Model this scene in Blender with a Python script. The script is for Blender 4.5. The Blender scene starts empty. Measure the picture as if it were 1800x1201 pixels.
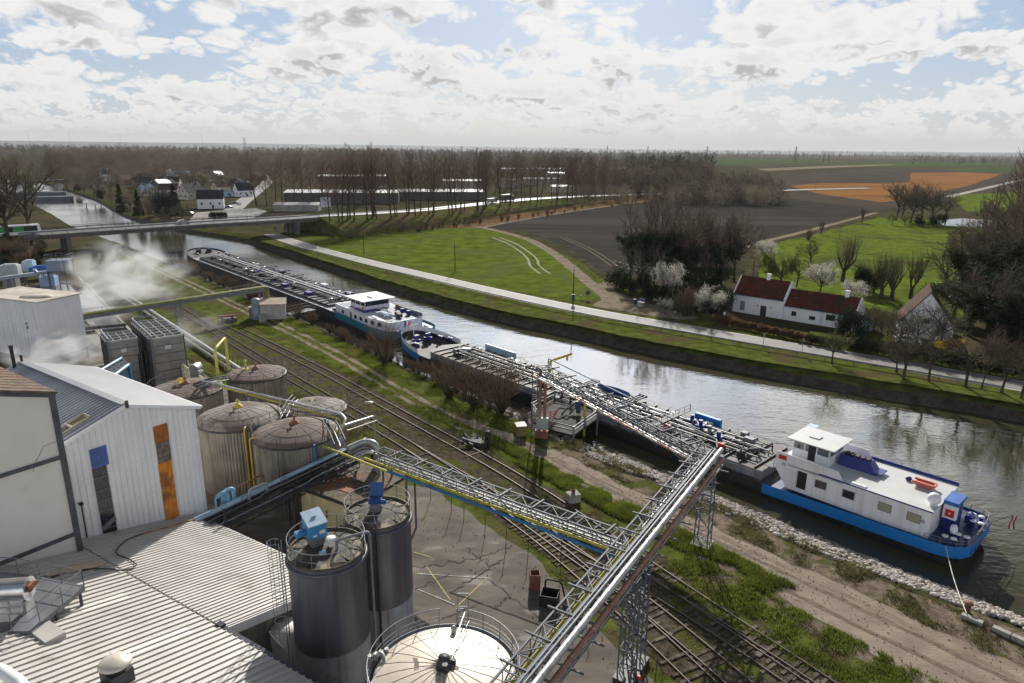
import bpy, math, random
import numpy as np
from mathutils import Vector, Matrix
from mathutils.geometry import tessellate_polygon
R = math.radians
def Z(z): return Vector((0, 0, z * 1.0))
rng = random.Random(7)
sc = bpy.context.scene
C = sc.collection
# ---- camera
CAMH = 32.0; PITCH = R(15.75); ROLL = R(0.5); FPX = 1200.0
cam = bpy.data.cameras.new('camera'); cam.lens = 24.0; cam.sensor_width = 36.0
cam.clip_start = 0.5; cam.clip_end = 60000
co = bpy.data.objects.new('camera', cam); C.objects.link(co)
co.matrix_world = Matrix.Translation((0,0, CAMH)) @ Matrix.Rotation(R(90) - PITCH, 4, 'X') @ Matrix.Rotation(ROLL, 4, 'Z')
sc.camera = co
# ---- light
SUN_EL = R(29); SUN_AZ = R(4.5)      # azimuth clockwise from +Y
sd = Vector((math.sin(SUN_AZ) * math.cos(SUN_EL), math.cos(SUN_AZ) * math.cos(SUN_EL), math.sin(SUN_EL)))
w = bpy.data.worlds.new('World'); sc.world = w; w.use_nodes = True
def build_sky():
    nt = w.node_tree; nd = nt.nodes; lk = nt.links; nd.clear()
    out = nd.new('ShaderNodeOutputWorld'); bg = nd.new('ShaderNodeBackground'); bg.inputs[1].default_value = 1.0
    sky = nd.new('ShaderNodeTexSky'); sky.sky_type = 'NISHITA'; sky.sun_disc = False
    sky.sun_elevation = SUN_EL; sky.sun_rotation = SUN_AZ; sky.air_density = 1.0; sky.dust_density = 0.6
    def math_(op, a, b=None, c=None, clamp=False):
        n = nd.new('ShaderNodeMath'); n.operation = op; n.use_clamp = clamp
        for i, v in enumerate((a, b, c)):
            if v is None: continue
            if isinstance(v, (int, float)): n.inputs[i].default_value = v
            else: lk.new(v, n.inputs[i])
        return n.outputs[0]
    def vmath(op, a, b=None, s=None):
        n = nd.new('ShaderNodeVectorMath'); n.operation = op
        for i, v in enumerate((a, b)):
            if v is None: continue
            if isinstance(v, tuple): n.inputs[i].default_value = v
            else: lk.new(v, n.inputs[i])
        if s is not None:
            if isinstance(s, (int, float)): n.inputs['Scale'].default_value = s
            else: lk.new(s, n.inputs['Scale'])
        return n
    def sstep(x, a, b):
        n = nd.new('ShaderNodeMapRange'); n.interpolation_type = 'SMOOTHSTEP'
        n.inputs['From Min'].default_value = a; n.inputs['From Max'].default_value = b
        lk.new(x, n.inputs['Value']); return n.outputs['Result']
    tc = nd.new('ShaderNodeTexCoord')
    d = tc.outputs['Generated']
    sep = nd.new('ShaderNodeSeparateXYZ'); lk.new(d, sep.inputs[0])
    z = math_('MAXIMUM', sep.outputs['Z'], 0.0)
    dt = vmath('DOT_PRODUCT', d, tuple(sd)).outputs['Value']
    def noise_(v, sc_, det, rough=0.5):
        n = nd.new('ShaderNodeTexNoise'); n.inputs['Scale'].default_value = sc_; n.inputs['Detail'].default_value = det; n.inputs['Roughness'].default_value = rough; lk.new(v, n.inputs['Vector']); return n
    def field(s, seed, dz, full=True):
        v = vmath('MULTIPLY', vmath('ADD', d, (0,0, dz)).outputs[0], (s, s, s * 1.9)); v = vmath('ADD', v.outputs[0], (seed, seed * 1.7, seed * .3)).outputs[0]
        r = noise_(v, 1.0,2.0).outputs['Fac']
        b1 = math_('ABSOLUTE', math_('SUBTRACT', noise_(v, 3.1,0.0).outputs['Fac'], 0.5)); r = math_('ADD', r, math_('MULTIPLY', b1,0.42))
        if not full: return r
        b2 = math_('ABSOLUTE', math_('SUBTRACT', noise_(v, 7.3,0.0).outputs['Fac'], 0.5)); b3 = math_('ABSOLUTE', math_('SUBTRACT', noise_(v, 17.0,2.0).outputs['Fac'], 0.5))
        return r, math_('ADD', math_('ADD', r, math_('MULTIPLY', b2,0.30)), math_('MULTIPLY', b3,0.16))
    def band(z0, z1, z2, z3):
        return math_('MULTIPLY', sstep(z, z0, z1), math_('SUBTRACT', 1.0, sstep(z, z2, z3)))
    away0 = math_('MULTIPLY', sstep(z, 0.34,0.60),0.12)
    mask = None; shade = None
    for s, seed, bd, thr, dz in ((5.6,4.1,(.075,.115,3,4),.540,.022),(10.5,9.4,(.030,.055,.12,.16),.510,.012),(22.0,2.2,(.006,.018,.055,.08),.50,.006)):
        nc, n = field(s, seed, 0.0); up = field(s, seed, dz, False); bn = band(*bd)
        dens = math_('SUBTRACT', n, math_('ADD', math_('ADD', away0, thr), math_('MULTIPLY', math_('SUBTRACT', 1.0, bn),0.6)))
        mk = sstep(dens, -0.02,0.075)
        sh = math_('MULTIPLY', sstep(math_('SUBTRACT', math_('SUBTRACT', up, nc), math_('MULTIPLY', math_('SUBTRACT', n, nc),1.0)),-0.045,0.065), sstep(dens, 0.02,0.16))
        core = math_('MULTIPLY', sstep(dens, 0.12,0.34),0.30)
        sh = math_('MAXIMUM', sh, core)
        sh = math_('MULTIPLY', sh, 0.5 if s > 15 else 0.8)
        if mask is None: mask, shade = mk, sh
        else:
            inv = math_('SUBTRACT', 1.0, mk)
            shade = math_('ADD', math_('MULTIPLY', shade, inv), math_('MULTIPLY', sh, mk)); mask = math_('MAXIMUM', mask, mk)
    cr = nd.new('ShaderNodeMix'); cr.data_type = 'RGBA'; lk.new(shade, cr.inputs[0])
    cr.inputs[6].default_value = (0.74,0.735,0.725,1); cr.inputs[7].default_value = (0.335,0.335,0.35,1)
    gain = math_('ADD', math_('SUBTRACT', math_('SUBTRACT', 1.6, math_('MULTIPLY', sstep(dt, -0.3,0.6),0.6)), math_('MULTIPLY', sstep(z, 0.24,0.52),0.72)), math_('ADD', math_('MULTIPLY', math_('POWER', math_('MAXIMUM', dt, 0.0),90),5.0), math_('MULTIPLY', math_('MULTIPLY', band(0.195,0.28,0.36,0.47), sstep(dt, 0.78,0.93)),3.8)))  # sky brightened behind camera to light walls, and in unseen band to brighten water
    sk = vmath('SCALE', sky.outputs[0], s=0.085)
    veil = nd.new('ShaderNodeMix'); veil.data_type = 'RGBA'; lk.new(sk.outputs[0], veil.inputs[6])
    veil.inputs[7].default_value = (0.31,0.395,0.55,1); lk.new(math_('SUBTRACT', 0.72, math_('MULTIPLY', sstep(z, 0.20,0.50),0.66)), veil.inputs[0])
    mx = nd.new('ShaderNodeMix'); mx.data_type = 'RGBA'
    lk.new(mask, mx.inputs[0]); lk.new(veil.outputs[2], mx.inputs[6]); lk.new(cr.outputs[2], mx.inputs[7])
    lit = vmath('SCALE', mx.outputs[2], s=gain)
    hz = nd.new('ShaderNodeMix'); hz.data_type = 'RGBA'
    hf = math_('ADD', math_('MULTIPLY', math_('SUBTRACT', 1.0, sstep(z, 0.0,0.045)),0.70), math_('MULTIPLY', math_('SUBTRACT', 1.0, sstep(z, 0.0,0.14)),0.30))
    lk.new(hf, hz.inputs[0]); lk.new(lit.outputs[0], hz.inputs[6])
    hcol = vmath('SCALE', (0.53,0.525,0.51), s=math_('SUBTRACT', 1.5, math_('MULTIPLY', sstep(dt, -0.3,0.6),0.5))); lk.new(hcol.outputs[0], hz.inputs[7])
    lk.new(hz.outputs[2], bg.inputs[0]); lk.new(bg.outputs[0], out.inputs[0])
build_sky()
sl = bpy.data.lights.new('sun', 'SUN'); sl.energy = 5.0; sl.angle = R(0.55); sl.color = (1.0,0.95,0.87)
so = bpy.data.objects.new('sun', sl); C.objects.link(so)
so.rotation_euler = sd.to_track_quat('Z', 'Y').to_euler(); so.location = (0,0,200)
sc.view_settings.view_transform = 'Standard'; sc.view_settings.look = 'None'
sc.view_settings.exposure = 0.26; sc.view_settings.gamma = 1.0
sc.cycles.use_denoising = True
try: sc.cycles.denoiser = 'OPENIMAGEDENOISE'
except Exception: pass
sc.cycles.max_bounces = 6; sc.cycles.volume_bounces = 0; sc.cycles.volume_step_rate = 1.5
sc.cycles.transparent_max_bounces = 12
# ---- pixel -> place on a level
def G(px, py, z=0.0):
    u = px - 900; v = 600.5 - py; c, s = math.cos(ROLL), math.sin(ROLL)
    u, v = u * c - v * s, u * s + v * c
    y = FPX * math.cos(PITCH) + v * math.sin(PITCH); zz = -FPX * math.sin(PITCH) + v * math.cos(PITCH)
    t = (z - CAMH) / zz
    return (u * t, y * t)
def G3(px, py, z=0.0):
    a = G(px, py, z); return Vector((a[0], a[1], z))
UD = Vector((0.652,-0.758,0)); VD = Vector((0.758,0.652,0))   # along / across the canal
def UVp(u, v, z=0.0): return Vector((u * UD.x + v * VD.x, u * UD.y + v * VD.y, z))
# ---- mesh collecting
class MB:
    def __init__(s): s.v = []; s.f = []; s.sm = []
    def add(s, vs, fs, smooth=False):
        o = len(s.v); s.v += [tuple(p) for p in vs]
        for f in fs: s.f.append(tuple(i + o for i in f)); s.sm.append(smooth)
    def box(s, c, d, rz=0.0, bev=0.0):
        cx, cy, cz = c; a, b, h = d[0] / 2, d[1] / 2, d[2] / 2
        cs, sn = math.cos(rz), math.sin(rz)
        vs = []
        for dz in (-h, h):
            for x, y in ((-a, -b),(a, -b),(a, b),(-a, b)):
                vs.append((cx + x * cs - y * sn, cy + x * sn + y * cs, cz + dz))
        s.add(vs, [(0,3,2,1),(4,5,6,7),(0,1,5,4),(1,2,6,5),(2,3,7,6),(3,0,4,7)])
        return s
    def bar(s, p, q, wd=0.1, h=None, up=(0,0,1)):
        h = wd if h is None else h
        p = Vector(p); q = Vector(q); d = q - p
        if d.length < 1e-6: return s
        d.normalize(); up = Vector(up)
        if abs(d.dot(up)) > 0.98: up = Vector((1,0,0))
        x = d.cross(up).normalized() * (wd / 2); y = x.cross(d).normalized() * (h / 2)
        vs = [p - x - y, p + x - y, p + x + y, p - x + y, q - x - y, q + x - y, q + x + y, q - x + y]
        s.add(vs, [(3,2,1,0),(4,5,6,7),(0,1,5,4),(1,2,6,5),(2,3,7,6),(3,0,4,7)])
        return s
    def tube(s, pts, r, n=8, cap=True, smooth=True):
        pts = [Vector(p) for p in pts]
        if len(pts) < 2: return s
        rs = r if isinstance(r, (list, tuple)) else [r] * len(pts)
        vs = []; fs = []
        t0 = (pts[1] - pts[0]).normalized()
        ref = Z(1) if abs(t0.z) < 0.9 else Vector((1,0,0))
        x = t0.cross(ref).normalized()
        for i, p in enumerate(pts):
            if i == 0: t = (pts[1] - pts[0])
            elif i == len(pts) - 1: t = (pts[-1] - pts[-2])
            else: t = (pts[i + 1] - pts[i]).normalized() + (pts[i] - pts[i - 1]).normalized()
            if t.length < 1e-6: t = pts[i] - pts[i - 1]
            t.normalize()
            x = (x - t * x.dot(t))
            if x.length < 1e-5: x = t.cross(Vector((0.3,0.5,0.8)))
            x.normalize(); y = t.cross(x)
            for k in range(n):
                a = 2 * math.pi * k / n
                vs.append(p + (x * math.cos(a) + y * math.sin(a)) * rs[i])
        for i in range(len(pts) - 1):
            for k in range(n):
                k2 = (k + 1) % n
                fs.append((i * n + k, i * n + k2,(i + 1) * n + k2,(i + 1) * n + k))
        s.add(vs, fs, smooth)
        if cap:
            s.add([vs[k] for k in range(n)], [tuple(reversed(range(n)))])
            s.add([vs[(len(pts) - 1) * n + k] for k in range(n)], [tuple(range(n))])
        return s
    def cyl(s, p, q, r1, r2=None, n=12, cap=True, smooth=True):
        return s.tube([p, q], [r1, r1 if r2 is None else r2], n, cap, smooth)
    def lathe(s, c, prof, n=24, smooth=True, a0=0.0, a1=None):
        cx, cy = c[0], c[1]; cz = c[2] if len(c) > 2 else 0
        vs = []; fs = []; full = a1 is None
        m = n if full else n + 1
        for (r, z) in prof:
            for k in range(m):
                a = 2 * math.pi * k / n if full else a0 + (a1 - a0) * k / n
                vs.append((cx + r * math.cos(a), cy + r * math.sin(a), cz + z))
        for i in range(len(prof) - 1):
            for k in range(n):
                k2 = (k + 1) % m
                fs.append((i * m + k, i * m + k2,(i + 1) * m + k2,(i + 1) * m + k))
        s.add(vs, fs, smooth); return s
    def sphere(s, c, r, n=12, m=8, sx=1, sy=1, sz=1):
        prof = [(max(1e-4, r * math.sin(math.pi * i / m)),-r * math.cos(math.pi * i / m)) for i in range(m + 1)]
        o = len(s.v); s.lathe((0,0,0), prof, n)
        for i in range(o, len(s.v)):
            x, y, z = s.v[i]; s.v[i] = (c[0] + x * sx, c[1] + y * sy, c[2] + z * sz)
        return s
    def poly(s, pts, h=None):
        """flat polygon; h: extrude down by h (list of xyz)"""
        pts = [Vector(p) for p in pts]; n = len(pts)
        tri = tessellate_polygon([pts])
        ar = sum(pts[i].x * pts[(i + 1) % n].y - pts[(i + 1) % n].x * pts[i].y for i in range(n))
        fs = []
        for t in tri:
            a, b, c = (pts[i] for i in t)
            nz = (b.x - a.x) * (c.y - a.y) - (b.y - a.y) * (c.x - a.x)
            fs.append(t if nz > 0 else tuple(reversed(t)))
        s.add(pts, fs)
        if h:
            lo = [p - Z(h) for p in pts]
            s.add(lo, [tuple(reversed(f)) for f in fs])
            for i in range(n):
                j = (i + 1) % n
                q = [lo[i], lo[j], pts[j], pts[i]]
                s.add(q, [(0,1,2,3) if ar > 0 else (3,2,1,0)])
        return s
    def quad(s, a, b, c, d, smooth=False): s.add([a, b, c, d], [(0,1,2,3)], smooth); return s
    def slab(s, a, b, c, d, t=0.1):
        """thick quad, a..d the top face, thickness downwards along the normal"""
        a, b, c, d = map(Vector, (a, b, c, d)); n = (b - a).cross(d - a).normalized() * t
        vs = [a, b, c, d, a - n, b - n, c - n, d - n]
        s.add(vs, [(0,1,2,3),(7,6,5,4),(0,4,5,1),(1,5,6,2),(2,6,7,3),(3,7,4,0)]); return s
    def xf(s, M, start=0):
        for i in range(start, len(s.v)):
            p = M @ Vector(s.v[i]); s.v[i] = (p.x, p.y, p.z)
        return s
    def mesh(s, name, off=None):
        me = bpy.data.meshes.new(name)
        v = s.v if off is None else [(p[0] - off[0], p[1] - off[1], p[2] - off[2]) for p in s.v]
        me.from_pydata(v, [], s.f)
        if any(s.sm): me.polygons.foreach_set('use_smooth', s.sm)
        me.update(); return me
def obj(name, mb, m=None, parent=None, off=None):
    me = mb if isinstance(mb, bpy.types.Mesh) else mb.mesh(name, off)
    o = bpy.data.objects.new(name, me); C.objects.link(o)
    if m is not None and not me.materials: me.materials.append(m)
    if parent is not None: o.parent = parent
    return o
def tag(o, label=None, cat=None, group=None, kind=None):
    if label: o['label'] = label
    if cat: o['category'] = cat
    if group: o['group'] = group
    if kind: o['kind'] = kind
    return o
class Thing:
    """an Empty at the thing's base; parts are given in world coordinates"""
    def __init__(s, name, label, cat, loc=(0,0,0), group=None):
        s.loc = Vector(loc); s.e = bpy.data.objects.new(name, None); C.objects.link(s.e)
        s.e.location = s.loc; s.e.empty_display_size = 0.5
        tag(s.e, label, cat, group)
    def part(s, name, mb, m, parent=None, label=None, kind=None):
        o = obj(name, mb, m, parent or s.e, s.loc)
        if label: o['label'] = label
        if kind: o['kind'] = kind
        return o
def copy_tree(o, parent=None, **kw):
    c = o.copy(); C.objects.link(c)
    if parent is not None: c.parent = parent
    for ch in list(o.children): copy_tree(ch, c)
    return c
def struct(name, mb, m, label=None):
    o = obj(name, mb, m); o['kind'] = 'structure'
    if label: o['label'] = label
    return o
# ---- materials
def mat(name, col, rough=0.7, metal=0.0, var=0.25, scale=1.0, bump=0.0, bscale=None, col2=None, c2lo=0.55, c2hi=0.65, c2scale=None, spec=0.5, streak=None, detail=6, stretch=None, transl=0.0):
    """procedural paint/soil/metal: base colour with noise variation, optional second colour in patches, optional bump"""
    m = bpy.data.materials.new(name); m.use_nodes = True
    nt = m.node_tree; nd = nt.nodes; lk = nt.links
    bs = nd['Principled BSDF']; bs.inputs['Roughness'].default_value = rough; bs.inputs['Metallic'].default_value = metal
    bs.inputs['Specular IOR Level'].default_value = spec
    tc = nd.new('ShaderNodeTexCoord'); mp = nd.new('ShaderNodeMapping'); lk.new(tc.outputs['Object'], mp.inputs[0])
    if stretch: mp.inputs['Scale'].default_value = stretch
    if stretch and len(stretch) == 4: pass
    nz = nd.new('ShaderNodeTexNoise'); nz.inputs['Scale'].default_value = scale; nz.inputs['Detail'].default_value = detail
    lk.new(mp.outputs[0], nz.inputs['Vector'])
    mx = nd.new('ShaderNodeMix'); mx.data_type = 'RGBA'
    c = col
    mx.inputs[6].default_value = (c[0] * (1 - var), c[1] * (1 - var), c[2] * (1 - var),1)
    mx.inputs[7].default_value = (min(1, c[0] * (1 + var)), min(1, c[1] * (1 + var)), min(1, c[2] * (1 + var)),1)
    mr = nd.new('ShaderNodeMapRange'); mr.inputs['From Min'].default_value = 0.3; mr.inputs['From Max'].default_value = 0.7
    lk.new(nz.outputs['Fac'], mr.inputs['Value']); lk.new(mr.outputs[0], mx.inputs[0])
    last = mx.outputs[2]
    if col2 is not None:
        n2 = nd.new('ShaderNodeTexNoise'); n2.inputs['Scale'].default_value = c2scale or scale * 0.3; n2.inputs['Detail'].default_value = 7
        n2.inputs['Roughness'].default_value = 0.6
        mp2 = nd.new('ShaderNodeMapping'); mp2.inputs['Location'].default_value = (11,5,3); lk.new(mp.outputs[0], mp2.inputs[0])
        lk.new(mp2.outputs[0], n2.inputs['Vector'])
        r2 = nd.new('ShaderNodeMapRange'); r2.interpolation_type = 'SMOOTHSTEP'; r2.inputs['From Min'].default_value = c2lo; r2.inputs['From Max'].default_value = c2hi
        lk.new(n2.outputs['Fac'], r2.inputs['Value'])
        m2 = nd.new('ShaderNodeMix'); m2.data_type = 'RGBA'; lk.new(r2.outputs[0], m2.inputs[0]); lk.new(last, m2.inputs[6])
        m2.inputs[7].default_value = (*col2,1); last = m2.outputs[2]
    if streak is not None:
        scol, amt = streak[0], streak[1]
        mp3 = nd.new('ShaderNodeMapping'); mp3.inputs['Scale'].default_value = (3.0,3.0,0.12); lk.new(tc.outputs['Object'], mp3.inputs[0])
        n3 = nd.new('ShaderNodeTexNoise'); n3.inputs['Scale'].default_value = streak[2] if len(streak) > 2 else 1.0; n3.inputs['Detail'].default_value = 5
        lk.new(mp3.outputs[0], n3.inputs['Vector'])
        r3 = nd.new('ShaderNodeMapRange'); r3.inputs['From Min'].default_value = 0.48; r3.inputs['From Max'].default_value = 0.75; r3.inputs['To Max'].default_value = amt
        lk.new(n3.outputs['Fac'], r3.inputs['Value'])
        m3 = nd.new('ShaderNodeMix'); m3.data_type = 'RGBA'; lk.new(r3.outputs[0], m3.inputs[0]); lk.new(last, m3.inputs[6])
        m3.inputs[7].default_value = (*scol, 1); last = m3.outputs[2]
    lk.new(last, bs.inputs['Base Color'])
    if bump:
        nb = nd.new('ShaderNodeTexNoise'); nb.inputs['Scale'].default_value = bscale or scale * 4; nb.inputs['Detail'].default_value = 8
        lk.new(mp.outputs[0], nb.inputs['Vector'])
        b = nd.new('ShaderNodeBump'); b.inputs['Strength'].default_value = 1.0; b.inputs['Distance'].default_value = bump
        lk.new(nb.outputs['Fac'], b.inputs['Height']); lk.new(b.outputs[0], bs.inputs['Normal'])
    if transl:
        t = nd.new('ShaderNodeBsdfTranslucent'); lk.new(last, t.inputs['Color']); ms = nd.new('ShaderNodeMixShader'); ms.inputs[0].default_value = transl
        lk.new(bs.outputs[0], ms.inputs[1]); lk.new(t.outputs[0], ms.inputs[2]); lk.new(ms.outputs[0], nd['Material Output'].inputs['Surface'])
    return m
# ---- ground, canal, fields, roads
WZ = -2.0
BK = [(-568,48.5,51),(-480,49,52),(-411,48,51),(-343,46,49),(-300,47.5,51),(-268,49.5,53.5),(-228,50,54),(-196,50.8,55),(-170,51,55),(-137,51.5,55.5),(-120,52,55.8),(-105,51.5,55.6),(-90,51.5,55.5),(-78,51.3,55.4),(-62,51,55.6),(-50,50.8,56),(-44,50.9,56.3),(-37,51.7,56.6),(-30,51.5,56.8),(-20,52.2,57.3),(-12,53.2,58),(-7,53.8,58.2),(14,56,60.5)]
far_px = [(20,316),(60,319),(110,334),(165,353),(205,376),(240,389),(300,404),(345,412),(430,427),(560,470),(700,520),(850,560),(1000,593),(1150,625),(1300,655),(1500,695),(1700,725),(1800,745)]
far_w = [G(x, y, WZ) for x, y in far_px]
far_w = [(-14000,14600),(-1400,1400)] + far_w + [(110,47),(190,-30),(380,-300)]
def smooth_line(pts, step=4.0, maxlen=600):
    out = []
    P = [Vector((p[0], p[1])) for p in pts]
    for i in range(len(P) - 1):
        p0 = P[max(0, i - 1)]; p1 = P[i]; p2 = P[i + 1]; p3 = P[min(len(P) - 1, i + 2)]
        L = (p2 - p1).length
        n = 1 if L > maxlen else max(1, int(L / step))
        for k in range(n):
            t = k / n
            if L > maxlen: out.append(p1); continue
            q = 0.5 * ((2 * p1) + (-p0 + p2) * t + (2 * p0 - 5 * p1 + 4 * p2 - p3) * t * t + (-p0 + 3 * p1 - 3 * p2 + p3) * t ** 3)
            out.append(q)
    out.append(P[-1]); return out
def offset_line(P, d, jit=0.0, r=None):
    out = []
    for i, p in enumerate(P):
        t = (P[min(i + 1, len(P) - 1)] - P[max(i - 1,0)]).normalized()
        n = Vector((-t.y, t.x)); j = (r.uniform(-jit, jit) if r else 0)
        out.append(p + n * (d + j))
    return out
FW = [Vector(p) for p in far_w]
FW = FW[:4] + smooth_line(far_w[4:22], 3.0); FW += [Vector(p) for p in far_w[22:]]
r_ = random.Random(3)
def bank_v(u, k): return float(np.interp(u, [q[0] for q in BK], [q[k] for q in BK]))
us = np.arange(-568,14.1,2.0)
NT = [UVp(u, bank_v(u, 1) + r_.uniform(-.2,.2) + .35 * math.sin(u * .21)).to_2d() for u in us]; NW = [UVp(u, bank_v(u, 2) + r_.uniform(-.12,.12)).to_2d() for u in us]
NM = [a.lerp(b, r_.uniform(.35,.55)) for a, b in zip(NT, NW)]
def ext(L, d): return [Vector((-14000,14200 + d)), Vector((-1200,1000 + d))] + L + [Vector((75 + d, 5)), Vector((140 + d, -60)), Vector((300 + d, -300))]
NT, NM, NW = ext(NT, 0), ext(NM, 2), ext(NW, 4)
FT = offset_line(FW, 4.2,0.25, r_)
grass_col = (0.078,0.094,0.021)
M_ground = mat('ground', (0.056,0.054,0.030),0.95, var=0.40, scale=0.16, bump=0.09, bscale=2.2, col2=(0.085,0.066,0.038), c2lo=0.46, c2hi=0.66, c2scale=0.045, spec=0.0)
M_grass = mat('grass', grass_col, 0.95, var=0.45, scale=0.55, bump=0.10, bscale=2.4, col2=(0.085,0.068,0.036), c2lo=0.48, c2hi=0.64, c2scale=0.22, spec=0.0)
M_dryg = mat('dry_grass', (0.095,0.095,0.035),0.95, var=0.4, scale=0.9, bump=0.09, bscale=3.0, col2=(0.075,0.055,0.035), c2lo=0.45, c2hi=0.62, c2scale=0.22, spec=0.0)
M_bank = mat('bank_soil', (0.050,0.042,0.028),0.95, var=0.5, scale=0.8, bump=0.15, bscale=1.5, col2=(0.055,0.07,0.02), c2lo=0.5, c2hi=0.6, c2scale=0.5, spec=0.0)
mb = MB()
nearpoly = [Vector((p.x, p.y, 0)) for p in NT] + [Vector((300,-800,0)), Vector((-15000,-800,0)), Vector((-15000,13000,0))]
farpoly = [Vector((p.x, p.y, 0)) for p in FT] + [Vector((15000,-300,0)), Vector((15000,15000,0)), Vector((-14000,15000,0))]
mb.poly(nearpoly); mb.poly(farpoly)
struct('ground', mb, M_ground)
def strip(mb, A, B, za, zb):
    n = min(len(A), len(B)); vs = []
    for i in range(n):
        vs += [(A[i].x, A[i].y, za),(B[i].x, B[i].y, zb)]
    mb.add(vs, [(2 * i, 2 * i + 1,2 * i + 3,2 * i + 2) for i in range(n - 1)], False)
mb = MB()
NB = offset_line(NW, 2.5)
for A, B, a, b in ((NT, NM, 0.0,-0.85),(NM, NW, -0.85,-2.02),(NW, NB, -2.02,-4.0)):
    n = len(A); vs = []
    for i in range(n): vs += [(A[i].x, A[i].y, a),(B[i].x, B[i].y, b)]
    mb.add(vs, [(2 * i + 1,2 * i, 2 * i + 2,2 * i + 3)[::-1] for i in range(n - 1)])
struct('near_canal_bank', mb, M_bank)
mb = MB()
FM = offset_line(FW, 1.5,0.25, r_); fg = MB()
for A, B, a, b in ((FT, FM, 0.0,-0.85),(FM, offset_line(FW, 0.25),-0.85,-1.9),(offset_line(FW, 0.25), offset_line(FW, -2.0),-1.9,-4.0)):
    n = len(A); vs = []
    for i in range(n): vs += [(A[i].x, A[i].y, a),(B[i].x, B[i].y, b)]
    (fg if a == 0.0 else mb).add(vs, [(2 * i, 2 * i + 1,2 * i + 3,2 * i + 2)[::-1] for i in range(n - 1)])
struct('far_canal_verge', fg, M_grass)
struct('far_canal_bank', mb, mat('bank_wall', (0.060,0.050,0.036),0.9, var=0.5, scale=0.7, bump=0.12, bscale=2.5, spec=0.2, streak=((0.02,0.018,0.015),0.8)))
mb = MB(); mb.quad((-16000,-900,-4.02),(1500,-900,-4.02),(1500,16000,-4.02),(-16000,16000,-4.02)); struct('canal_bed', mb, M_bank)
def water_mat(name, col, rough=0.03, b1=0.035, s1=0.55, b2=0.012, s2=2.2):
    m = bpy.data.materials.new(name); m.use_nodes = True; nt = m.node_tree; nd = nt.nodes; lk = nt.links
    bs = nd['Principled BSDF']; bs.inputs['Base Color'].default_value = (*col, 1); bs.inputs['Roughness'].default_value = rough
    bs.inputs['IOR'].default_value = 1.33
    tc = nd.new('ShaderNodeTexCoord'); mp = nd.new('ShaderNodeMapping'); mp.inputs['Rotation'].default_value = (0,0, R(40)); mp.inputs['Scale'].default_value = (0.45,1.0,1)
    lk.new(tc.outputs['Object'], mp.inputs[0])
    n1 = nd.new('ShaderNodeTexNoise'); n1.inputs['Scale'].default_value = s1; n1.inputs['Detail'].default_value = 4; lk.new(mp.outputs[0], n1.inputs['Vector'])
    n2 = nd.new('ShaderNodeTexNoise'); n2.inputs['Scale'].default_value = s2; n2.inputs['Detail'].default_value = 3; lk.new(mp.outputs[0], n2.inputs['Vector'])
    n3 = nd.new('ShaderNodeTexNoise'); n3.inputs['Scale'].default_value = 0.035; n3.inputs['Detail'].default_value = 3; lk.new(tc.outputs['Object'], n3.inputs['Vector'])
    r3 = nd.new('ShaderNodeMapRange'); r3.inputs['From Min'].default_value = 0.38; r3.inputs['From Max'].default_value = 0.62; r3.inputs['To Min'].default_value = 0.22
    lk.new(n3.outputs['Fac'], r3.inputs['Value'])
    a = nd.new('ShaderNodeMath'); a.operation = 'MULTIPLY'; a.inputs[1].default_value = b1; lk.new(n1.outputs['Fac'], a.inputs[0])
    b = nd.new('ShaderNodeMath'); b.operation = 'MULTIPLY_ADD'; b.inputs[1].default_value = b2; lk.new(n2.outputs['Fac'], b.inputs[0]); lk.new(a.outputs[0], b.inputs[2])
    c = nd.new('ShaderNodeMath'); c.operation = 'MULTIPLY'; lk.new(b.outputs[0], c.inputs[0]); lk.new(r3.outputs[0], c.inputs[1])
    bp = nd.new('ShaderNodeBump'); bp.inputs['Strength'].default_value = 1; bp.inputs['Distance'].default_value = 1; lk.new(c.outputs[0], bp.inputs['Height']); lk.new(bp.outputs[0], bs.inputs['Normal'])
    return m
M_water = water_mat('canal_water', (0.050,0.047,0.026), b1=0.060, b2=0.022)
mb = MB(); n = min(len(NW), len(FW))
wp = [Vector((p.x, p.y, WZ)) for p in offset_line(NW, -0.8)] + [Vector((p.x, p.y, WZ)) for p in reversed(offset_line(FW, 0.8))]
mb.poly(wp); struct('canal_water', mb, M_water)
def jitter_poly(pts, step, jit, r):
    out = []; n = len(pts)
    for i in range(n):
        a = Vector(pts[i]); b = Vector(pts[(i + 1) % n]); L = (b - a).length; k = max(1, int(L / step))
        for j in range(k):
            p = a.lerp(b, j / k); d = (b - a).normalized() if L > 1e-6 else Vector((1,0)); nn = Vector((-d.y, d.x))
            out.append(p + nn * r.uniform(-jit, jit) * (0 if j == 0 and False else 1))
    return out
LV = [0.004]
def overlay(name, px, m, z=None, step=3.0, jit=0.35, world=False, label=None):
    LV[0] += 0.002; z = LV[0] if z is None else z
    pts = [Vector(p) if world else Vector(G(*p)) for p in px]
    pts = jitter_poly(pts, step, jit, rng)
    mb = MB(); mb.poly([Vector((p.x, p.y, z)) for p in pts]); return struct(name, mb, m, label)
def ribbon(name, px, width, m, z=None, world=False, jit=0.0, step=3.0, widths=None, label=None, mk=True, off=0.0):
    LV[0] += 0.002; z = LV[0] if z is None else z
    P = smooth_line([p if world else G(*p) for p in px], step)
    A = offset_line(P, off + width / 2, jit, rng); B = offset_line(P, off - width / 2, jit, rng)
    mb = MB(); vs = []
    for i in range(len(P)): vs += [(A[i].x, A[i].y, z),(B[i].x, B[i].y, z)]
    mb.add(vs, [(2 * i, 2 * i + 1,2 * i + 3,2 * i + 2) for i in range(len(P) - 1)])
    return struct(name, mb, m, label) if mk else mb
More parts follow.
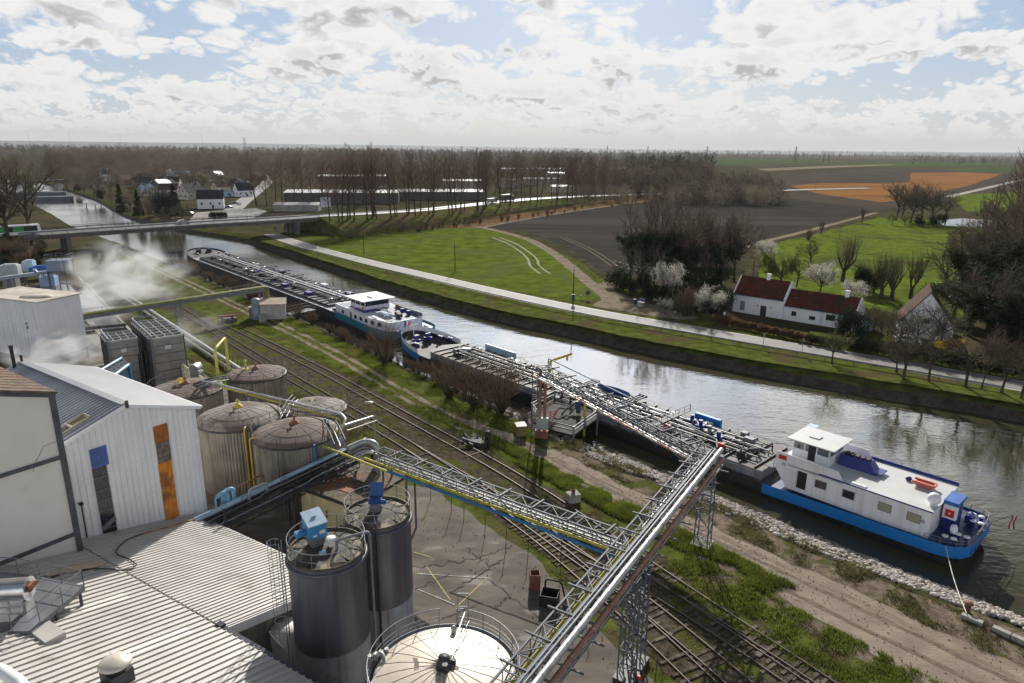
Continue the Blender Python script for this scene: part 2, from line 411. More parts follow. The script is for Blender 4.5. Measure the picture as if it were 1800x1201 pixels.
M_plough = mat('ploughed_soil', (0.052,0.047,0.042),0.95, var=0.28, scale=0.3, stretch=(.12,1.2,1), bump=0.10, bscale=1.6, col2=(0.078,0.070,0.062), c2lo=0.5, c2hi=0.7, c2scale=0.02, spec=0.0)
M_meadow = mat('meadow_grass', (0.092,0.122,0.019),0.95, var=0.35, scale=0.22, bump=0.12, bscale=1.3, col2=(0.098,0.105,0.040), c2lo=0.44, c2hi=0.72, c2scale=0.07, spec=0.0)
M_field2 = mat('pasture_grass', (0.105,0.142,0.022),0.95, var=0.38, scale=0.35, bump=0.16, bscale=1.2, col2=(0.066,0.070,0.025), c2lo=0.48, c2hi=0.68, c2scale=0.06, spec=0.0)
M_orange = mat('orange_stubble', (0.24,0.118,0.045),0.95, var=0.45, scale=0.10, stretch=(.12,1.6,1), col2=(0.13,0.085,0.05), c2lo=0.5, c2hi=0.7, c2scale=0.02, spec=0.0)
M_track = mat('dirt_track', (0.215,0.180,0.135),0.95, var=0.28, scale=0.5, bump=0.03, bscale=2.5, col2=(0.12,0.10,0.07), c2lo=0.55, c2hi=0.7, c2scale=0.22, spec=0.0)
M_road = mat('asphalt_road', (0.20,0.19,0.175),0.75, var=0.15, scale=0.4, bump=0.004, bscale=8, col2=(0.14,0.13,0.12), c2lo=0.55, c2hi=0.7, c2scale=0.15, spec=0.25)
M_reed = mat('dry_reeds', (0.16,0.10,0.055),0.95, var=0.4, scale=0.5, bump=0.2, bscale=1.5, col2=(0.07,0.075,0.025), c2lo=0.5, c2hi=0.65, c2scale=0.12, spec=0.0)
M_white = mat('road_paint', (0.62,0.61,0.57),0.7, var=0.2, scale=2.0)
overlay('far_grass', [(395,420),(520,412),(620,395),(860,398),(1010,455),(1080,505),(1180,520),(1300,575),(1560,590),(1800,640),(1800,710),(1700,694),(1500,662),(1300,630),(1150,602),(1000,570),(850,540),(700,500),(560,455),(440,418)], M_grass)
overlay('reed_strip', [(530,428),(585,408),(700,396),(840,384),(985,366),(1060,352),(1150,345),(1160,352),(1000,376),(900,392),(845,401),(720,402),(600,412),(545,432)], M_reed, jit=0.8)
overlay('meadow', [(506,426),(560,416),(600,408),(700,402),(842,402),(905,413),(965,437),(1012,472),(1058,520),(1040,527),(1000,526),(880,508),(760,483),(640,451),(560,437)], M_meadow)
overlay('ploughed_field', [(850,400),(960,379),(1080,362),(1160,352),(1300,352),(1400,350),(1540,366),(1540,372),(1330,424),(1290,450),(1160,485),(1072,484),(1046,470),(990,430),(925,408)], M_plough, jit=0.6)
overlay('pasture', [(1345,432),(1460,405),(1545,382),(1640,386),(1760,394),(1900,400),(1900,560),(1640,560),(1500,540),(1330,500)], M_field2, jit=1.0)
overlay('green_field', [(1668,345),(1710,333),(1830,318),(1900,320),(1900,372),(1700,372)], M_field2, jit=1.0)
M_far1 = mat('far_green_field', (0.060,0.085,0.028),0.95, var=0.2, scale=0.02, spec=0.0)
M_far2 = mat('far_brown_field', (0.075,0.063,0.050),0.95, var=0.2, scale=0.02, spec=0.0)
M_far3 = mat('far_pale_field', (0.20,0.17,0.12),0.95, var=0.2, scale=0.02, spec=0.0)
overlay('brown_field', [(1330,308),(1560,296),(1800,292),(1900,293),(1900,330),(1650,345),(1545,372),(1400,350),(1360,330)], M_far2, jit=2, step=20)
overlay('orange_field', [(1388,327),(1440,322),(1560,322),(1640,319),(1640,345),(1550,356),(1440,341)], M_orange, jit=1.5, step=8)
overlay('orange_field', [(1600,304),(1700,303),(1760,306),(1735,316),(1690,330),(1640,338),(1600,330)], M_orange, jit=1.5, step=8)
overlay('far_green_field', [(1180,281),(1300,279),(1520,284),(1800,286),(1800,290),(1560,294),(1400,292),(1240,290)], M_far1, jit=4, step=30)
overlay('far_green_field', [(1640,296),(1760,294),(1900,296),(1900,303),(1700,303)], M_far1, jit=3, step=30)
overlay('far_pale_field', [(1330,297),(1420,293),(1560,289),(1580,290),(1440,296),(1350,301)], M_far3, jit=1, step=30)
overlay('far_brown_field', [(1290,272.5),(1500,272.5),(1800,277),(1800,281),(1520,280),(1300,277)], M_far2, jit=10, step=100)
overlay('far_brown_field', [(1300,290),(1440,287),(1560,283),(1500,287),(1420,291),(1330,296)], M_far2, jit=3, step=40)
ribbon('field_track', [(838,399),(870,405),(925,420),(968,442),(1004,470),(1030,492),(1058,515),(1085,535)], 3.4, M_track, jit=0.2)
overlay('track_junction', [(1036,502),(1060,497),(1072,486),(1083,487),(1076,500),(1082,512),(1110,525),(1180,545),(1230,560),(1200,563),(1120,552),(1040,538),(1056,528),(1052,515)], M_track, jit=0.25, step=1.5)
ribbon('ploughed_edge_path', [(845,401),(900,390),(980,376),(1080,361),(1150,352)], 2.2, M_track, jit=0.2)
ribbon('far_track', [(1310,436),(1330,428),(1400,411),(1470,393),(1540,374)], 3.0, M_far3, jit=0.15)
ribbon('far_lane', [(1668,346),(1720,334),(1790,318),(1850,308)], 6, M_road)
road_px = [(478,412),(498,420),(520,427),(560,439),(650,462),(760,488),(900,520),(1050,551),(1200,577),(1350,603),(1500,628),(1650,654),(1800,680),(1900,698)]
ribbon('canal_road', road_px, 5.8, M_road)
ribbon('road_edge_line', road_px, 0.14, M_white, off=-2.55); ribbon('road_edge_line', road_px, 0.14, M_white, off=2.55)
M_rut = mat('pale_rut', (0.115,0.125,0.045),0.95, var=0.3, scale=1.0)
for o_ in (0.0,1.9): ribbon('tractor_track', [(865,418),(895,430),(925,452),(932,468),(950,482)], 0.7, M_rut, off=o_ * 1.4, jit=0.1)
for o_ in (0.0,1.9): ribbon('tramline', [(985,418),(1030,438),(1075,468)], 0.4, M_far3, off=o_, jit=0.05)
M_yard = mat('yard_asphalt', (0.122,0.104,0.086),0.85, var=0.35, scale=0.5, bump=0.006, bscale=6, col2=(0.24,0.22,0.20), c2lo=0.56, c2hi=0.68, c2scale=0.35, spec=0.15, stretch=(0.6,1.3,1))
M_gravel = mat('gravel_road', (0.235,0.190,0.148),0.95, var=0.22, scale=0.45, bump=0.03, bscale=5, col2=(0.17,0.135,0.10), c2lo=0.52, c2hi=0.68, c2scale=0.28, spec=0.2, stretch=(0.7,1.2,1))
M_ballast = mat('ballast', (0.078,0.064,0.048),0.95, var=0.5, scale=1.6, bump=0.08, bscale=6, col2=(0.080,0.088,0.022), c2lo=0.50, c2hi=0.60, c2scale=0.35, spec=0.0)
M_soil = mat('gravelly_soil', (0.15,0.12,0.09),0.95, var=0.45, scale=1.3, bump=0.06, bscale=5, col2=(0.075,0.085,0.025), c2lo=0.50, c2hi=0.60, c2scale=0.4, spec=0.0)
def uvpoly(pts): return [UVp(u, v).to_2d() for u, v in pts]
overlay('near_grass', [tuple(p) for p in uvpoly([(-235,28),(-60,28),(-52,27),(-38,26),(-30,25.5),(-22,26),(-6,27),(10,27),(10,40),(-10,46),(-20,47.5),(-45,49)] + [(u, bank_v(u, 1) - .7) for u in range(-52,-236,-8)])], M_grass, world=True)
overlay('soil_margin', [tuple(p) for p in uvpoly([(-52,48.6)] + [(u, bank_v(u, 1) - .6) for u in range(-50,12,4)] + [(12,40.5),(-6,41.2),(-16,41.5),(-24,42.5),(-30,43.8),(-36,46)])], M_soil, world=True, jit=0.5, step=1.5)
overlay('factory_ground', [tuple(p) for p in uvpoly([(-120,27.6),(-64,28.0),(-58,29.5),(-54,31.0),(-50.6,33.3),(-45,33.4),(-41.4,33.2),(-36,33.4),(-33,32.6),(-31,32.4),(-29.5,31.0),(-26.5,30.8),(-24.5,30.2),(-21,30.0),(-19.5,28.0),(-16,26.0),(-8,22),(10,20),(10,-40),(-120,-40)])], M_yard, world=True, jit=0.25, step=1.2)
overlay('gravel_road', [tuple(p) for p in uvpoly([(-62,47.2),(-56,47.8),(-50,48.9),(-40,48.3),(-34,48.6),(-26,48.3),(-20,48.6),(-10,48.9),(12,49.8),(12,41.0),(-8,42.4),(-14,43.3),(-20,44.0),(-26,45.0),(-33,45.6),(-42,45.8),(-50,46.4),(-56,46.0),(-62,45.6)])], M_gravel, world=True, jit=0.35, step=1.4)
rut = [(-230,47.0),(-180,47.4),(-150,47.8),(-125,48.0),(-98,47.8),(-77,46.4),(-60,46.2),(-50,47.2)]
for d_ in (0,1.7): ribbon('wheel_rut', [tuple(UVp(u, v - d_).to_2d()) for u, v in rut], 0.75, M_track, world=True, jit=0.14, step=1.5)
M_rutd = mat('damp_rut', (.15,.12,.09),.9, var=.3, scale=2, spec=.1)
for v_, m_ in ((46.9, M_rutd),(45.2, M_rutd),(47.6, M_track)): ribbon('wheel_rut', [tuple(UVp(u, v_ + .25 * math.sin(u * .13 + v_)).to_2d()) for u in range(-54,13,4)], .45, m_, world=True, jit=.09, step=1.2)
overlay('track_ballast', [tuple(p) for p in uvpoly([(-230,34.2),(-230,39.4),(-150,39.4),(-130,39.0),(-110,42.0),(-90,43.6),(-60,43.2),(-52,43.2),(-38,42.0),(-28,40.8),(-10,39.6),(10,38),(10,26),(-10,28.6),(-18,30.6),(-26,32.2),(-36,34.2),(-45,34.9),(-70,34.8),(-150,34.4)])], M_ballast, world=True, jit=0.3, step=1.0)
# ---- factory: helpers
def bear(a): return Vector((math.sin(R(a)), math.cos(R(a)),0))
def onplane(px, py, P0, a):
    u = px - 900; v = 600.5 - py; c, s = math.cos(ROLL), math.sin(ROLL); u, v = u * c - v * s, u * s + v * c
    x, y, z = u, FPX * math.cos(PITCH) + v * math.sin(PITCH),-FPX * math.sin(PITCH) + v * math.cos(PITCH)
    n = (math.cos(R(a)),-math.sin(R(a))); t = (P0[0] * n[0] + P0[1] * n[1]) / (x * n[0] + y * n[1])
    return Vector((x * t, y * t, z * t + CAMH))
def onslope(px, py, P0, n):
    u = px - 900; v = 600.5 - py; c, s = math.cos(ROLL), math.sin(ROLL); u, v = u * c - v * s, u * s + v * c
    d = Vector((u, FPX * math.cos(PITCH) + v * math.sin(PITCH),-FPX * math.sin(PITCH) + v * math.cos(PITCH)))
    o = Z(CAMH); t = (Vector(P0) - o).dot(n) / d.dot(n); return o + d * t
def railing(mb, pts, h=1.0, posts=1.5, rr=0.025, mid=True, n=5):
    pts = [Vector(p) for p in pts]; up = Z(h)
    mb.tube([p + up for p in pts], rr, n)
    if mid: mb.tube([p + up * 0.5 for p in pts], rr * 0.7, n)
    L = 0; mb.cyl(pts[0], pts[0] + up, rr, n=n)
    for a, b in zip(pts, pts[1:]):
        l = (b - a).length; 
        while L + posts <= l + 1e-6 + 0: 
            L += posts; q = a.lerp(b, min(1, L / l)); mb.cyl(q, q + up, rr, n=n)
        L -= l
    mb.cyl(pts[-1], pts[-1] + up, rr, n=n)
def circ(c, r, z, a0=0, a1=360, n=32): return [Vector((c[0] + r * math.cos(R(a0 + (a1 - a0) * i / n)), c[1] + r * math.sin(R(a0 + (a1 - a0) * i / n)), z)) for i in range(n + 1)]
M_steel = mat('galvanised_steel', (0.17,0.18,0.195),0.55,0.15, var=0.2, scale=2.0, streak=((0.12,0.09,0.07),0.3))
M_steeld = mat('dark_steel', (0.060,0.060,0.065),0.55,0.4, var=0.35, scale=2.0)
M_rust = mat('rusty_steel', (0.22,0.085,0.050),0.8,0.1, var=0.4, scale=2.0)
M_alu = mat('aluminium_cladding', (0.42,0.42,0.41),0.42,0.5, var=0.15, scale=1.5)
M_bluep = mat('blue_paint', (0.03,0.19,0.40),0.5, var=0.25, scale=1.5)
M_pbluep = mat('pale_blue_paint', (0.33,0.46,0.58),0.5, var=0.2, scale=1.5)
M_yelp = mat('yellow_paint', (0.46,0.40,0.05),0.6, var=0.25, scale=1.5)
M_ochre = mat('ochre_paint', (0.50,0.33,0.04),0.6, var=0.2, scale=1.5)
M_brownp = mat('red_brown_cladding', (0.30,0.14,0.10),0.7, var=0.3, scale=1.2)
M_black = mat('black_rubber', (0.012,0.012,0.012),0.7, var=0.3, scale=2)
M_conc = mat('concrete', (0.30,0.285,0.25),0.9, var=0.25, scale=0.8, bump=0.01, bscale=8, streak=((0.12,0.11,0.09),0.5))
M_whitecl = mat('white_cladding', (0.79,0.79,0.79),0.5, var=0.05, scale=0.6, streak=((0.55,0.52,0.47),0.35))
M_whiter = mat('white_sheet_roof', (0.46,0.435,0.40),0.55, var=0.12, scale=0.5, col2=(0.28,0.25,0.21), c2lo=0.58, c2hi=0.78, c2scale=0.35)
M_greyr = mat('grey_metal_roof', (0.36,0.37,0.39),0.42,0.35, var=0.12, scale=0.5)
M_crm = mat('cream_render', (0.66,0.635,0.58),0.85, var=0.06, scale=0.35, col2=(0.55,0.47,0.37), c2lo=0.58, c2hi=0.8, c2scale=0.4, bump=0.004, bscale=12)
M_glassd = mat('dark_glass', (0.02,0.022,0.025),0.12, var=0.4, scale=3, spec=0.8)
M_orgp = mat('orange_sheet', (0.62,0.22,0.02),0.45, var=0.3, scale=1.6, col2=(0.28,0.10,0.03), c2lo=0.5, c2hi=0.6, c2scale=0.8)
M_bluesh = mat('blue_translucent_sheet', (0.06,0.12,0.32),0.4, var=0.2, scale=2)
M_moss = mat('mossy_gravel_roof', (0.12,0.095,0.065),0.95, var=0.5, scale=2.5, bump=0.03, bscale=8, col2=(0.20,0.07,0.03), c2lo=0.55, c2hi=0.65, c2scale=0.6)
# ---- gabled hall with white cladding
E_ = Vector((-25.3,51.0,0)); g = bear(34.5); b_ = bear(304.5)
zE, zR = 12.0,13.8; HW = 5.35; LEN = 17.0
def hp(s, d, z): return E_ + g * s + b_ * d + Z(z)
hall = Thing('metal_hall', 'white corrugated metal hall with a gabled roof and tall orange and dark window strips', 'hall', hp(-HW, LEN / 2,0))
mb = MB()
mb.poly and None
prof = [(0,0),(-2 * HW, 0),(-2 * HW, zE),(-HW, zR),(0, zE)]
fv = [hp(s, 0, z) for s, z in prof]; bv = [hp(s, LEN, z) for s, z in prof]
mb.add(fv + bv, [(0,1,2,3,4),(9,8,7,6,5),(0,4,9,5),(1,6,7,2)])
k = 0.25
while k < 2 * HW:
    zt = zE + (zR - zE) * (1 - abs(k - HW) / HW)
    mb.bar(hp(-k, -0.03,0.1), hp(-k, -0.03, zt - 0.05),0.07,0.06, up=b_)
    mb.bar(hp(-k - 0.07,-0.016,0.1), hp(-k - 0.07,-0.016, zt - 0.05),0.03,0.03, up=b_)
    k += 0.40
for d in np.arange(0.3, LEN, 0.4): mb.bar(hp(0.03, d, 0.1), hp(0.03, d, zE - 0.05),0.07,0.06, up=g)
for z in (6.2,9.1): mb.bar(hp(0,-.045, z), hp(-2 * HW, -.045, z),.05,.05)
hall.part('wall', mb, M_whitecl)
def slope_sheet(mb, P, Q, S, T, th=0.06, rib=0.33, rh=0.05, rw=0.09, along='PS'):
    """roof sheet: P-Q upper edge, T-S lower edge; ribs from the upper edge to the lower edge"""
    P, Q, S, T = map(Vector, (P, Q, S, T)); n = (Q - P).cross(T - P).normalized()
    if n.z < 0: n = -n
    a = [P, Q, S, T]; lo = [p - n * th for p in a]
    f = [(0,1,2,3),(7,6,5,4),(0,4,5,1),(1,5,6,2),(2,6,7,3),(3,7,4,0)]
    if (Q - P).cross(S - P).z < 0: f = [tuple(reversed(x)) for x in f]
    mb.add(a + lo, f)
    L = max((Q - P).length, (S - T).length); m = int(L / rib)
    for i in range(m + 1):
        t = (i + 0.5) / (m + 1); A = P.lerp(Q, t); B = T.lerp(S, t)
        mb.bar(A + n * (rh / 2 - 0.004), B + n * (rh / 2 - 0.004), rw, rh, up=n)
mb = MB(); ov = 0.35
slope_sheet(mb, hp(-HW, -0.25, zR + 0.12), hp(-HW, LEN + 0.2, zR + 0.12), hp(ov, LEN + 0.2, zE + 0.0), hp(ov, -0.25, zE + 0.0), rib=0.33, rh=0.035, rw=0.07)
hr = hall.part('roof', mb, mat('white_hall_roof', (0.66,0.66,0.65),0.36,0.2, var=0.05, scale=0.4, streak=None))
mb = MB(); slope_sheet(mb, hp(-HW, LEN + 0.2, zR + 0.12), hp(-HW, -0.25, zR + 0.12), hp(-2 * HW - ov, -0.25, zE), hp(-2 * HW - ov, LEN + 0.2, zE), rib=0.42, rh=0.10, rw=0.16)
hall.part('roof', mb, mat('grey_ribbed_roof', (0.33,0.35,0.40),0.4,0.4, var=0.2, scale=0.3), label='grey ribbed roof slope facing left')
mb = MB(); mb.bar(hp(-HW, -0.3, zR + 0.17), hp(-HW, LEN + 0.25, zR + 0.17),0.55,0.07); hall.part('ridge_cap', mb, M_greyr, hr)
mb = MB(); mb.bar(hp(-HW, -0.30, zR - 0.02), hp(ov, -0.30, zE - 0.12),0.06,0.26); mb.bar(hp(-HW, -0.30, zR - 0.02), hp(-2 * HW - ov, -0.30, zE - 0.12),0.06,0.26)
mb.bar(hp(ov + 0.08,-0.3, zE - 0.08), hp(ov + 0.08, LEN, zE - 0.08),0.14,0.12); hall.part('verge_trim', mb, M_whitecl)
mb = MB(); mb.box(hp(-HW + 0.1,-0.38, zR + 0.1),(0.18,0.16,0.55)); hall.part('bracket', mb, M_steeld)
def strip_panel(name, s0, s1, z0, z1, m, d=-0.09, lean=0.0, parent=None, ribs=4, label=None):
    mb = MB(); a = hp(s0 - lean * 0, d, z0)
    mb.add([hp(s0, d, z0), hp(s1, d, z0), hp(s1, d, z1), hp(s0, d, z1), hp(s0, d + .06, z0), hp(s1, d + .06, z0), hp(s1, d + .06, z1), hp(s0, d + .06, z1)],
           [(0,1,2,3),(5,4,7,6),(0,4,5,1),(3,2,6,7),(0,3,7,4),(1,5,6,2)])
    for i in range(ribs):
        s = s0 + (s1 - s0) * (i + 0.5) / ribs; mb.bar(hp(s, d - 0.012, z0), hp(s, d - 0.012, z1),0.05,0.03, up=b_)
    return hall.part(name, mb, m, parent, label)
strip_panel('translucent_panel', -8.10,-6.95,9.75,11.25, M_bluesh, label='blue translucent sheet above the dark strip')
wn = strip_panel('window_strip', -8.12,-7.15,4.0,9.72, M_glassd, ribs=5, label='dark wired glass strip')
mb = MB()
for z in (4.9,6.4,7.2,8.0,9.0): mb = MB(); mb.bar(hp(-8.12,-0.13, z), hp(-7.15,-0.13, z),0.03,0.05); hall.part('glazing_bar', mb, M_steel, wn)
mb = MB(); mb.bar(hp(-8.12,-0.14,5.0), hp(-7.15,-0.14,5.5),0.04,0.35); hall.part('glazing_bar', mb, M_steel, wn)
strip_panel('orange_panel', -3.50,-2.40,10.05,11.42, mat('rust_orange_sheet', (0.36,0.11,0.02),0.5, var=0.3, scale=1.5), label='rust orange sheet')
strip_panel('window_strip', -3.48,-2.42,8.35,10.02, mat('dusty_glass', (0.16,0.13,0.11),0.3, var=0.6, scale=3), ribs=4, label='dusty clear glass strip')
strip_panel('orange_panel', -3.52,-2.45,3.4,8.32, M_orgp, label='bright orange sheet')
mb = MB(); pp = onplane(141,885, E_, 34.5); qq = onplane(152,948, E_, 34.5)
o1 = g * 0 - b_ * 0.15
mb.tube([qq + o1, pp + o1, pp + o1 + Z(0.15) - g * 0.2], 0.045,6); mb.box(pp + o1,(0.2,0.2,0.2)); hall.part('vent_pipe', mb, M_black)
nL = Z(1).lerp(Z(1),1); slL = (zR - zE) / HW
def lroof(s, d, dz=0.0): return hp(-HW - s, d, zR + 0.12 - s * slL + dz)
mb = MB()
for (s0, s1, d0, d1) in ((2.1,4.6,0.5,1.4),):
    c = [lroof(s0, d0,.05), lroof(s1, d0,.05), lroof(s1, d1,.05), lroof(s0, d1,.05)]
    for i in range(4): mb.bar(c[i] + Z(.1), c[(i + 1) % 4] + Z(.1),0.1,0.28)
mb.bar(lroof(3.3,0.5,.22), lroof(3.3,1.6,.22),0.16,0.1)
sk = hall.part('skylight', mb, M_conc)
mb = MB(); mb.slab(lroof(2.15,0.55,.1), lroof(3.25,0.55,.1), lroof(3.25,1.35,.1), lroof(2.15,1.35,.1),0.03); hall.part('board', mb, mat('weathered_board', (0.25,0.20,0.12),0.8, scale=2), sk)
mb = MB(); mb.slab(lroof(3.35,0.55,.02), lroof(4.55,0.55,.02), lroof(4.55,1.35,.02), lroof(3.35,1.35,.02),0.03); hall.part('opening', mb, M_black, sk)
mb = MB(); p = hp(-HW - 0.8, LEN - 0.6, zR - 0.1); mb.cyl(p, p + Z(1.8),0.14); mb.cyl(p + Z(1.75), p + Z(2.0),0.17)
q = hp(-HW, LEN, zR + 0.1); mb.box(q + Z(.3),(0.15,0.12,0.7)); hall.part('flue', mb, M_black)
# ---- tall cream building on the left
Cc = Vector((-29.57,41.44,0))
def cpn(s, d, z): return Cc + g * s + b_ * d + Z(z)
crb = Thing('cream_building', 'tall cream rendered building with a dark steel frame at the left edge', 'building', cpn(-5,4,0))
def ctop(s): return 16.54 - s * 0.33
mb = MB(); W_ = 12
mb.add([cpn(0,0,0), cpn(-W_, 0,0), cpn(-W_, 0, ctop(-W_)), cpn(0,0, ctop(0)), cpn(0,9,0), cpn(-W_, 9,0), cpn(-W_, 9, ctop(-W_)), cpn(0,9, ctop(0))],
       [(0,1,2,3),(4,7,6,5),(0,3,7,4),(1,5,6,2)])
crb.part('wall', mb, M_crm)
mb = MB(); mb.slab(cpn(0.12,-0.2, ctop(0) + .12), cpn(0.12,9.2, ctop(0) + .12), cpn(-W_, 9.2, ctop(-W_) + .12), cpn(-W_, -0.2, ctop(-W_) + .12),-0.14) if False else mb.add([cpn(0.15,-0.2, ctop(0) + .15), cpn(0.15,9.2, ctop(0) + .15), cpn(-W_, 9.2, ctop(-W_) + .15), cpn(-W_, -0.2, ctop(-W_) + .15)] + [cpn(0.15,-0.2, ctop(0) + .01), cpn(0.15,9.2, ctop(0) + .01), cpn(-W_, 9.2, ctop(-W_) + .01), cpn(-W_, -0.2, ctop(-W_) + .01)], [(0,1,2,3),(7,6,5,4),(0,4,5,1),(1,5,6,2),(2,6,7,3),(3,7,4,0)])
crr = crb.part('roof', mb, M_moss)
mb = MB()
for i in range(9):
    d = 0.6 + i * 1.0; mb.bar(cpn(0.1, d, ctop(0) + .17), cpn(-W_, d, ctop(-W_) + .17),0.07,0.05)
crb.part('roof_seam', mb, M_rust, crr)
mb = MB()
mb.bar(cpn(-0.15,-0.07,3.5), cpn(-0.15,-0.07,16.5),0.34,0.14, up=b_); mb.bar(cpn(-W_, -0.06, ctop(-W_) - .12), cpn(0.05,-0.06, ctop(0) - .12),0.12,0.26)
for z in (12.2,6.5): mb.bar(cpn(-W_, -0.075, z + 0.1), cpn(-0.32,-0.075, z),0.10,0.26)
mb.bar(cpn(-W_, -0.075,5.0), cpn(-0.32,-0.075,4.75),0.10,0.2)
crb.part('steel_frame', mb, mat('frame_steel', (0.075,0.08,0.09),0.6,0.2, var=0.3, scale=1.5))
mb = MB(); pts = [onplane(x, y, Cc, 34.5) - b_ * 0.012 for x, y in ((106,774),(90,779),(76,785),(70,799),(62,812),(58,830))]
mb.tube(pts, 0.014,4); crb.part('crack', mb, M_steeld)
# ---- low ribbed roof in the foreground
Dr = Vector((-16.9,33.9,5.0)); e_ = bear(122); p_ = bear(32); KR = 0.227; KL = 0.24
def lr(s, t): # s along the eave direction from D, t across (positive = away); returns point on the roof
    return Dr + e_ * s + p_ * t + Vector((0,0,-t * (KR if t > 0 else KL)))
def lrn(t): return (Z(1) + p_ * (KR if t > 0 else KL)).normalized()
def lrpx(px, py, side=-1, dz=0.0): return onslope(px, py, Dr + Z(dz), lrn(side))
low = Thing('low_workshop', 'low workshop with a wide pale ribbed sheet roof in the foreground', 'workshop', lr(-6,0) - Vector((0,0, lr(-6,0).z)))
mb = MB(); slope_sheet(mb, lr(-24,0), lr(0.25,0), lr(0.25,8.9), lr(-24,8.9), th=0.1, rib=0.36, rh=0.07, rw=0.06); lroof1 = low.part('roof', mb, M_whiter)
mb = MB(); slope_sheet(mb, lr(-26,-14), lr(12,-14), lr(12,-0.16), lr(-26,-0.16), th=0.1, rib=0.50, rh=0.085, rw=0.07); low.part('roof', mb, M_whiter)
mb = MB(); mb.bar(lr(0.2,-0.02) + Z(-.05), lr(12,-0.02) + Z(-.05),0.26,0.2); mb.box(lr(0.0,0.0) + Z(.04),(0.5,0.35,0.25), R(-32)); low.part('gutter', mb, mat('dark_gutter', (0.035,0.04,0.055),0.5,0.3, var=0.5, scale=1.5))
mb = MB(); mb.bar(lr(0.31,0.1) + Z(-.38), lr(0.31,8.9) + Z(-.38),0.08,0.62); mb.bar(lr(-24,8.97) + Z(-.12), lr(0.3,8.97) + Z(-.12),0.1,0.2); low.part('fascia', mb, M_whitecl)
mb = MB()
A0, A1, A2, A3 = lr(0.1,0.1), lr(0.1,8.6), lr(-24,8.6), lr(-24,0)
def wallq(a, b, drop=0.15): 
    mb.add([Vector((a.x, a.y, 0)), Vector((b.x, b.y, 0)), b - Z(drop), a - Z(drop)], [(0,1,2,3),(3,2,1,0)][:1])
wallq(A0, A1); wallq(A1, A2); wallq(lr(12,-0.3), lr(0.1,-0.3)); wallq(lr(11.8,-14), lr(11.8,-0.3))
low.part('wall', mb, mat('rough_concrete_wall', (0.22,0.20,0.17),0.95, var=0.3, scale=1.2, bump=0.02, bscale=6, streak=((0.06,0.055,0.05),0.7)))
M_transl = mat('translucent_roof_sheet', (0.66,0.65,0.59),0.4, var=0.08, scale=1.0)
for (a, b) in (((140,1072),(235,1055)),((195,1158),(350,1118))):
    P, Q = lrpx(*a), lrpx(*b); sP = (P - Dr).dot(e_); tP = (P - Dr).dot(p_); tQ = (Q - Dr).dot(p_)
    mb = MB(); dzz = Z(0.008)
    t0, t1 = min(tP, tQ), max(tP, tQ); t0 = max(t0,-9); 
    mb.slab(lr(sP - .5, t0) + dzz, lr(sP + .5, t0) + dzz, lr(sP + .5, t1) + dzz, lr(sP - .5, t1) + dzz, 0.02); low.part('rooflight', mb, M_transl, lroof1)
mb = MB(); pts = [lrpx(x, y, sd_, 0.1) for x, y, sd_ in ((90,1015,-1),(130,1003,-1),(165,1000,-1),(190,1000,-1),(215,1003,1),(234,999,1),(240,992,1),(228,983,1),(208,976,1),(203,970,1),(210,960,1),(225,948,1),(252,938,1))]
sp = []
for i in range(len(pts) - 1):
    for k in range(4): sp.append(pts[i].lerp(pts[i + 1], k / 4))
sp.append(pts[-1]); tag(obj('black_cable', mb.tube(sp, 0.04,6) or mb, M_black), 'thin black cable lying in a loop on the pale ribbed roof', 'cable')
mb = MB(); mb.tube([lrpx(253,937,1,.1), lrpx(300,925,1,.1), lrpx(344,912,1,.1)], 0.04,6); tag(obj('orange_conduit', mb, M_orgp), 'thin orange conduit lying across the far end of the pale roof', 'conduit')
mb = MB(); P = [lrpx(x, y, -1,0.15) for x, y in ((78,1008),(155,985),(186,992),(84,1012))]
mb.slab(lrpx(78,1010,-1,.2), lrpx(84,1013,-1,.12), lrpx(186,993,-1,.15), lrpx(160,983,-1,.2),0.08)
tag(obj('timber_board', mb, mat('pale_board', (0.50,0.38,0.27),0.8, var=0.3, scale=1)), 'pale board lying on the roof below the cream building', 'board')
# ---- walkway platform with a horizontal silencer
zP = 7.0
pA, pB, pC, pD = G3(148,1031, zP), G3(52,1112, zP), G3(-90,1118, zP), G3(-70,992, zP)
pA2 = G3(40,1000, zP); pE = G3(90,1022, zP)
plat = Thing('roof_platform', 'grey steel walkway platform with handrails standing on the pale roof', 'platform', (pB.x, pB.y, 0))
top_ = [G3(148,1031, zP), G3(52,1109, zP), G3(-80,1110, zP), G3(-80,1000, zP), G3(40,1010, zP)]
mb = MB(); mb.poly(top_, 0.05); plat.part('deck', mb, mat('deck_plate', (0.17,0.18,0.20),0.5,0.4, var=0.3, scale=0.8, col2=(0.30,0.12,0.05), c2lo=0.62, c2hi=0.66, c2scale=0.4))
mb = MB()
for a, b in zip(top_, top_[1:] + top_[:1]): mb.bar(a + Z(-.12), b + Z(-.12),0.08,0.28)
plat.part('edge_beam', mb, M_steel)
mb = MB()
for q in (top_[0].lerp(top_[1], 0.1), top_[0].lerp(top_[1], 0.55), top_[1].lerp(top_[2], 0.05), top_[0].lerp(top_[4], 0.6), top_[1].lerp(top_[2], 0.6)):
    mb = MB(); mb.cyl(q - Z(0.2), Vector((q.x, q.y, lrpx(100,1100).z - 1.2)),0.09, n=8); plat.part('support', mb, M_steeld)
mb = MB(); railing(mb, [top_[0] + Z(.02), top_[1] + Z(.02), top_[2]], 1.05,1.6,0.028); plat.part('handrail', mb, M_steel)
mb = MB(); railing(mb, [top_[0], top_[4] + Z(.02), top_[3]], 1.05,1.6,0.028); plat.part('handrail', mb, M_steel)
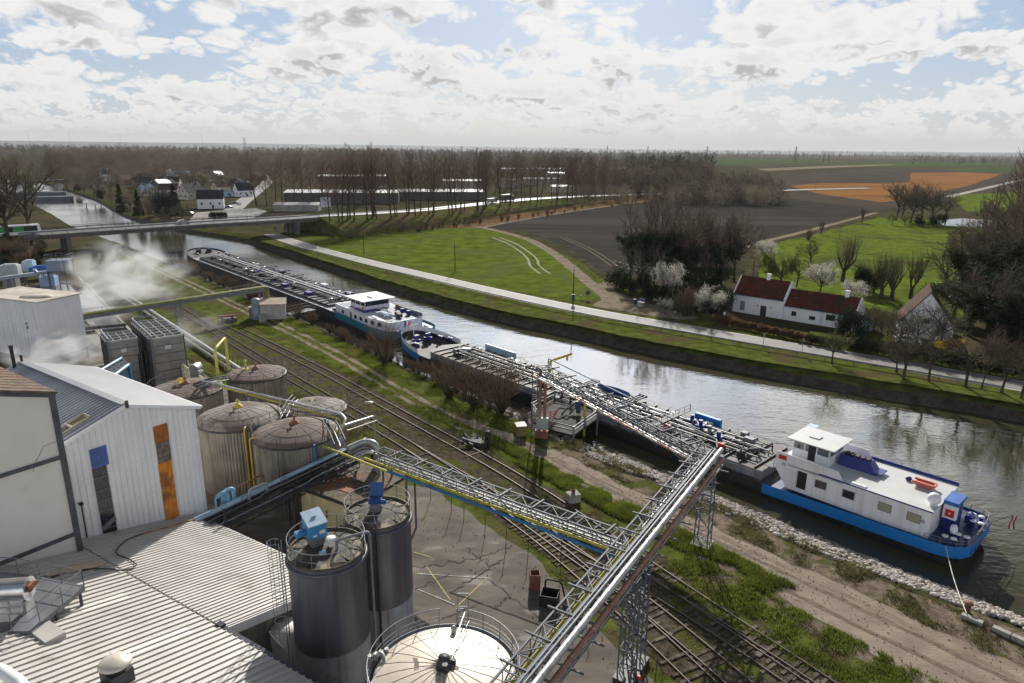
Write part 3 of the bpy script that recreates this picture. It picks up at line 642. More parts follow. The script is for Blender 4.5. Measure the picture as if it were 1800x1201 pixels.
ex = Thing('exhaust_silencer', 'shiny horizontal exhaust silencer with pipework on the grey roof platform', 'silencer', G3(30,1060, zP))
a = G3(-60,1042, zP + 1.3); b = G3(52,1034, zP + 1.3)
M_shiny = mat('polished_steel', (0.68,0.67,0.66),0.22,0.9, var=0.12, scale=1.5)
mb = MB(); mb.cyl(a, b, 0.62, n=28); mb.cyl(a.lerp(b, .35), a.lerp(b, .36),0.66, n=28); mb.cyl(a.lerp(b, .985), b, 0.66, n=28); ex.part('drum', mb, M_shiny)
mb = MB()
dirx = (b - a).normalized(); sdn = Vector((-dirx.y, dirx.x, 0))
for q in (.93,.4): mb = MB(); mb.box(a.lerp(b, q) - Z(0.95),(0.15,0.8,.7), math.atan2(dirx.y, dirx.x)); ex.part('saddle', mb, M_alu)
mb = MB()
for o_, zz in ((0.72,-0.25),(0.80,-0.6)):
    q = -sdn * o_; mb.tube([a.lerp(b, .45) + q + Z(zz), a.lerp(b, .75) + q + Z(zz), a.lerp(b, .78) + q + Z(zz - .4), a.lerp(b, .95) + q + Z(zz - .4)], 0.06,8)
    mb.tube([a.lerp(b, .48) + q + Z(zz), a.lerp(b, .48) + q + Z(-1.2)], 0.06,8); mb.sphere(a.lerp(b, .6) + q + Z(zz),0.13)
ex.part('pipework', mb, M_alu)
mb = MB(); mb.box(b + dirx * 0.10 + Z(.1),(0.14,0.5,0.4), math.atan2(dirx.y, dirx.x))
for k in range(5): mb.cyl(b + dirx * .15 + sdn * (-.3 + k * .15) + Z(.2), b + dirx * .4 + sdn * (-.3 + k * .15) + Z(.2),0.045, n=6)
ex.part('valve_block', mb, M_rust)
vb = lrpx(208,1197,-1,0.0); vt = Thing('roof_ventilator', 'round mushroom roof ventilator with a domed beige cap at the bottom of the picture', 'ventilator', vb)
mb = MB(); mb.box(vb + Z(0.25),(1.1,1.1,0.9), R(-32)); vt.part('curb', mb, M_steeld)
mb = MB(); mb.cyl(vb + Z(.7), vb + Z(1.05),0.5, n=24); vt.part('throat', mb, M_black)
mb = MB(); mb.lathe(vb + Z(1.05), [(0.50,-0.02),(0.76,0.0),(0.77,0.03),(0.68,0.13),(0.45,0.24),(0.2,0.30),(0.001,0.32)], 32)
for k in range(4): aa = R(45 + 90 * k); mb.box(vb + Vector((math.cos(aa) * .6, math.sin(aa) * .6,1.24)),(0.05,0.05,0.08))
vt.part('cap', mb, mat('beige_enamel', (0.60,0.54,0.46),0.4,0.1, var=0.06, scale=1))
mb = MB(); cv = [G3(-40,1168,9.0), G3(5,1180,9.0), G3(35,1201,9.0), G3(60,1240,9.0)]
mb.tube([Vector(p) for p in cv], 0.28,12); tag(obj('curved_duct', mb, M_whitecl), 'fat pale duct curving past the bottom left corner', 'duct')
q = lrpx(85,1118,-1); mb = MB(); mb.box(q + Z(.12),(1.7,1.0,0.35), R(-32)); tag(obj('roof_plinth', mb, M_whiter), 'low white plinth box under the corner of the grey platform', 'plinth')
# ---- dark silos
M_silo = mat('dark_silo_coating', (0.085,0.09,0.108),0.42,0.25, var=0.35, scale=0.7, streak=((0.16,0.155,0.15),0.7,1.1), stretch=(1,1,0.3))
M_silo2 = mat('silo_base_paint', (0.27,0.29,0.33),0.6, var=0.15, scale=0.8, streak=((0.10,0.04,0.03),0.7,0.9))
M_silotop = mat('silo_roof', (0.055,0.048,0.040),0.8, var=0.5, scale=1.2, col2=(0.25,0.20,0.12), c2lo=0.5, c2hi=0.6, c2scale=0.5)
def silo(c, r, zt, label, mach_rz, loc_extra):
    t = Thing('storage_silo', label, 'silo', (c[0], c[1], 0), 'dark storage silos with blue machines on top')
    mb = MB(); mb.lathe(c, [(r, 2.9),(r, zt - 1.2),(r, zt)], 48); mb.lathe(c, [(r + .02, zt - 0.42),(r + .14, zt - 0.38),(r + .14, zt - 0.24),(r + .02, zt - 0.2)], 48)
    for z in (3.6,5.3,7.0): mb.lathe(c, [(r + .003, z - .012),(r + .014, z),(r + .003, z + .012)], 48)
    t.part('shell', mb, M_silo)
    mb = MB(); mb.lathe(c, [(r - .01,0.0),(r - .01,2.9)], 48)
    t.part('skirt', mb, M_silo2)
    mb = MB(); mb.lathe(c, [(r, zt - 0.02),(r - .12, zt - 0.03),(r * .5, zt + .12),(0.001, zt + .2)], 48)
    for k in range(10): a = R(36 * k); mb.bar((c[0] + .5 * math.cos(a), c[1] + .5 * math.sin(a), zt + .14),(c[0] + r * .97 * math.cos(a), c[1] + r * .97 * math.sin(a), zt + .02),0.04,0.05)
    t.part('roof', mb, M_silotop)
    mb = MB(); mb.lathe(c, [(r - .02, zt),(r + .02, zt + .14),(r - .06, zt + .14),(r - .10, zt)], 48); t.part('kerb_ring', mb, mat('ochre_ring', (0.075,0.06,0.03),0.7, var=0.4, scale=2))
    mb = MB(); a0, a1 = loc_extra; railing(mb, circ(c, r - .03, zt, a0, a1,40),1.05,1.15,0.025); t.part('handrail', mb, M_steel)
    return t
sA, sB = (-11.0,36.0),(-8.75,40.2)
rA, rB = 2.28,2.14
siloA = silo(sA, rA, 8.8, 'nearer dark silo with a bright blue filter housing, cowl vent and caged ladder', 0,(0,360))
siloB = silo(sB, rB, 8.8, 'farther dark silo with a leaning blue motor unit on its roof', 0,(0,360))
mb = MB(); la = Vector((sA[0] - rA - .30, sA[1] - .55,0))
for dx in (-0.22,0.22): mb.cyl(la + Vector((0, dx, 0.4)), la + Vector((0, dx, 9.6)),0.03, n=6)
for i in range(30): mb.cyl(la + Vector((0,-.22,.6 + i * .3)), la + Vector((0,.22,.6 + i * .3)),0.015, n=5)
mb2 = MB()
for i in range(9):
    z = 2.4 + i * 0.9; mb2.tube([la + Vector((-0.35 + 0.35 * math.cos(a) - 0.05,0.36 * math.sin(a), z)) for a in [R(40 + 280 * j / 10) for j in range(11)]], 0.018,5)
for a in (90,135,180,225,270): mb2.cyl(la + Vector((-0.40 + 0.35 * math.cos(R(a)),.36 * math.sin(R(a)),2.4)), la + Vector((-0.40 + .35 * math.cos(R(a)),.36 * math.sin(R(a)),9.6)),0.014, n=5)
ld = siloA.part('ladder', mb, M_steel); siloA.part('ladder_cage', mb2, M_steel, ld)
def pipe(mb, pts, r, n=10, el=0.3):
    """pipe with rounded bends"""
    P = [Vector(p) for p in pts]; out = [P[0]]
    for i in range(1, len(P) - 1):
        a, b, c = P[i - 1], P[i], P[i + 1]; e = min(el, (b - a).length * .45,(c - b).length * .45)
        p0 = b + (a - b).normalized() * e; p2 = b + (c - b).normalized() * e
        for k in range(5):
            t = k / 4; out.append(p0 * (1 - t) ** 2 + b * 2 * t * (1 - t) + p2 * t * t)
    out.append(P[-1]); mb.tube(out, r, n); return mb
mb = MB(); cx, cy = sA; pipe(mb, [(cx + 0.7, cy - .3,9.0),(cx + .7, cy - .3,9.6),(cx + rA + .22, cy + .5,9.75),(cx + rA + .24, cy + .55,0.3)], 0.09); siloA.part('filling_pipe', mb, M_steel)
mb = MB(); cx, cy = sB; pipe(mb, [(cx - .1, cy - .9,9.0),(cx - .1, cy - 1.1,9.5),(cx + .35, cy - rB - .14,9.0),(cx + .35, cy - rB - .14,0.4)], 0.08); siloB.part('filling_pipe', mb, mat('dark_pipe', (.05,.05,.07),.4,.3))
def filter_unit(c, z, rz, thing, tilt=0.0, tall=1.0):
    cs, sn = math.cos(rz), math.sin(rz)
    def q(x, y, zz): return Vector((c[0] + x * cs - y * sn, c[1] + x * sn + y * cs, z + zz))
    mb = MB(); mb.add([q(-.35,-.35,0), q(.35,-.35,0), q(.35,.35,0), q(-.35,.35,0), q(-.5,-.5,1.0 * tall), q(.5,-.5,1.0 * tall), q(.5,.5,1.0 * tall), q(-.5,.5,1.0 * tall)], [(0,3,2,1),(4,5,6,7),(0,1,5,4),(1,2,6,5),(2,3,7,6),(3,0,4,7)])
    f = thing.part('filter_hopper', mb, mat('filter_grey', (.2,.2,.22),.5,.3))
    mb = MB(); h0 = 1.0 * tall
    mb.add([q(-.55,-.55, h0), q(.55,-.55, h0), q(.55,.55, h0), q(-.55,.55, h0), q(-.55,-.55, h0 + .9), q(.55,-.55, h0 + .9), q(.55,.55, h0 + 1.3), q(-.55,.55, h0 + 1.3)], [(0,3,2,1),(4,5,6,7),(0,1,5,4),(1,2,6,5),(2,3,7,6),(3,0,4,7)])
    h = thing.part('filter_housing', mb, M_bluep)
    mb = MB(); mb.add([q(-.6,-.62, h0 + .88), q(.6,-.62, h0 + .88), q(.6,.6, h0 + 1.33), q(-.6,.6, h0 + 1.33), q(-.6,-.62, h0 + .94), q(.6,-.62, h0 + .94), q(.6,.6, h0 + 1.39), q(-.6,.6, h0 + 1.39)], [(0,3,2,1),(4,5,6,7),(0,1,5,4),(1,2,6,5),(2,3,7,6),(3,0,4,7)])
    mb.box(q(0,0, h0 + 1.22),(.3,.05,.08), rz); thing.part('lid', mb, M_pbluep, h)
    mb = MB(); mb.box(q(-.85,.1, h0 + .3),(.6,.4,.28), rz); mb.cyl(q(-1.1,.1, h0 + .3), q(-.7,.1, h0 + .3),.17, n=12); thing.part('fan_motor', mb, M_bluep, h)
    mb = MB(); mb.box(q(.25,-.556, h0 + .35),(.35,.01,.22), rz); mb.box(q(-.2,-.556, h0 + .2),(.25,.01,.12), rz); thing.part('label_plate', mb, M_white, h)
filter_unit((sA[0] - .75, sA[1] + .35),8.85, R(38), siloA, 0,.75)
mb = MB(); c = (sB[0] - .15, sB[1] + .2); z = 9.0
mb.cyl((c[0], c[1], z - .1),(c[0], c[1], z + .3),0.42, n=16); mb.lathe((c[0], c[1], z + .3), [(.42,0),(.30,.2),(.2,.3)], 16); siloB.part('hopper_collar', mb, M_steel)
mb = MB(); mb.box((c[0], c[1], z + .75),(.85,.7,.35), R(5)); o = len(mb.v); mb.box((0,0,.5),(.85,.35,.95)); mb.xf(Matrix.Translation((c[0] + .02, c[1] + .25, z + .75)) @ Matrix.Rotation(R(-28),4, 'X'), o)
mb.cyl((c[0] + .4, c[1] - .2, z + .7),(c[0] + .7, c[1] - .3, z + .7),0.16, n=12); siloB.part('motor_unit', mb, mat('deep_blue_paint', (.015,.07,.22),.45, var=.2, scale=2))
mb = MB(); v = Vector((sA[0] + .25, sA[1] + .1,8.95)); mb.cyl(v, v + Z(.45),.18, n=16); mb.lathe(v + Z(.42), [(.2,0),(.30,.03),(.30,.16),(.22,.2),(.001,.22)], 20); siloA.part('cowl_vent', mb, mat('white_enamel', (.7,.7,.67),.4))
mb = MB(); v = Vector((sA[0] + .0, sA[1] - .75,9.0)); mb.cyl(v - Vector((.2,0,0)), v + Vector((.15,0,.1)),.13, n=12); siloA.part('valve', mb, M_pbluep)
# ---- cream dome tank in front
tc = (-3.45,30.2); tr = 3.72; tz = 5.0
dome = Thing('dome_tank', 'wide cream tank with a shallow seamed roof at the bottom of the picture', 'tank', (tc[0], tc[1], 0))
mb = MB(); mb.lathe(tc, [(tr, 0),(tr, tz)], 64); dome.part('shell', mb, M_crm)
mb = MB(); mb.lathe(tc, [(tr + .05, tz - .02),(tr - .1, tz + .03),(tr * .66, tz + .36),(tr * .33, tz + .58),(.001, tz + .68)], 64); dr = dome.part('roof', mb, mat('cream_tank_roof', (.64,.56,.47),.45,.15, var=.07, scale=.8, col2=(.45,.37,.28), c2lo=.6, c2hi=.8, c2scale=.5))
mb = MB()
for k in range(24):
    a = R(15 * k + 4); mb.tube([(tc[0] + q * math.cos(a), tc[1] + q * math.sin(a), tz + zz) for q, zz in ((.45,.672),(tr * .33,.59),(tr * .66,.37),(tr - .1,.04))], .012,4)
dome.part('seam', mb, mat('dark_seam_paint', (.34,.28,.22),.6), dr)  # seams in a darker brown than the tank roof
mb = MB(); mb.lathe(tc, [(tr + .05, tz - .35),(tr + .32, tz - .35),(tr + .32, tz + .02),(tr + .26, tz + .02),(tr + .26, tz - .29),(tr + .05, tz - .29)], 64); dome.part('edge_gangway', mb, mat('gangway_paint', (.16,.17,.20),.5,.3))
mb = MB(); railing(mb, circ(tc, tr + .29, tz, 100,100 + 345,60),1.1,1.25,.03, n=6); railing(mb, circ(tc, tr + .29, tz, 100,445,60),.55,50,.02); dome.part('handrail', mb, mat('handrail_paint', (.20,.215,.24),.45,.4))
mb = MB()
for dx in (-.3,.3): mb.cyl((tc[0] + .72 + dx, tc[1] + tr + .3,.2),(tc[0] + .72 + dx, tc[1] + tr + .3, tz + 2.1),.03, n=6)
mb.bar((tc[0] + .42, tc[1] + tr + .3, tz + 2.1),(tc[0] + 1.02, tc[1] + tr + .3, tz + 2.1),.05); mb.bar((tc[0] + .42, tc[1] + tr + .3, tz + 1.2),(tc[0] + 1.02, tc[1] + tr + .3, tz + 1.2),.04)
for i in range(14): mb.cyl((tc[0] + .42, tc[1] + tr + .3,.4 + i * .33),(tc[0] + 1.02, tc[1] + tr + .3,.4 + i * .33),.015, n=5)
dome.part('ladder', mb, M_steel)
mb = MB(); mb.lathe((tc[0], tc[1], tz + .6), [(.42,0),(.42,.18),(.3,.28),(.3,.55),(.001,.6)], 20); mb.cyl((tc[0] + .1, tc[1] - .5, tz + .6),(tc[0] + .1, tc[1] - .5, tz + 1.1),.16, n=10); mb.cyl((tc[0] + .5, tc[1] + .1, tz + .55),(tc[0] + .5, tc[1] + .1, tz + .9),.13, n=10); dome.part('agitator', mb, M_steeld)
mb = MB(); mb.tube([(tc[0] + .3, tc[1], tz + .75),(tc[0] + 1.1, tc[1] + tr - .1, tz + .55)], .03,6); mb.bar((tc[0] + .2, tc[1] - .1, tz + 1.0),(tc[0] + .85, tc[1] + tr, tz + 1.05),.05); dome.part('roof_pipe', mb, M_alu)
mb = MB(); mb.cyl((tc[0] + .25, tc[1] + tr - .75, tz + .05),(tc[0] + .25, tc[1] + tr - .75, tz + .5),.15, n=14); mb.sphere((tc[0] + .25, tc[1] + tr - .75, tz + .55),.17); dome.part('breather', mb, M_alu)
mb = MB(); pts = []
nn = 34; rr_ = random.Random(4)
for k in range(nn):
    a = 2 * math.pi * k / nn; rad = .55 + (rr_.random() ** 2) * (1.6 if 110 < math.degrees(a) < 210 else .35); pts.append((rad, a))
zf = lambda q: tz + .678 - .10 * (q / (tr * .33)) if q < tr * .33 else tz + .58 - .22 * (q - tr * .33) / (tr * .33)
vs = [(tc[0], tc[1], zf(0) + .015)] + [(tc[0] + q * math.cos(a), tc[1] + q * math.sin(a), zf(q) + .02) for q, a in pts]
mb.add(vs, [(0,1 + k, 1 + (k + 1) % nn) for k in range(nn)]); dome.part('spill_stain', mb, mat('product_stain', (.10,.085,.075),.7, var=.5, scale=3, col2=(.3,.27,.24), c2lo=.5, c2hi=.6, c2scale=2), dr)
mb = MB(); c0 = Vector((tc[0] - tr - .2, tc[1] + .8, tz)); 
for k in range(4): mb.cyl(c0 + Vector((-.2 + .25 * k, .3 * k, -.3)), c0 + Vector((-.2 + .25 * k, .3 * k, .5 - .1 * k)),.12, n=10)
pipe(mb, [c0 + Vector((-.3,.2,.2)), c0 + Vector((.4,.5,.35)), c0 + Vector((.6,-.1,.1)), c0 + Vector((.5,-.6,-.8))], .10); dome.part('inlet_manifold', mb, M_alu)
mb = MB(); f0 = Vector((-12.6,33.2,0)); f1 = Vector((-7.9,30.6,0)); q0 = Vector((-14.6,35.2,0))
P3 = [q0, f0, f1]; fh = 3.4
fen = Thing('mesh_fence', 'sagging wire mesh fence between the ribbed roof gutter and the nearer silo', 'fence', f0)
for a, b in zip(P3, P3[1:]):
    L = (b - a).length; d = (b - a).normalized(); n_ = int(L / .16)
    for k in range(-12, n_ + 1):
        s0, s1 = k * .16, k * .16 + 1.6; z0, z1 = fh - 1.6, fh
        for up_ in (0,1):
            a_, b_z = (s0, z0),(s1, z1)
            lo_ = max(0,-s0); hi_ = min(1.6, L - s0)
            if hi_ <= lo_: continue
            if up_: mb.bar(a + d * (s0 + lo_) + Z(z0 + lo_), a + d * (s0 + hi_) + Z(z0 + hi_),.012)
            else: mb.bar(a + d * (s0 + lo_) + Z(z1 - lo_), a + d * (s0 + hi_) + Z(z1 - hi_),.012)
    mb.bar(a + Z(fh), b + Z(fh),.02)
fen.part('wire_mesh', mb, M_steel)
mb = MB()
for p in (q0, f0, f0.lerp(f1,.5), f1): mb = MB(); mb.cyl(p, p + Z(fh + .15),.035, n=6); fen.part('post', mb, M_steel)
mb = MB(); mb.lathe((-14.0,36.4), [(1.0,0),(1.0,2.9),(.001,3.0)], 24); tag(obj('rendered_pit', mb, M_crm), 'pale rendered round pit wall beside the caged ladder of the nearer silo', 'pit')
# ---- corrugated dome tanks
M_corr = mat('weathered_corrugated_sheet', (0.27,0.235,0.19),0.75,0.0, var=0.3, scale=0.5, streak=((0.06,0.05,0.042),0.85,1.0))
M_trf = mat('brown_tank_roof', (0.155,0.110,0.090),0.85, var=0.25, scale=0.6, col2=(0.22,0.185,0.155), c2lo=0.5, c2hi=0.7, c2scale=0.25, bump=0.006, bscale=6)
M_trg = mat('grey_tank_roof', (0.24,0.21,0.18),0.85, var=0.25, scale=0.6, col2=(0.13,0.10,0.085), c2lo=0.52, c2hi=0.6, c2scale=0.3, bump=0.006, bscale=6)
M_rail = mat('tank_handrail', (0.10,0.095,0.09),0.7,0.2, var=0.4, scale=2)
def truss_box(mb, P, Q, w_, h_, bay=1.3, ch=.10, br=.055, right=None):
    P = Vector(P); Q = Vector(Q); d = (Q - P); L = d.length; d.normalize(); r = Vector((d.y, -d.x, 0)).normalized(); u = Z(1); n = max(2, int(L / bay))
    c4 = [P + r * (-w_ / 2), P + r * (w_ / 2), P + r * (w_ / 2) + u * h_, P - r * (w_ / 2) + u * h_]
    for c in c4: mb.bar(c, c + d * L, ch, ch)
    for k in range(n + 1):
        o = d * (L * k / n)
        for i, j in ((0,1),(1,2),(2,3),(3,0)): mb.bar(c4[i] + o, c4[j] + o, br, br)
        if k < n:
            o2 = d * (L * (k + 1) / n)
            for i, j in (((0,3),(1,2)) if k % 2 else ((3,0),(2,1))): mb.bar(c4[i] + o, c4[j] + o2, br, br)
            i, j = ((0,1) if k % 2 else (1,0)); mb.bar(c4[i] + o, c4[j] + o2, br, br); mb.bar(c4[3 - i] + o, c4[3 - j] + o2, br, br)
    return d, r, L
def corr_tank(c, r, h, dome, label, rm, seams=16, rings=(0.35,0.68), rail=(0,360), nz=True):
    t = Thing('corrugated_tank', label, 'tank', (c[0], c[1], 0), 'corrugated tanks beside the railway')
    n = 84; vs = []
    for z in (0, h - .05):
        for k in range(2 * n):
            a = math.pi * k / n; rr = r - (.09 if k % 2 else 0); vs.append((c[0] + rr * math.cos(a), c[1] + rr * math.sin(a), z))
    mb = MB(); mb.add(vs, [(k, (k + 1) % (2 * n),2 * n + (k + 1) % (2 * n),2 * n + k) for k in range(2 * n)]); t.part('shell', mb, M_corr)
    mb = MB(); prof = [(r + .06, h - .1)] + [(r * math.cos(R(q * 15)) if False else r * (1 - q / 6), h + dome * (1 - (1 - q / 6) ** 2)) for q in range(0,6)] + [(.001, h + dome)]
    mb.lathe(c, prof, 64); rf = t.part('roof', mb, rm)
    mb = MB(); zf = lambda q: h + dome * (1 - (q / r) ** 2) + .008
    for k in range(seams):
        a = 2 * math.pi * k / seams; mb.tube([(c[0] + r * q * math.cos(a), c[1] + r * q * math.sin(a), zf(r * q)) for q in (.06,.25,.5,.75,.98)], .018,4)
    for q in rings: mb.tube(circ(c, r * q, zf(r * q),0,360,48),.016,4)
    t.part('seam', mb, mat('roof_seam', (.09,.075,.065),.8), rf)
    mb = MB(); mb.lathe(c, [(r + .02, h - .22),(r + .13, h - .2),(r + .13, h - .06),(r + .02, h - .04)], 64); t.part('rim_band', mb, M_steeld)
    mb = MB(); railing(mb, circ(c, r + .06, h - .05, rail[0], rail[1], 48),1.0,1.35,.022, n=4); t.part('handrail', mb, M_rail)
    if nz:
        mb = MB(); z = h + dome; mb.lathe((c[0], c[1], z - .03), [(.45,0),(.45,.08),(.25,.16),(.25,.3),(.001,.32)], 16); mb.cyl((c[0], c[1], z),(c[0], c[1], z + .75),.09, n=8); mb.cyl((c[0] - .2, c[1], z + .6),(c[0] + .25, c[1], z + .6),.06, n=6); t.part('vent', mb, M_ochre if rm is M_trg else M_rust)
    return t
TH = 6.8
t1 = corr_tank((-26.5,61.9),3.85, TH, .95, 'corrugated tank with a grey and brown dome roof right beside the white hall', M_trg)
t2 = corr_tank((-19.9,58.2),3.7, TH, .85, 'corrugated tank with a brown seamed roof nearest the pipe rack', M_trf, rings=(.33,.66))
t5 = corr_tank((-20.6,66.2),3.3,6.0,.8, 'pale low-domed tank half hidden behind the two front corrugated tanks', M_trg, nz=False)
t3 = corr_tank((-29.6,75.0),3.25, TH, .5, 'farthest corrugated tank with a tall yellow pipe loop on its roof edge', M_trf)
t4 = corr_tank((-35.2,69.6),3.6, TH, .55, 'corrugated tank with a fat yellow bent vent just behind the hall roof', M_trf)
def yp(name, thing, pts, r, m, el=.3, n=8):
    mb = MB(); pipe(mb, pts, r, n, el); return thing.part(name, mb, m)
cx, cy = -26.5,61.9; a = R(-62); q = (cx + 3.95 * math.cos(a), cy + 3.95 * math.sin(a))
yp('drop_pipe', t1, [(q[0] - .1, q[1] + .5, TH + .1),(q[0], q[1] - .05, TH + .1),(q[0] + .05, q[1] - .1,1.0)], .09, M_ochre)
cx, cy = -19.9,58.2; a = R(-152); q = (cx + 3.95 * math.cos(a), cy + 3.95 * math.sin(a))
yp('drop_pipe', t2, [(q[0] + .6, q[1] + .2, TH + .1),(q[0], q[1], TH + .1),(q[0], q[1], .5)], .09, M_ochre)
a = R(-48); q = (cx + 3.85 * math.cos(a), cy + 3.85 * math.sin(a)); yp('drop_pipe', t2, [(q[0], q[1], TH),(q[0], q[1], 3.2)], .10, M_bluep)
mb = MB(); a = R(-92)
for da in (-.05,.05): mb.cyl((cx + 3.95 * math.cos(a + da), cy + 3.95 * math.sin(a + da),.2),(cx + 3.95 * math.cos(a + da), cy + 3.95 * math.sin(a + da), TH + 1.0),.03, n=5)
for i in range(22): mb.cyl((cx + 3.95 * math.cos(a - .05), cy + 3.95 * math.sin(a - .05),.4 + i * .3),(cx + 3.95 * math.cos(a + .05), cy + 3.95 * math.sin(a + .05),.4 + i * .3),.014, n=4)
t2.part('ladder', mb, M_rail)
p3 = G3(384,668, TH + .2); p3b = G3(402,650, TH + .2)
mb = MB(); pipe(mb, [p3, p3 + Z(3.6), p3b + Z(3.9), p3b], .16,10,.5); t3.part('pipe_loop', mb, mat('pale_yellow_paint', (.52,.44,.10),.55, var=.2, scale=1))
mb = MB(); mb.bar(p3 + Z(2.6), p3b + Vector((1.5,-1.8,.1)),.07); t3.part('stay', mb, M_yelp)
v4 = G3(318,677, TH + .4); mb = MB(); mb.tube([v4 + Vector((0.35 - .35 * math.cos(R(k)) - .35,0,.35 + .35 * math.sin(R(k)))) if k <= 180 else v4 for k in range(0,181,15)], .14,10); mb.cyl(v4 - Z(.3), v4 + Z(.35),.14); mb.cyl(v4 - Z(.3), v4 - Z(.2),.34, n=16)
t4.part('bent_vent', mb, mat('yolk_yellow_paint', (.62,.42,.05),.5))
v3 = G3(432,648, TH + .5); mb = MB(); mb.cyl(v3, v3 + Z(.8),.12); mb.sphere(v3 + Z(.85),.2); mb.cyl(v3 - Z(.1), v3,.35, n=16); t3.part('vent', mb, M_yelp)
pb = Thing('tank_pipework', 'long white and yellow pipes running over the row of corrugated tanks', 'pipework', (-25,66,0))
wpts = [G3(x, y, z) for x, y, z in ((385,676,7.6),(430,688,7.6),(470,697,7.6),(550,716,7.8),(600,728,7.9))]
mb = MB(); pipe(mb, [wpts[0] + Vector((-2.5,1.2,0))] + wpts + [wpts[-1] + Vector((.7,-1.2,0)), G3(597,762,7.2), G3(597,770,6.0)], .13,8); pb.part('white_pipe', mb, M_alu)
mb = MB(); pipe(mb, [G3(388,680,7.4), G3(440,694,7.4), G3(540,721,7.5), G3(598,737,7.6), G3(596,757,7.0), G3(547,777,6.3), G3(600,797,6.3), G3(680,829,6.3)], .10,8); pb.part('yellow_pipe', mb, M_yelp)
mb = MB(); pipe(mb, [G3(597,768,6.2), G3(610,800,4.0), G3(640,830,2.0)], .22,10); pb.part('return_pipe', mb, M_alu)
for i, (x, y, z) in enumerate(((437,700,7.3),(571,736,7.5),(597,770,6.4))):
    a = G3(x, y, z); mb = MB(); mb.cyl((a.x, a.y, a.z - (1.8 if i < 2 else 2.4)), a, .11, n=8); pb.part('stanchion', mb, M_pbluep if i != 1 else M_bluep)
rr_ = random.Random(11)
for (x0, y0, x1, y1) in ((345,682,400,668),(500,735,520,705),(575,745,595,785)):
    for k in range(5):
        mb = MB(); o = Vector((rr_.uniform(-.5,.5), rr_.uniform(-.5,.5), rr_.uniform(0,.5)))
        pipe(mb, [G3(x0, y0,7.0) + o, G3((x0 + x1) / 2,(y0 + y1) / 2 - 3,7.3) + o, G3(x1, y1,7.0) + o], .06,6); pb.part('small_pipe', mb, M_alu if k % 2 else M_steeld)
pl = G3(660,797,0); zt_ = 4.3
por = Thing('pipe_portal', 'lone grey pipe portal standing between the tanks and the tracks', 'pipe', pl)
mb = MB(); pipe(mb, [pl + Z(.1), pl + Z(zt_), G3(600,750, zt_ + 1.3)], .16,10); por.part('main_pipe', mb, M_alu)
mb = MB(); pipe(mb, [pl + Vector((.45,-.2,.1)), pl + Vector((.45,-.2, zt_ - .35)), G3(610,757, zt_ + .8)], .05,6); por.part('small_pipe', mb, M_alu)
mb = MB(); mb.box(pl + Vector((.1,0,.25)),(.8,.6,.5)); mb.cyl(pl + Vector((-.3,0,.5)), pl + Vector((.5,0,.5)),.16); por.part('valve', mb, M_steeld)
# ---- pipe rack from the workshop to the yard corner
ra = G3(350,913,3.2); rb_ = G3(618,787,5.9); RZ = 5.2; rd = (rb_ - ra).normalized(); rp = Vector((rd.y, -rd.x, 0))
rack = Thing('pipe_rack', 'overhead rack of many dark pipes topped by one pale blue pipe', 'pipe rack', (ra.x, ra.y, 0))
mb = MB(); L = (rb_ - ra).length
for s_ in (-.25,1.65): mb.bar(ra + rp * s_ + Z(-.75), rb_ + rp * s_ + Z(-.75),.12,.22)
truss_box(mb, ra + rp * .7 + Z(-1.3), rb_ + rp * .7 + Z(-1.3),1.7,.7,1.4,.09,.05)
for k in range(9): mb.bar(ra + rd * (L * k / 8) + rp * -.3 + Z(-.65), ra + rd * (L * k / 8) + rp * 1.7 + Z(-.65),.12,.12)
rack.part('rack_frame', mb, M_steeld)
mb = MB(); mb.tube([ra - rd * .3 + rp * -.1, rb_ - rd * .6 + rp * -.1], .24,14)
for k in range(8): mb.cyl(ra + rd * (L * k / 8 + .2) - rp * .1, ra + rd * (L * k / 8 + .3) - rp * .1,.255, n=14)
rack.part('large_pipe', mb, M_pbluep)
for k in range(11):
    mb = MB(); of = rp * (.12 + (k % 6) * .26) + Vector((0,0,-.50 + (k // 6) * .22 + rr_.uniform(0,.12)))
    jog = rr_.uniform(.3,.8)
    pipe(mb, [ra - rd * .1 + of, ra + rd * L * jog + of, ra + rd * (L * jog + .3) + of + Z(.15), rb_ - rd * rr_.uniform(0,.8) + of + Z(.15)], rr_.choice([.05,.06,.08,.09]),6,.15)
    rack.part('pipe', mb, [M_steeld, M_black, M_steel][k % 3])
for k in range(3):
    mb = MB(); q = ra + rd * (L * (.25 + .25 * k)) + rp * .3; pipe(mb, [q + Z(-.4), q + Z(.35), q + rd * .5 + Z(.35), q + rd * .5 + Z(-.4)], .035,6,.12); rack.part('vent_loop', mb, M_steel)
for q in (.12,.55,.97):
    for s_ in (-.2,1.6):
        mb = MB(); b = ra + rd * L * q + rp * s_; mb.cyl((b.x, b.y, 0),(b.x, b.y, RZ - .8),.1, n=8); rack.part('column', mb, M_steeld)
lp = ra + rd * 1.6 - rp * .55
for k in range(2):
    mb = MB(); o = lp + rd * .55 * k - rp * .15 * k; pipe(mb, [o + Z(-.6), o + Z(1.0), o + rd * .9 + Z(1.0), o + rd * .9 + Z(-.3)], .17,12,.4); rack.part('expansion_loop', mb, mat('light_blue_lagging', (.20,.44,.62),.5, var=.2, scale=1.5))
mb = MB(); o = lp + rd * 1.8; pipe(mb, [o + Z(-.3), o + Z(.9), o + rd * 2.2 - rp * .1 + Z(1.0), o + rd * 2.2 - rp * .1 + Z(-.3)], .07,8); rack.part('copper_pipe', mb, M_rust)
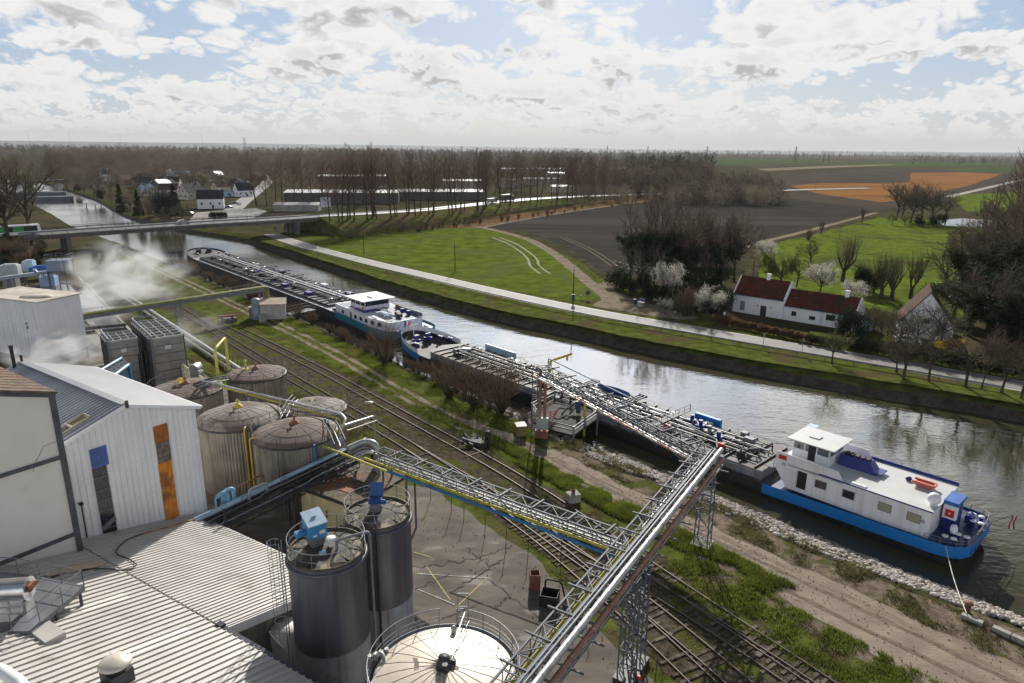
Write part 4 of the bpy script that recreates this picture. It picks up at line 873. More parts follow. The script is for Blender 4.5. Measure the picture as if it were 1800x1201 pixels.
mb = MB(); o = lp + rd * 2.4 + rp * .9; pipe(mb, [o + Z(-.4), o + Z(.7), o + rd * 1.5 + Z(.7), o + rd * 1.5 + Z(-.3)], .11,10); rack.part('lagged_pipe', mb, M_alu)
q = rb_ - rd * .3
mb = MB(); pipe(mb, [q - rp * .1, q + rd * 1.6 - rp * .1, q + rd * 2.2 + rp * 1.3, q + rd * 2.0 + rp * 1.5 + Z(-4.5)], .30,14,.8); rack.part('large_elbow', mb, M_alu)
for k in range(6):
    mb = MB(); o = q + rp * (.2 + .28 * k); pipe(mb, [o + Z(-.3), o + rd * (1.4 - .1 * k) + Z(-.2), o + rd * (1.6) + rp * (1.6 - .1 * k) + Z(-.2), o + rd * 1.5 + rp * (1.7) + Z(-3.5 + .2 * k)], .07,6,.4); rack.part('pipe', mb, M_alu if k % 2 else M_steel)
mb = MB(); mb.tube([G3(590,800,5.9), G3(643,770,5.9)], .05,6); mb.tube([G3(643,770,5.9), G3(643,782,5.3)], .05,6); rack.part('cross_pipe', mb, M_alu)
# ---- yellow flat-roofed building
yb = Thing('yellow_building', 'pale yellow flat-roofed building under the pipes behind the dark silos', 'building', (-14,54,0))
pL, pF = Vector((-18.0,52.8,0)), Vector((-12.6,49.6,0)); wv = Vector((3.3,5.6,0)); H_ = 4.0
a, b, c, d = pL, pF, pF + wv, pL + wv
mb = MB(); mb.poly([p + Z(H_ - .15) for p in (a, b, c, d)], H_ - .15); yb.part('wall', mb, mat('yellow_render', (.74,.62,.34),.85, var=.08, scale=.6, streak=((.25,.18,.09),.35)))
mb = MB(); e1 = (b - a).normalized() * .2; e2 = wv.normalized() * .2
ro = [a - e1 - e2, b + e1 - e2, c + e1 + e2, d - e1 + e2]
mb.poly([p + Z(H_ + .06) for p in ro], .24); yr = yb.part('roof', mb, M_moss)
mb = MB()
for p, q in zip(ro, ro[1:] + ro[:1]): mb.bar(p + Z(H_ + .05), q + Z(H_ + .05),.12,.2)
yb.part('roof_edge', mb, mat('felt_edge', (.05,.045,.04),.8), yr)
nrm = Vector(((b - a).y, -(b - a).x, 0)).normalized()
for (s_, z0, w_, h_) in ((.30,1.9,.9,1.0),(.78,1.2,.9,1.1)):
    ce = a.lerp(b, s_) + nrm * .02; mb = MB(); mb.bar(ce - (b - a).normalized() * w_ / 2 + Z(z0), ce + (b - a).normalized() * w_ / 2 + Z(z0),.08, h_); yb.part('window', mb, M_glassd)
mb = MB(); ce = a.lerp(b, .48) + nrm * .04; mb.cyl(ce + Z(2.0), ce + Z(2.7),.05, n=6); yb.part('wall_pipe', mb, M_steeld)
for (s_, t_) in ((.25,.35),(.5,.2)):
    mb = MB(); ce = a + (b - a) * s_ + wv * t_ + Z(H_ + .1); mb.slab(ce, ce + (b - a) * .22, ce + (b - a) * .22 + wv * .2, ce + wv * .2,.05); yb.part('rusty_sheet', mb, M_rust, yr)
for k in range(3):
    mb = MB(); ce = a + (b - a) * (.45 + .1 * k) + wv * (.5 - .07 * k) + Z(H_ + .16); mb.bar(ce, ce + (b - a) * .35,.12,.1); yb.part('loose_beam', mb, M_steeld, yr)
# ---- lattice pipe bridges
def tower(mb, base, top_z, w0, w1, rz, z0=0.0, nb=6, leg=.09, br=.05, lean=(0,0)):
    cs, sn = math.cos(rz), math.sin(rz)
    def c(i, t):
        w_ = (w0 + (w1 - w0) * t) / 2; x, y = ((-w_, -w_),(w_, -w_),(w_, w_),(-w_, w_))[i]
        return Vector((base[0] + x * cs - y * sn, base[1] + x * sn + y * cs, z0 + (top_z - z0) * t))
    for i in range(4): mb.bar(c(i, 0), c(i, 1), leg, leg)
    for k in range(nb + 1):
        t0, t1 = k / nb, (k + 1) / nb
        for i in range(4):
            j = (i + 1) % 4
            if k > 0: mb.bar(c(i, t0), c(j, t0), br)
            if k < nb: mb.bar(c(i, t0) if k % 2 else c(j, t0), c(j, t1) if k % 2 else c(i, t1), br)
M_truss = mat('grey_truss_paint', (.105,.118,.135),.65,0.0, var=.22, scale=1.5, spec=.3)
BJ = Vector((16.3,51.4,7.35)); BE = Vector((-4.2,18.6,7.35)); bd = (BE - BJ).normalized(); br_ = Vector((-bd.y, bd.x, 0))   # br_: to the picture's right
if br_.x < 0: br_ = -br_
B = Thing('pipe_bridge', 'main lattice pipe bridge with a fat silver pipe and red-brown pipe crossing the tracks', 'pipe bridge', (7.8,36.2,0), 'lattice pipe bridges')
mb = MB(); truss_box(mb, BJ - br_ * .55, BE - br_ * .55,1.0,1.0,1.25)
for k in range(17):
    o = BJ - br_ * 1.15 + bd * (1.0 + k * 2.35)
    mb.bar(o - br_ * .35 + Z(1.06), o + br_ * 2.35 + Z(1.06),.09,.1)
    mb.bar(o + br_ * 1.0 + Z(.0), o + br_ * 3.0 + Z(.0),.08,.1)
mb.bar(BJ + br_ * 1.1, BE + br_ * 1.1,.1,.16); B.part('truss', mb, M_truss)
def bpipe(th, name, J, E, d, r, off, z, rad, m, n=12, coll=2.4, ext=0.0, cr=1.08, joint=None):
    mb = MB(); a = J + r * off + Z(z) - d * ext; b = E + r * off + Z(z)
    mb.tube([a, b], rad, n); L = (b - a).length; k = .6
    while k < L: mb.cyl(a + d * k, a + d * (k + .12), rad * cr, n=n); k += coll
    return th.part(name, mb, m)
bpipe(B, 'silver_pipe', BJ, BE, bd, br_, .85,1.26,.185, mat('silver_lagging', (.40,.40,.40),.45,.45, var=.25, scale=1.2),16,1.2,.2)
bpipe(B, 'brown_pipe', BJ, BE, bd, br_, 1.24,.85,.145, M_brownp, 14,2.35,-.6,1.22)
bpipe(B, 'thin_pipe', BJ, BE, bd, br_, .38,1.20,.085, M_steel, 8,5)
bpipe(B, 'thin_pipe', BJ, BE, bd, br_, .14,1.18,.06, M_steel, 8,5)
JA = BJ + bd * 13.2
bpipe(B, 'yellow_pipe', JA, BE, bd, br_, -.62,.30,.12, M_yelp, 10,2.35)
bpipe(B, 'blue_pipe', JA, BE, bd, br_, -.32,.22,.08, M_pbluep, 8,2.35)
bpipe(B, 'thin_pipe', BJ, BE, bd, br_, -.75,.14,.05, M_alu, 6,5)
tagB = B
A = Thing('pipe_bridge', 'lattice pipe bridge carrying yellow and bright blue pipes along the yard edge', 'pipe bridge', (-11,54,0), 'lattice pipe bridges')
AP = Vector((-11.6,55.0,5.55)); AQ = Vector((8.15,39.95,6.2)); ad = (AQ - AP).normalized(); ar = Vector((ad.y, -ad.x, 0)).normalized()  # ar: towards the camera
mb = MB(); truss_box(mb, AP, AQ, 1.15,1.0,1.35)
for k in range(8): o = AP + ad * (2.0 + k * 3.0); mb.bar(o + ar * -.9 + Z(1.06), o + ar * .55 + Z(1.06),.12,.12); mb.bar(o + ar * -.5 + Z(-.05), o + ar * 1.1 + Z(-.05),.08,.1)
A.part('truss', mb, M_truss)
def along(th, name, P, d, r, L, off, z, rad, m, n=8, coll=3.0):
    mb = MB(); a = P + r * off + Z(z); mb.tube([a, a + d * L], rad, n); k = .5
    while k < L: mb.cyl(a + d * k, a + d * (k + .1), rad * 1.15, n=n); k += coll
    return th.part(name, mb, m)
LA = (AQ - AP).length
along(A, 'yellow_pipe', AP - ad * 1.0, ad, ar, LA + 1,.80,.18,.12, M_yelp, 10)
along(A, 'blue_pipe', AP - ad * 3.6, ad, ar, LA + 3.4,.98,-.10,.12, M_bluep, 10)
mb = MB(); o = AP - ad * 3.6 + ar * .98 + Z(-.1); pipe(mb, [o + ad * .5, o, o - Z(1.4)], .12,10,.2); A.part('blue_drop', mb, M_bluep)
for k in range(5): along(A, 'inner_pipe', AP, ad, ar, LA, -.45 + .2 * k, .1 + .05 * (k % 2),.045, M_alu if k % 2 else M_steel, 6)
for q in (.04,.155):
    for s_ in (-.5,.5): mb = MB(); o = AP + ad * LA * q + ar * s_; mb.bar((o.x, o.y, 0),(o.x, o.y, o.z),.16,.16); A.part('column', mb, M_truss)
Cc_ = Thing('pipe_bridge', 'lattice pipe bridge along the water above the nearer barge', 'pipe bridge', (3.2,72.7,0), 'lattice pipe bridges')
CP = Vector((3.2,73.0,7.6)); CQ = Vector((16.5,51.6,7.1)); cd = (CQ - CP).normalized(); cr_ = Vector((-cd.y, cd.x, 0)).normalized()
if cr_.x < 0: cr_ = -cr_
mb = MB(); truss_box(mb, CP + cr_ * .1, CQ + cr_ * .1,1.25,1.0,1.35)
for k in range(8): o = CP + cd * (1.6 + 3.1 * k); mb.bar(o - cr_ * .6 + Z(1.1), o + cr_ * 1.5 + Z(1.1),.1,.12); mb.bar(o - cr_ * 1.4 + Z(-.05), o + cr_ * .8 + Z(-.05),.09,.1)
Cc_.part('truss', mb, M_truss)
LC = (CQ - CP).length
along(Cc_, 'brown_white_pipe', CP - cr_ * 1.15, cd, cr_, LC, 0,.12,.12, mat('banded_lagging', (.42,.24,.18),.5,.3, var=.5, scale=1.2, col2=(.6,.58,.55), c2lo=.48, c2hi=.52, c2scale=1.0),10)
along(Cc_, 'silver_pipe', CP, cd, cr_, LC, -.85,.15,.12, M_alu, 10); along(Cc_, 'thin_pipe', CP, cd, cr_, LC, -.1,.1,.07, M_alu, 8); along(Cc_, 'thin_pipe', CP, cd, cr_, LC, .3,.1,.07, M_steel, 8)
mb = MB(); pipe(mb, [CP + cr_ * 1.1 + Z(0), CP + cr_ * 1.1 + Z(1.7), CP + cr_ * 1.4 + cd * LC * .97 + Z(1.5), CQ + cr_ * .6 + Z(1.3)], .07,8,.2); Cc_.part('top_pipe', mb, M_steel)
mb = MB(); mb.slab(CP + cd * 15 - cr_ * .9 + Z(-.1), CQ - cr_ * .9 + Z(-.1), CQ + cr_ * .6 + Z(-.1), CP + cd * 15 + cr_ * .6 + Z(-.1),.05); Cc_.part('grating', mb, M_truss)
for k, (c, nm) in enumerate((((16.15,50.75), 'slender lattice tower carrying the waterside end of the main pipe bridge'),((7.75,36.1), 'stocky lattice tower on concrete feet in the middle of the main pipe bridge'))):
    T = Thing('lattice_tower', nm, 'tower', (c[0], c[1], 0), 'lattice towers under the pipe bridge')
    mb = MB(); rzt = math.atan2(bd.y, bd.x)
    if k == 0: tower(mb, c, 7.35,1.15,.95, rzt, nb=7)
    else: tower(mb, (c[0] - bd.x * .75, c[1] - bd.y * .75),7.35,.9,.75, rzt, nb=6); tower(mb, (c[0] + bd.x * .75, c[1] + bd.y * .75),7.35,.9,.75, rzt, nb=6); mb.bar((c[0] - bd.x * .75, c[1] - bd.y * .75,3.5),(c[0] + bd.x * .75, c[1] + bd.y * .75,3.5),.06)
    T.part('frame', mb, M_truss)
    for s_ in ((-1,1) if k else (0,)):
        mb = MB(); mb.box((c[0] + bd.x * .75 * s_, c[1] + bd.y * .75 * s_, .22),(1.4,1.3,.44) if k else (1.6,1.6,.2), rzt); T.part('footing', mb, M_conc if not k else M_steeld)
mb = MB(); q = Vector((8.1,35.3,0)); mb.sphere(q + Z(.3),.16,10,6); mb.cyl(q, q + Z(.5),.1); tag(obj('red_valve', mb, mat('signal_red', (.55,.02,.02),.5)), 'small red valve on the ground at the foot of the stocky lattice tower', 'valve')
for k in (0,1):
    mb = MB(); o = Vector((7.2 + k * .9,35.2,.15)); mb.tube([o, o + Vector((.6,-7,0))], .13 - .04 * k, 8); tag(obj('ground_pipe', mb, M_alu),('thicker' if k == 0 else 'thinner') + ' pale pipe lying on the ground running out below the stocky lattice tower', 'pipe')
# ---- waterside loading column and dock
ldc = Thing('loading_column', 'tall loading column with two brown pipes and a ladder mast at the waterside', 'column', (3.2,72.7,0))
mb = MB()
for dx, dy in ((-.55,-.25),(-.55,.25),(.05,-.25),(.05,.25)): mb.bar((2.9 + dx, 72.8 + dy, 0),(2.9 + dx, 72.8 + dy, 8.6),.09)
for i in range(18): z = .5 + i * .46; mb.bar((2.35,72.55, z),(2.95,72.55, z + (.46 if i % 2 else 0)),.045); mb.bar((2.35,73.05, z),(2.95,73.05, z),.045); mb.bar((2.35,72.55, z),(2.35,73.05, z),.04)
ldc.part('mast', mb, M_truss)
for dx, m in ((.28, M_brownp),(.85, M_brownp)): mb = MB(); mb.cyl((2.95 + dx, 72.7,.2),(2.95 + dx, 72.7,8.5 if dx < .5 else 6.9),.19, n=12); ldc.part('riser_pipe', mb, m)
mb = MB(); mb.box((3.55,72.35,1.9),(1.35,.3,1.4)); ldc.part('control_box', mb, mat('grey_box_paint', (.33,.36,.34),.6))
mb = MB(); mb.box((3.5,72.7,.5),(1.5,.9,1.0)); ldc.part('base', mb, M_rust)
M_decks2 = mat('dark_grating', (.09,.085,.08),.8, var=.4, scale=2, spec=.1)
dk = Thing('loading_dock', 'hexagonal loading platform with pipe handrails between the loading column and the barge', 'platform', (7.5,76,-2))
dp = [G3(x, y, .3) for x, y in ((935,722),(975,700),(1040,715),(1050,735),(1008,765),(955,752))]
mb = MB(); mb.poly(dp, .25); dk.part('deck', mb, mat('dock_deck', (.06,.055,.05),.8, var=.5, scale=1.2, spec=.1))
for h_ in (.55,1.0):
    mb = MB(); mb.tube(dp[4:] + dp[:3], .085,8); mb.tube(dp[3:5], .085,8)
    for i in range(len(mb.v)): mb.v[i] = (mb.v[i][0], mb.v[i][1], mb.v[i][2] + h_)
    dk.part('pipe_rail', mb, M_steel)
for p in dp: mb = MB(); mb.cyl((p.x, p.y, -3.9),(p.x, p.y, 1.4),.12, n=8); dk.part('pile', mb, M_steel)
mb = MB(); ce = sum(dp, Vector()) / 6
for k in range(3): mb.tube([ce + Vector((-1.5 + k, -.6 + .3 * k, .15)), ce + Vector((-.8 + k, .3,.9)), ce + Vector((.2 + k * .8,.8,.5)), ce + Vector((1.4 + k * .3,1.4,1.2))], .11,8)
dk.part('hose', mb, M_black)
mb = MB(); mb.box(ce + Vector((1.6,.2,1.1)),(.5,.6,1.6)); dk.part('cabinet', mb, mat('dark_blue_cabinet', (.02,.04,.13),.5))
mb = MB(); mb.tube(circ((ce.x - 1.6, ce.y - 1.1),.35,0,0,360,20),.07,8); mb.xf(Matrix.Translation((ce.x - 1.6, ce.y - 1.1,1.0)) @ Matrix.Rotation(R(80),4, 'X') @ Matrix.Translation((-(ce.x - 1.6),-(ce.y - 1.1),0))); dk.part('lifebuoy', mb, mat('buoy_orange', (.6,.1,.03),.6))
mb = MB(); mb.slab(dp[0] + Vector((-1.8,-1.5,-.3)), dp[5] + Vector((-1.6,-1.6,-.3)), dp[5], dp[0], .1); dk.part('gangway', mb, M_decks2)
for k, (x, y) in enumerate(((1028,720),(1003,690),(1090,722))): 
    a = G3(x, y, 1.5); mb = MB(); mb.cyl((a.x, a.y, -3.9),(a.x, a.y, 3.4 if k == 0 else 2.2),.17, n=10); mb.cyl((a.x, a.y, -1),(a.x, a.y, .4),.24, n=10)
    tag(obj('mooring_pile', mb, M_yelp if k == 0 else M_steeld),('yellow and rust mooring pile at the outer corner of the loading platform', 'dark steel mooring pile beyond the loading platform', 'dark steel mooring pile standing under the lattice bridge')[k], 'pile', 'mooring piles')
# ---- cooling towers
M_ct = mat('steel_casing', (.30,.285,.27),.38,.55, var=.22, scale=.5, streak=((.14,.12,.10),.4))
def cooling(fl, axis, side, L, W_, H_, label, cells):
    o = Vector((fl[0], fl[1], 0)); t = Thing('cooling_tower', label, 'cooling tower', o + axis * L / 2 + side * W_ / 2, 'steel cooling towers')
    def q(l, w_, z): return o + axis * l + side * w_ + Z(z)
    mb = MB(); mb.add([q(0,0,0), q(0, W_, 0), q(L, W_, 0), q(L, 0,0), q(0,0, H_), q(0, W_, H_), q(L, W_, H_), q(L, 0, H_)], [(0,1,5,4),(1,2,6,5),(2,3,7,6),(3,0,4,7)])
    t.part('casing', mb, M_ct)
    mb = MB()
    n = 7
    for k in range(1, n): z = H_ * k / n; mb.bar(q(-.03,0, z), q(-.03, W_, z),.05,.06); mb.bar(q(0, W_ + .03, z), q(L, W_ + .03, z),.05,.06); mb.bar(q(0,-.03, z), q(L, -.03, z),.05,.06)
    for k in range(int(L / 1.2) + 1): l = min(L, k * 1.2); mb.bar(q(l, -.04,0), q(l, -.04, H_),.1,.12); mb.bar(q(l, W_ + .04,0), q(l, W_ + .04, H_),.1,.12)
    t.part('rib', mb, M_steeld)
    mb = MB(); mb.add([q(.1,.1, H_ - .8), q(.1, W_ - .1, H_ - .8), q(L - .1, W_ - .1, H_ - .8), q(L - .1,.1, H_ - .8)], [(0,1,2,3)]); t.part('cell_floor', mb, M_black)
    mb = MB(); rw = cells
    for k in range(rw + 1): l = L * k / rw; mb.bar(q(l, 0, H_ - .1), q(l, W_, H_ - .1),.16 if k % 2 == 0 else .08,.25)
    for k in (0,.26,.5,.74,1): mb.bar(q(0, W_ * k, H_ - .12), q(L, W_ * k, H_ - .12),.08,.22)
    t.part('fan_deck_grid', mb, M_alu)
    mb = MB(); pts = [q(-.15,.2, H_ * .35), q(-.15,.2, H_ + .35), q(L + .3,.2, H_ + .45), q(L + .3, W_ * .7, H_ + .45)]; pipe(mb, pts, .13,8,.4); t.part('header_pipe', mb, M_steel)
    mb = MB(); mb.bar(q(-.06, W_ * .42, H_ * .82), q(-.06, W_ * .60, H_ * .82),.02,.5); t.part('notice_plate', mb, M_white)
    return t
c2f = G3(262,596,8); ax2 = (G3(229,566,8) - c2f); L2 = ax2.length; ax2.normalize(); s2 = Vector((-ax2.y, ax2.x, 0)); s2 = -s2 if s2.x < 0 else s2
ct2 = cooling((c2f.x, c2f.y), ax2, s2, min(L2,11),4.1,8.0, 'taller and longer steel cooling tower with a grid of open cells', 7)
c1f = G3(186,601,8); ct1 = cooling((c1f.x, c1f.y), ax2, s2,4.6,3.6,8.0, 'shorter steel cooling tower on the left of the pair', 3)
for k in range(4): mb = MB(); o = c2f - s2 * (.5 + .35 * k) + ax2 * (.5 + k * .6); mb.cyl((o.x, o.y, 0),(o.x, o.y, 6.5 - k * .4),.12 - .02 * k, n=8); ct2.part('riser', mb, M_black)
bf = Thing('blue_pipe_frame', 'pale blue sloping pipe frame with bright blue uprights beside the cooling towers', 'pipework', G3(215,650,0))
a0, a1, b0, b1 = G3(162,660,8), G3(213,630,8), G3(185,672,8), G3(226,641,8)
mb = MB(); mb.tube([a0, a1], .17,10); bf.part('pipe', mb, M_pbluep); mb = MB(); mb.tube([b0, b1], .17,10); bf.part('pipe', mb, M_pbluep)
for q in (a1, b1): mb = MB(); pipe(mb, [q + (a0 - a1).normalized() * .1, q, q - Z(5)], .2,10,.1); bf.part('upright', mb, M_bluep)
mb = MB(); mb.slab(a0 - Z(.3), b0 - Z(.3), b1 - Z(.3), a1 - Z(.3),.05)
for k in range(8): p, q = a0.lerp(a1, k / 7), b0.lerp(b1, k / 7); mb.bar(p, q, .06); mb.bar(p, q - Z(.6),.05)
bf.part('lattice', mb, M_truss)
for k, (x, y) in enumerate(((320,640),(350,660))):
    o = G3(x, y, 4); mb = MB()
    for i in range(4): mb.bar(o + Vector((i * .55,-i * .62,0)), o + Vector((i * .55,-i * .62,-4)),.4,.1)
    mb.bar(o, o + Vector((1.8,-2.0,0)),.12); tag(obj('ribbed_screen', mb, mat('cream_screen', (.52,.46,.33),.6, var=.2, scale=1)),('cream ribbed screen panel right beside the taller cooling tower', 'cream ribbed screen panel nearer the tanks')[k], 'screen', 'cream screens by the cooling towers')
mb = MB(); o = G3(340,650,2); mb.cyl(o, o + Vector((0,1.4,0)),.7, n=16); mb.box(o + Vector((0,.7,-.9)),(1.6,1.5,.8)); tag(obj('blower', mb, M_alu), 'round grey blower on a block between cooling tower and tanks', 'blower')
# ---- pale clad silo building at the left edge
S0 = G3(65,532,9.0); sfd = bear(34.5 + 35)
ps = Thing('clad_silo_building', 'pale metal-clad building with ribbed walls wrapped in steam at the left edge', 'building', (S0.x - 4, S0.y, 0))
d1 = (G3(-40,520,9.0) - S0).normalized(); d2 = Vector((-d1.y, d1.x, 0)); d2 = d2 if d2.y > 0 else -d2
mb = MB(); P_ = [S0, S0 + d1 * 14, S0 + d1 * 14 + d2 * 7, S0 + d2 * 7]
mb.poly(P_, 9.0); 
for k in range(18): o = S0 + d1 * (.4 + .75 * k) - d2 * .03; mb.bar(o, Vector((o.x, o.y, 0)),.07,.08, up=d2)
ps.part('wall', mb, M_whitecl)
mb = MB(); e = .3; PP = [P_[0] - d1 * e - d2 * e, P_[1] - d2 * e, P_[2] + d2 * e, P_[3] - d1 * e + d2 * e]; mb.poly([p + Z(.12) for p in PP], .14)
o = len(mb.v); mb.sphere((0,0,0),1.0,20,8,2.6,1.4,.45); mb.xf(Matrix.Translation(S0 + d1 * 3.5 + d2 * 2.5 + Z(.1)), o); ps.part('roof', mb, mat('pale_roof_felt', (.45,.40,.33),.7, var=.3, scale=.5))
# ---- green-pipe bridge and pump shed
GZ = 5.2; ga = G3(45,571, GZ); gb = G3(466,506, GZ); gd = (gb - ga).normalized(); gr_ = Vector((gd.y, -gd.x, 0))
gbz = Thing('green_pipe_bridge', 'long grey pipe bridge carrying mossy green pipes through the steam', 'pipe bridge', (ga.x, ga.y, 0))
mb = MB(); LG = (gb - ga).length
mb.bar(ga + gr_ * .45 - Z(.35), gb + gr_ * .45 - Z(.35),.15,.42); mb.bar(ga - gr_ * .45 - Z(.35), gb - gr_ * .45 - Z(.35),.15,.42)
for k in range(12): o = ga + gd * (1 + k * LG / 12); mb.bar(o - gr_ * 1.1 + Z(.0), o + gr_ * .5 + Z(.0),.1,.1); mb.bar(o - gr_ * .5, o - gr_ * .5 + Z(.9),.05)
mb.bar(ga - gr_ * .55 + Z(.9), gb - gr_ * .55 + Z(.9),.06); gbz.part('beam', mb, M_steel)
M_grn = mat('mossy_green_pipe', (.20,.21,.06),.6, var=.3, scale=.8)
for of, rad in ((-.35,.2),(.25,.2)):
    mb = MB(); o = gr_ * of + Z(.22); pipe(mb, [ga + o, gb + o + gd * .4, gb + o + gd * .6 - Z(4.8)], rad, 10,.6); gbz.part('green_pipe', mb, M_grn)
for k, (x, y) in enumerate(((302,0),(312,0),(459,0),(466,0),(246,0))):
    tq = {0: .56,1: .585,2: .965,3: .99,4: .42}[k]; o = ga + gd * LG * tq; mb = MB(); mb.cyl((o.x, o.y, 0),(o.x, o.y, GZ - .4),.2, n=10); gbz.part('column', mb, M_steel)
sh = Thing('pump_shed', 'small pump shed with a low brown roof at the water end of the green pipes', 'shed', (-45.5,129,0))
sa, sb_, sc_ = G3(456,562,0), G3(505,560,0), G3(520,548,0); HH = 2.9; 
sa = Vector((-48.2,127.2,0)); sx = Vector((4.6,.6,0)); sy = Vector((-1.6,5.2,0))
mb = MB(); mb.poly([sa + Z(HH), sa + sx + Z(HH), sa + sx + sy + Z(HH), sa + sy + Z(HH)], HH)
for k in range(9): o = sa + sx * (k / 8) - sy.normalized() * .03; mb.bar(o, o + Z(HH),.06)
sh.part('wall', mb, mat('cream_corrugated', (.42,.40,.36),.6, var=.2, scale=.6))
mb = MB(); q = .25; mb.poly([sa - sx * .05 - sy * .05 + Z(HH + .15), sa + sx * 1.05 - sy * .05 + Z(HH + .15), sa + sx * 1.05 + sy * 1.05 + Z(HH + .25), sa - sx * .05 + sy * 1.05 + Z(HH + .25)], .12); sh.part('roof', mb, mat('brown_shed_roof', (.22,.17,.12),.85, var=.3, scale=.8))
mb = MB(); o = G3(452,562,0); mb.cyl(o, o + Z(4.0),.75, n=20); mb.lathe((o.x, o.y, 4.0), [(.75,0),(.5,.18),(.001,.25)], 20); tag(obj('vertical_tank', mb, mat('blue_grey_tank', (.20,.25,.28),.5)), 'upright blue-grey tank beside the pump shed', 'tank')
mb = MB(); o = G3(462,566,0); mb.cyl(o, o + Z(1.4),.7, n=20); mb.lathe((o.x, o.y, 1.4), [(.7,0),(.001,.12)], 20); tag(obj('squat_tank', mb, M_conc), 'squat pale drum in front of the pump shed', 'tank')
mb = MB(); o = G3(444,560,0); mb.box(o + Z(1.1),(1.0,1.2,2.2),.3); mb.box(o + Z(2.25),(1.15,1.35,.1),.3); tag(obj('electrical_cabinet', mb, M_steel), 'grey upright cabinet left of the blue-grey tank by the shed', 'cabinet')
gw = Thing('gangway', 'steel gangway from the pump shed out to the farther barge', 'gangway', (-40,131,0))
g0, g1 = G3(505,552,.3), G3(548,543,.3); gdir = (g1 - g0).normalized(); gn = Vector((-gdir.y, gdir.x, 0))
mb = MB(); mb.slab(g0 - gn * 1.2, g1 - gn * 1.2, g1 + gn * 1.2, g0 + gn * 1.2,.15); gw.part('deck', mb, M_steel)
for s_ in (-1.2,1.2):
    mb = MB(); railing(mb, [g0 + gn * s_, g1 + gn * s_], 1.1,1.0,.05); gw.part('handrail', mb, M_steel)
# ---- pipes on the ground, basins and far plant
for k, (v_, rad, z_) in enumerate(((31.6,.28,.9),(30.9,.2,.55))):
    th = Thing('ground_pipeline', ('thick' if k == 0 else 'thinner') + ' silver pipeline on low stools beside the railway', 'pipeline', UVp(-100, v_), 'pipelines beside the railway')
    mb = MB(); mb.tube([UVp(-178 + 5 * k, v_ - .6, z_), UVp(-130, v_ - .3, z_), UVp(-84 - 12 * k, v_, z_)], rad, 12); th.part('pipe', mb, M_alu)
    for j in range(10): o = UVp(-172 + j * 9, v_ - .3,0); mb = MB(); mb.box(o + Z(z_ / 2 - .1),(.4,.4, z_ - .1),.3); th.part('stool', mb, M_conc)
M_basin = water_mat('basin_water', (.06,.06,.05), b1=.012, b2=.006)
def basin(name, px, z=.06):
    mb = MB(); P = [G3(x, y, z) for x, y in px]; mb.poly(P); struct(name, mb, M_basin)
    mb = MB()
    for p, q in zip(P, P[1:] + P[:1]): mb.bar(p + Z(.12), q + Z(.12),.4,.34)
    struct(name + '_kerb', mb, M_conc)
basin('settling_basin', [(72,576),(150,562),(186,600),(200,640),(130,655),(70,650)])
basin('settling_basin', [(-30,517),(97,497),(152,500),(262,618),(205,622),(160,566),(72,570),(20,560),(-30,560)], .05)
mb = MB(); mb.bar(G3(70,585,.55), G3(222,570,.55),.9,.5); struct('basin_walkway', mb, M_steeld)
hop = Thing('hopper_unit', 'blue-grey hopper unit on legs at the end of the conveyor, far left', 'hopper', G3(112,500,0))
o = G3(112,502,0); mb = MB(); mb.box(o + Z(5.0),(4.6,4.0,2.4),.3); mb.lathe((o.x, o.y, 2.4), [(.7,0),(2.2,1.4)], 4, False); hop.part('bin', mb, mat('blue_grey_paint', (.22,.26,.34),.5,.2, var=.2, scale=.4))
for dx in (-2,2):
    for dy in (-1.7,1.7): mb = MB(); mb.bar((o.x + dx, o.y + dy, 0),(o.x + dx, o.y + dy, 6.2),.25); hop.part('leg', mb, M_truss)
mb = MB(); railing(mb, [o + Vector((-2.2,-2,6.2)), o + Vector((2.2,-2,6.2)), o + Vector((2.2,2,6.2)), o + Vector((-2.2,2,6.2)), o + Vector((-2.2,-2,6.2))], 1.2,1.4,.06); hop.part('handrail', mb, M_truss)
cv_ = Thing('conveyor_gantry', 'long pale blue conveyor gantry on trestles at the far left', 'conveyor', G3(40,515,0))
c0, c1 = G3(-30,494,3.2), G3(100,476,3.2); mb = MB(); mb.bar(c0, c1,.9,.7); cv_.part('belt_housing', mb, mat('pale_blue_grey', (.36,.42,.50),.5,.1, var=.15, scale=.3))
for q in (.1,.32,.55,.78): o = c0.lerp(c1, q); mb = MB(); mb.bar((o.x - .5, o.y, 0),(o.x - .1, o.y, 3),.14); mb.bar((o.x + .5, o.y, 0),(o.x + .1, o.y, 3),.14); mb.bar((o.x - .3, o.y, 1.4),(o.x + .3, o.y, 1.4),.1); cv_.part('trestle', mb, M_truss)
mb = MB(); mb.bar(G3(60,474,4.5), G3(74,488,1.2),.5,.5); cv_.part('chute', mb, M_whitecl)
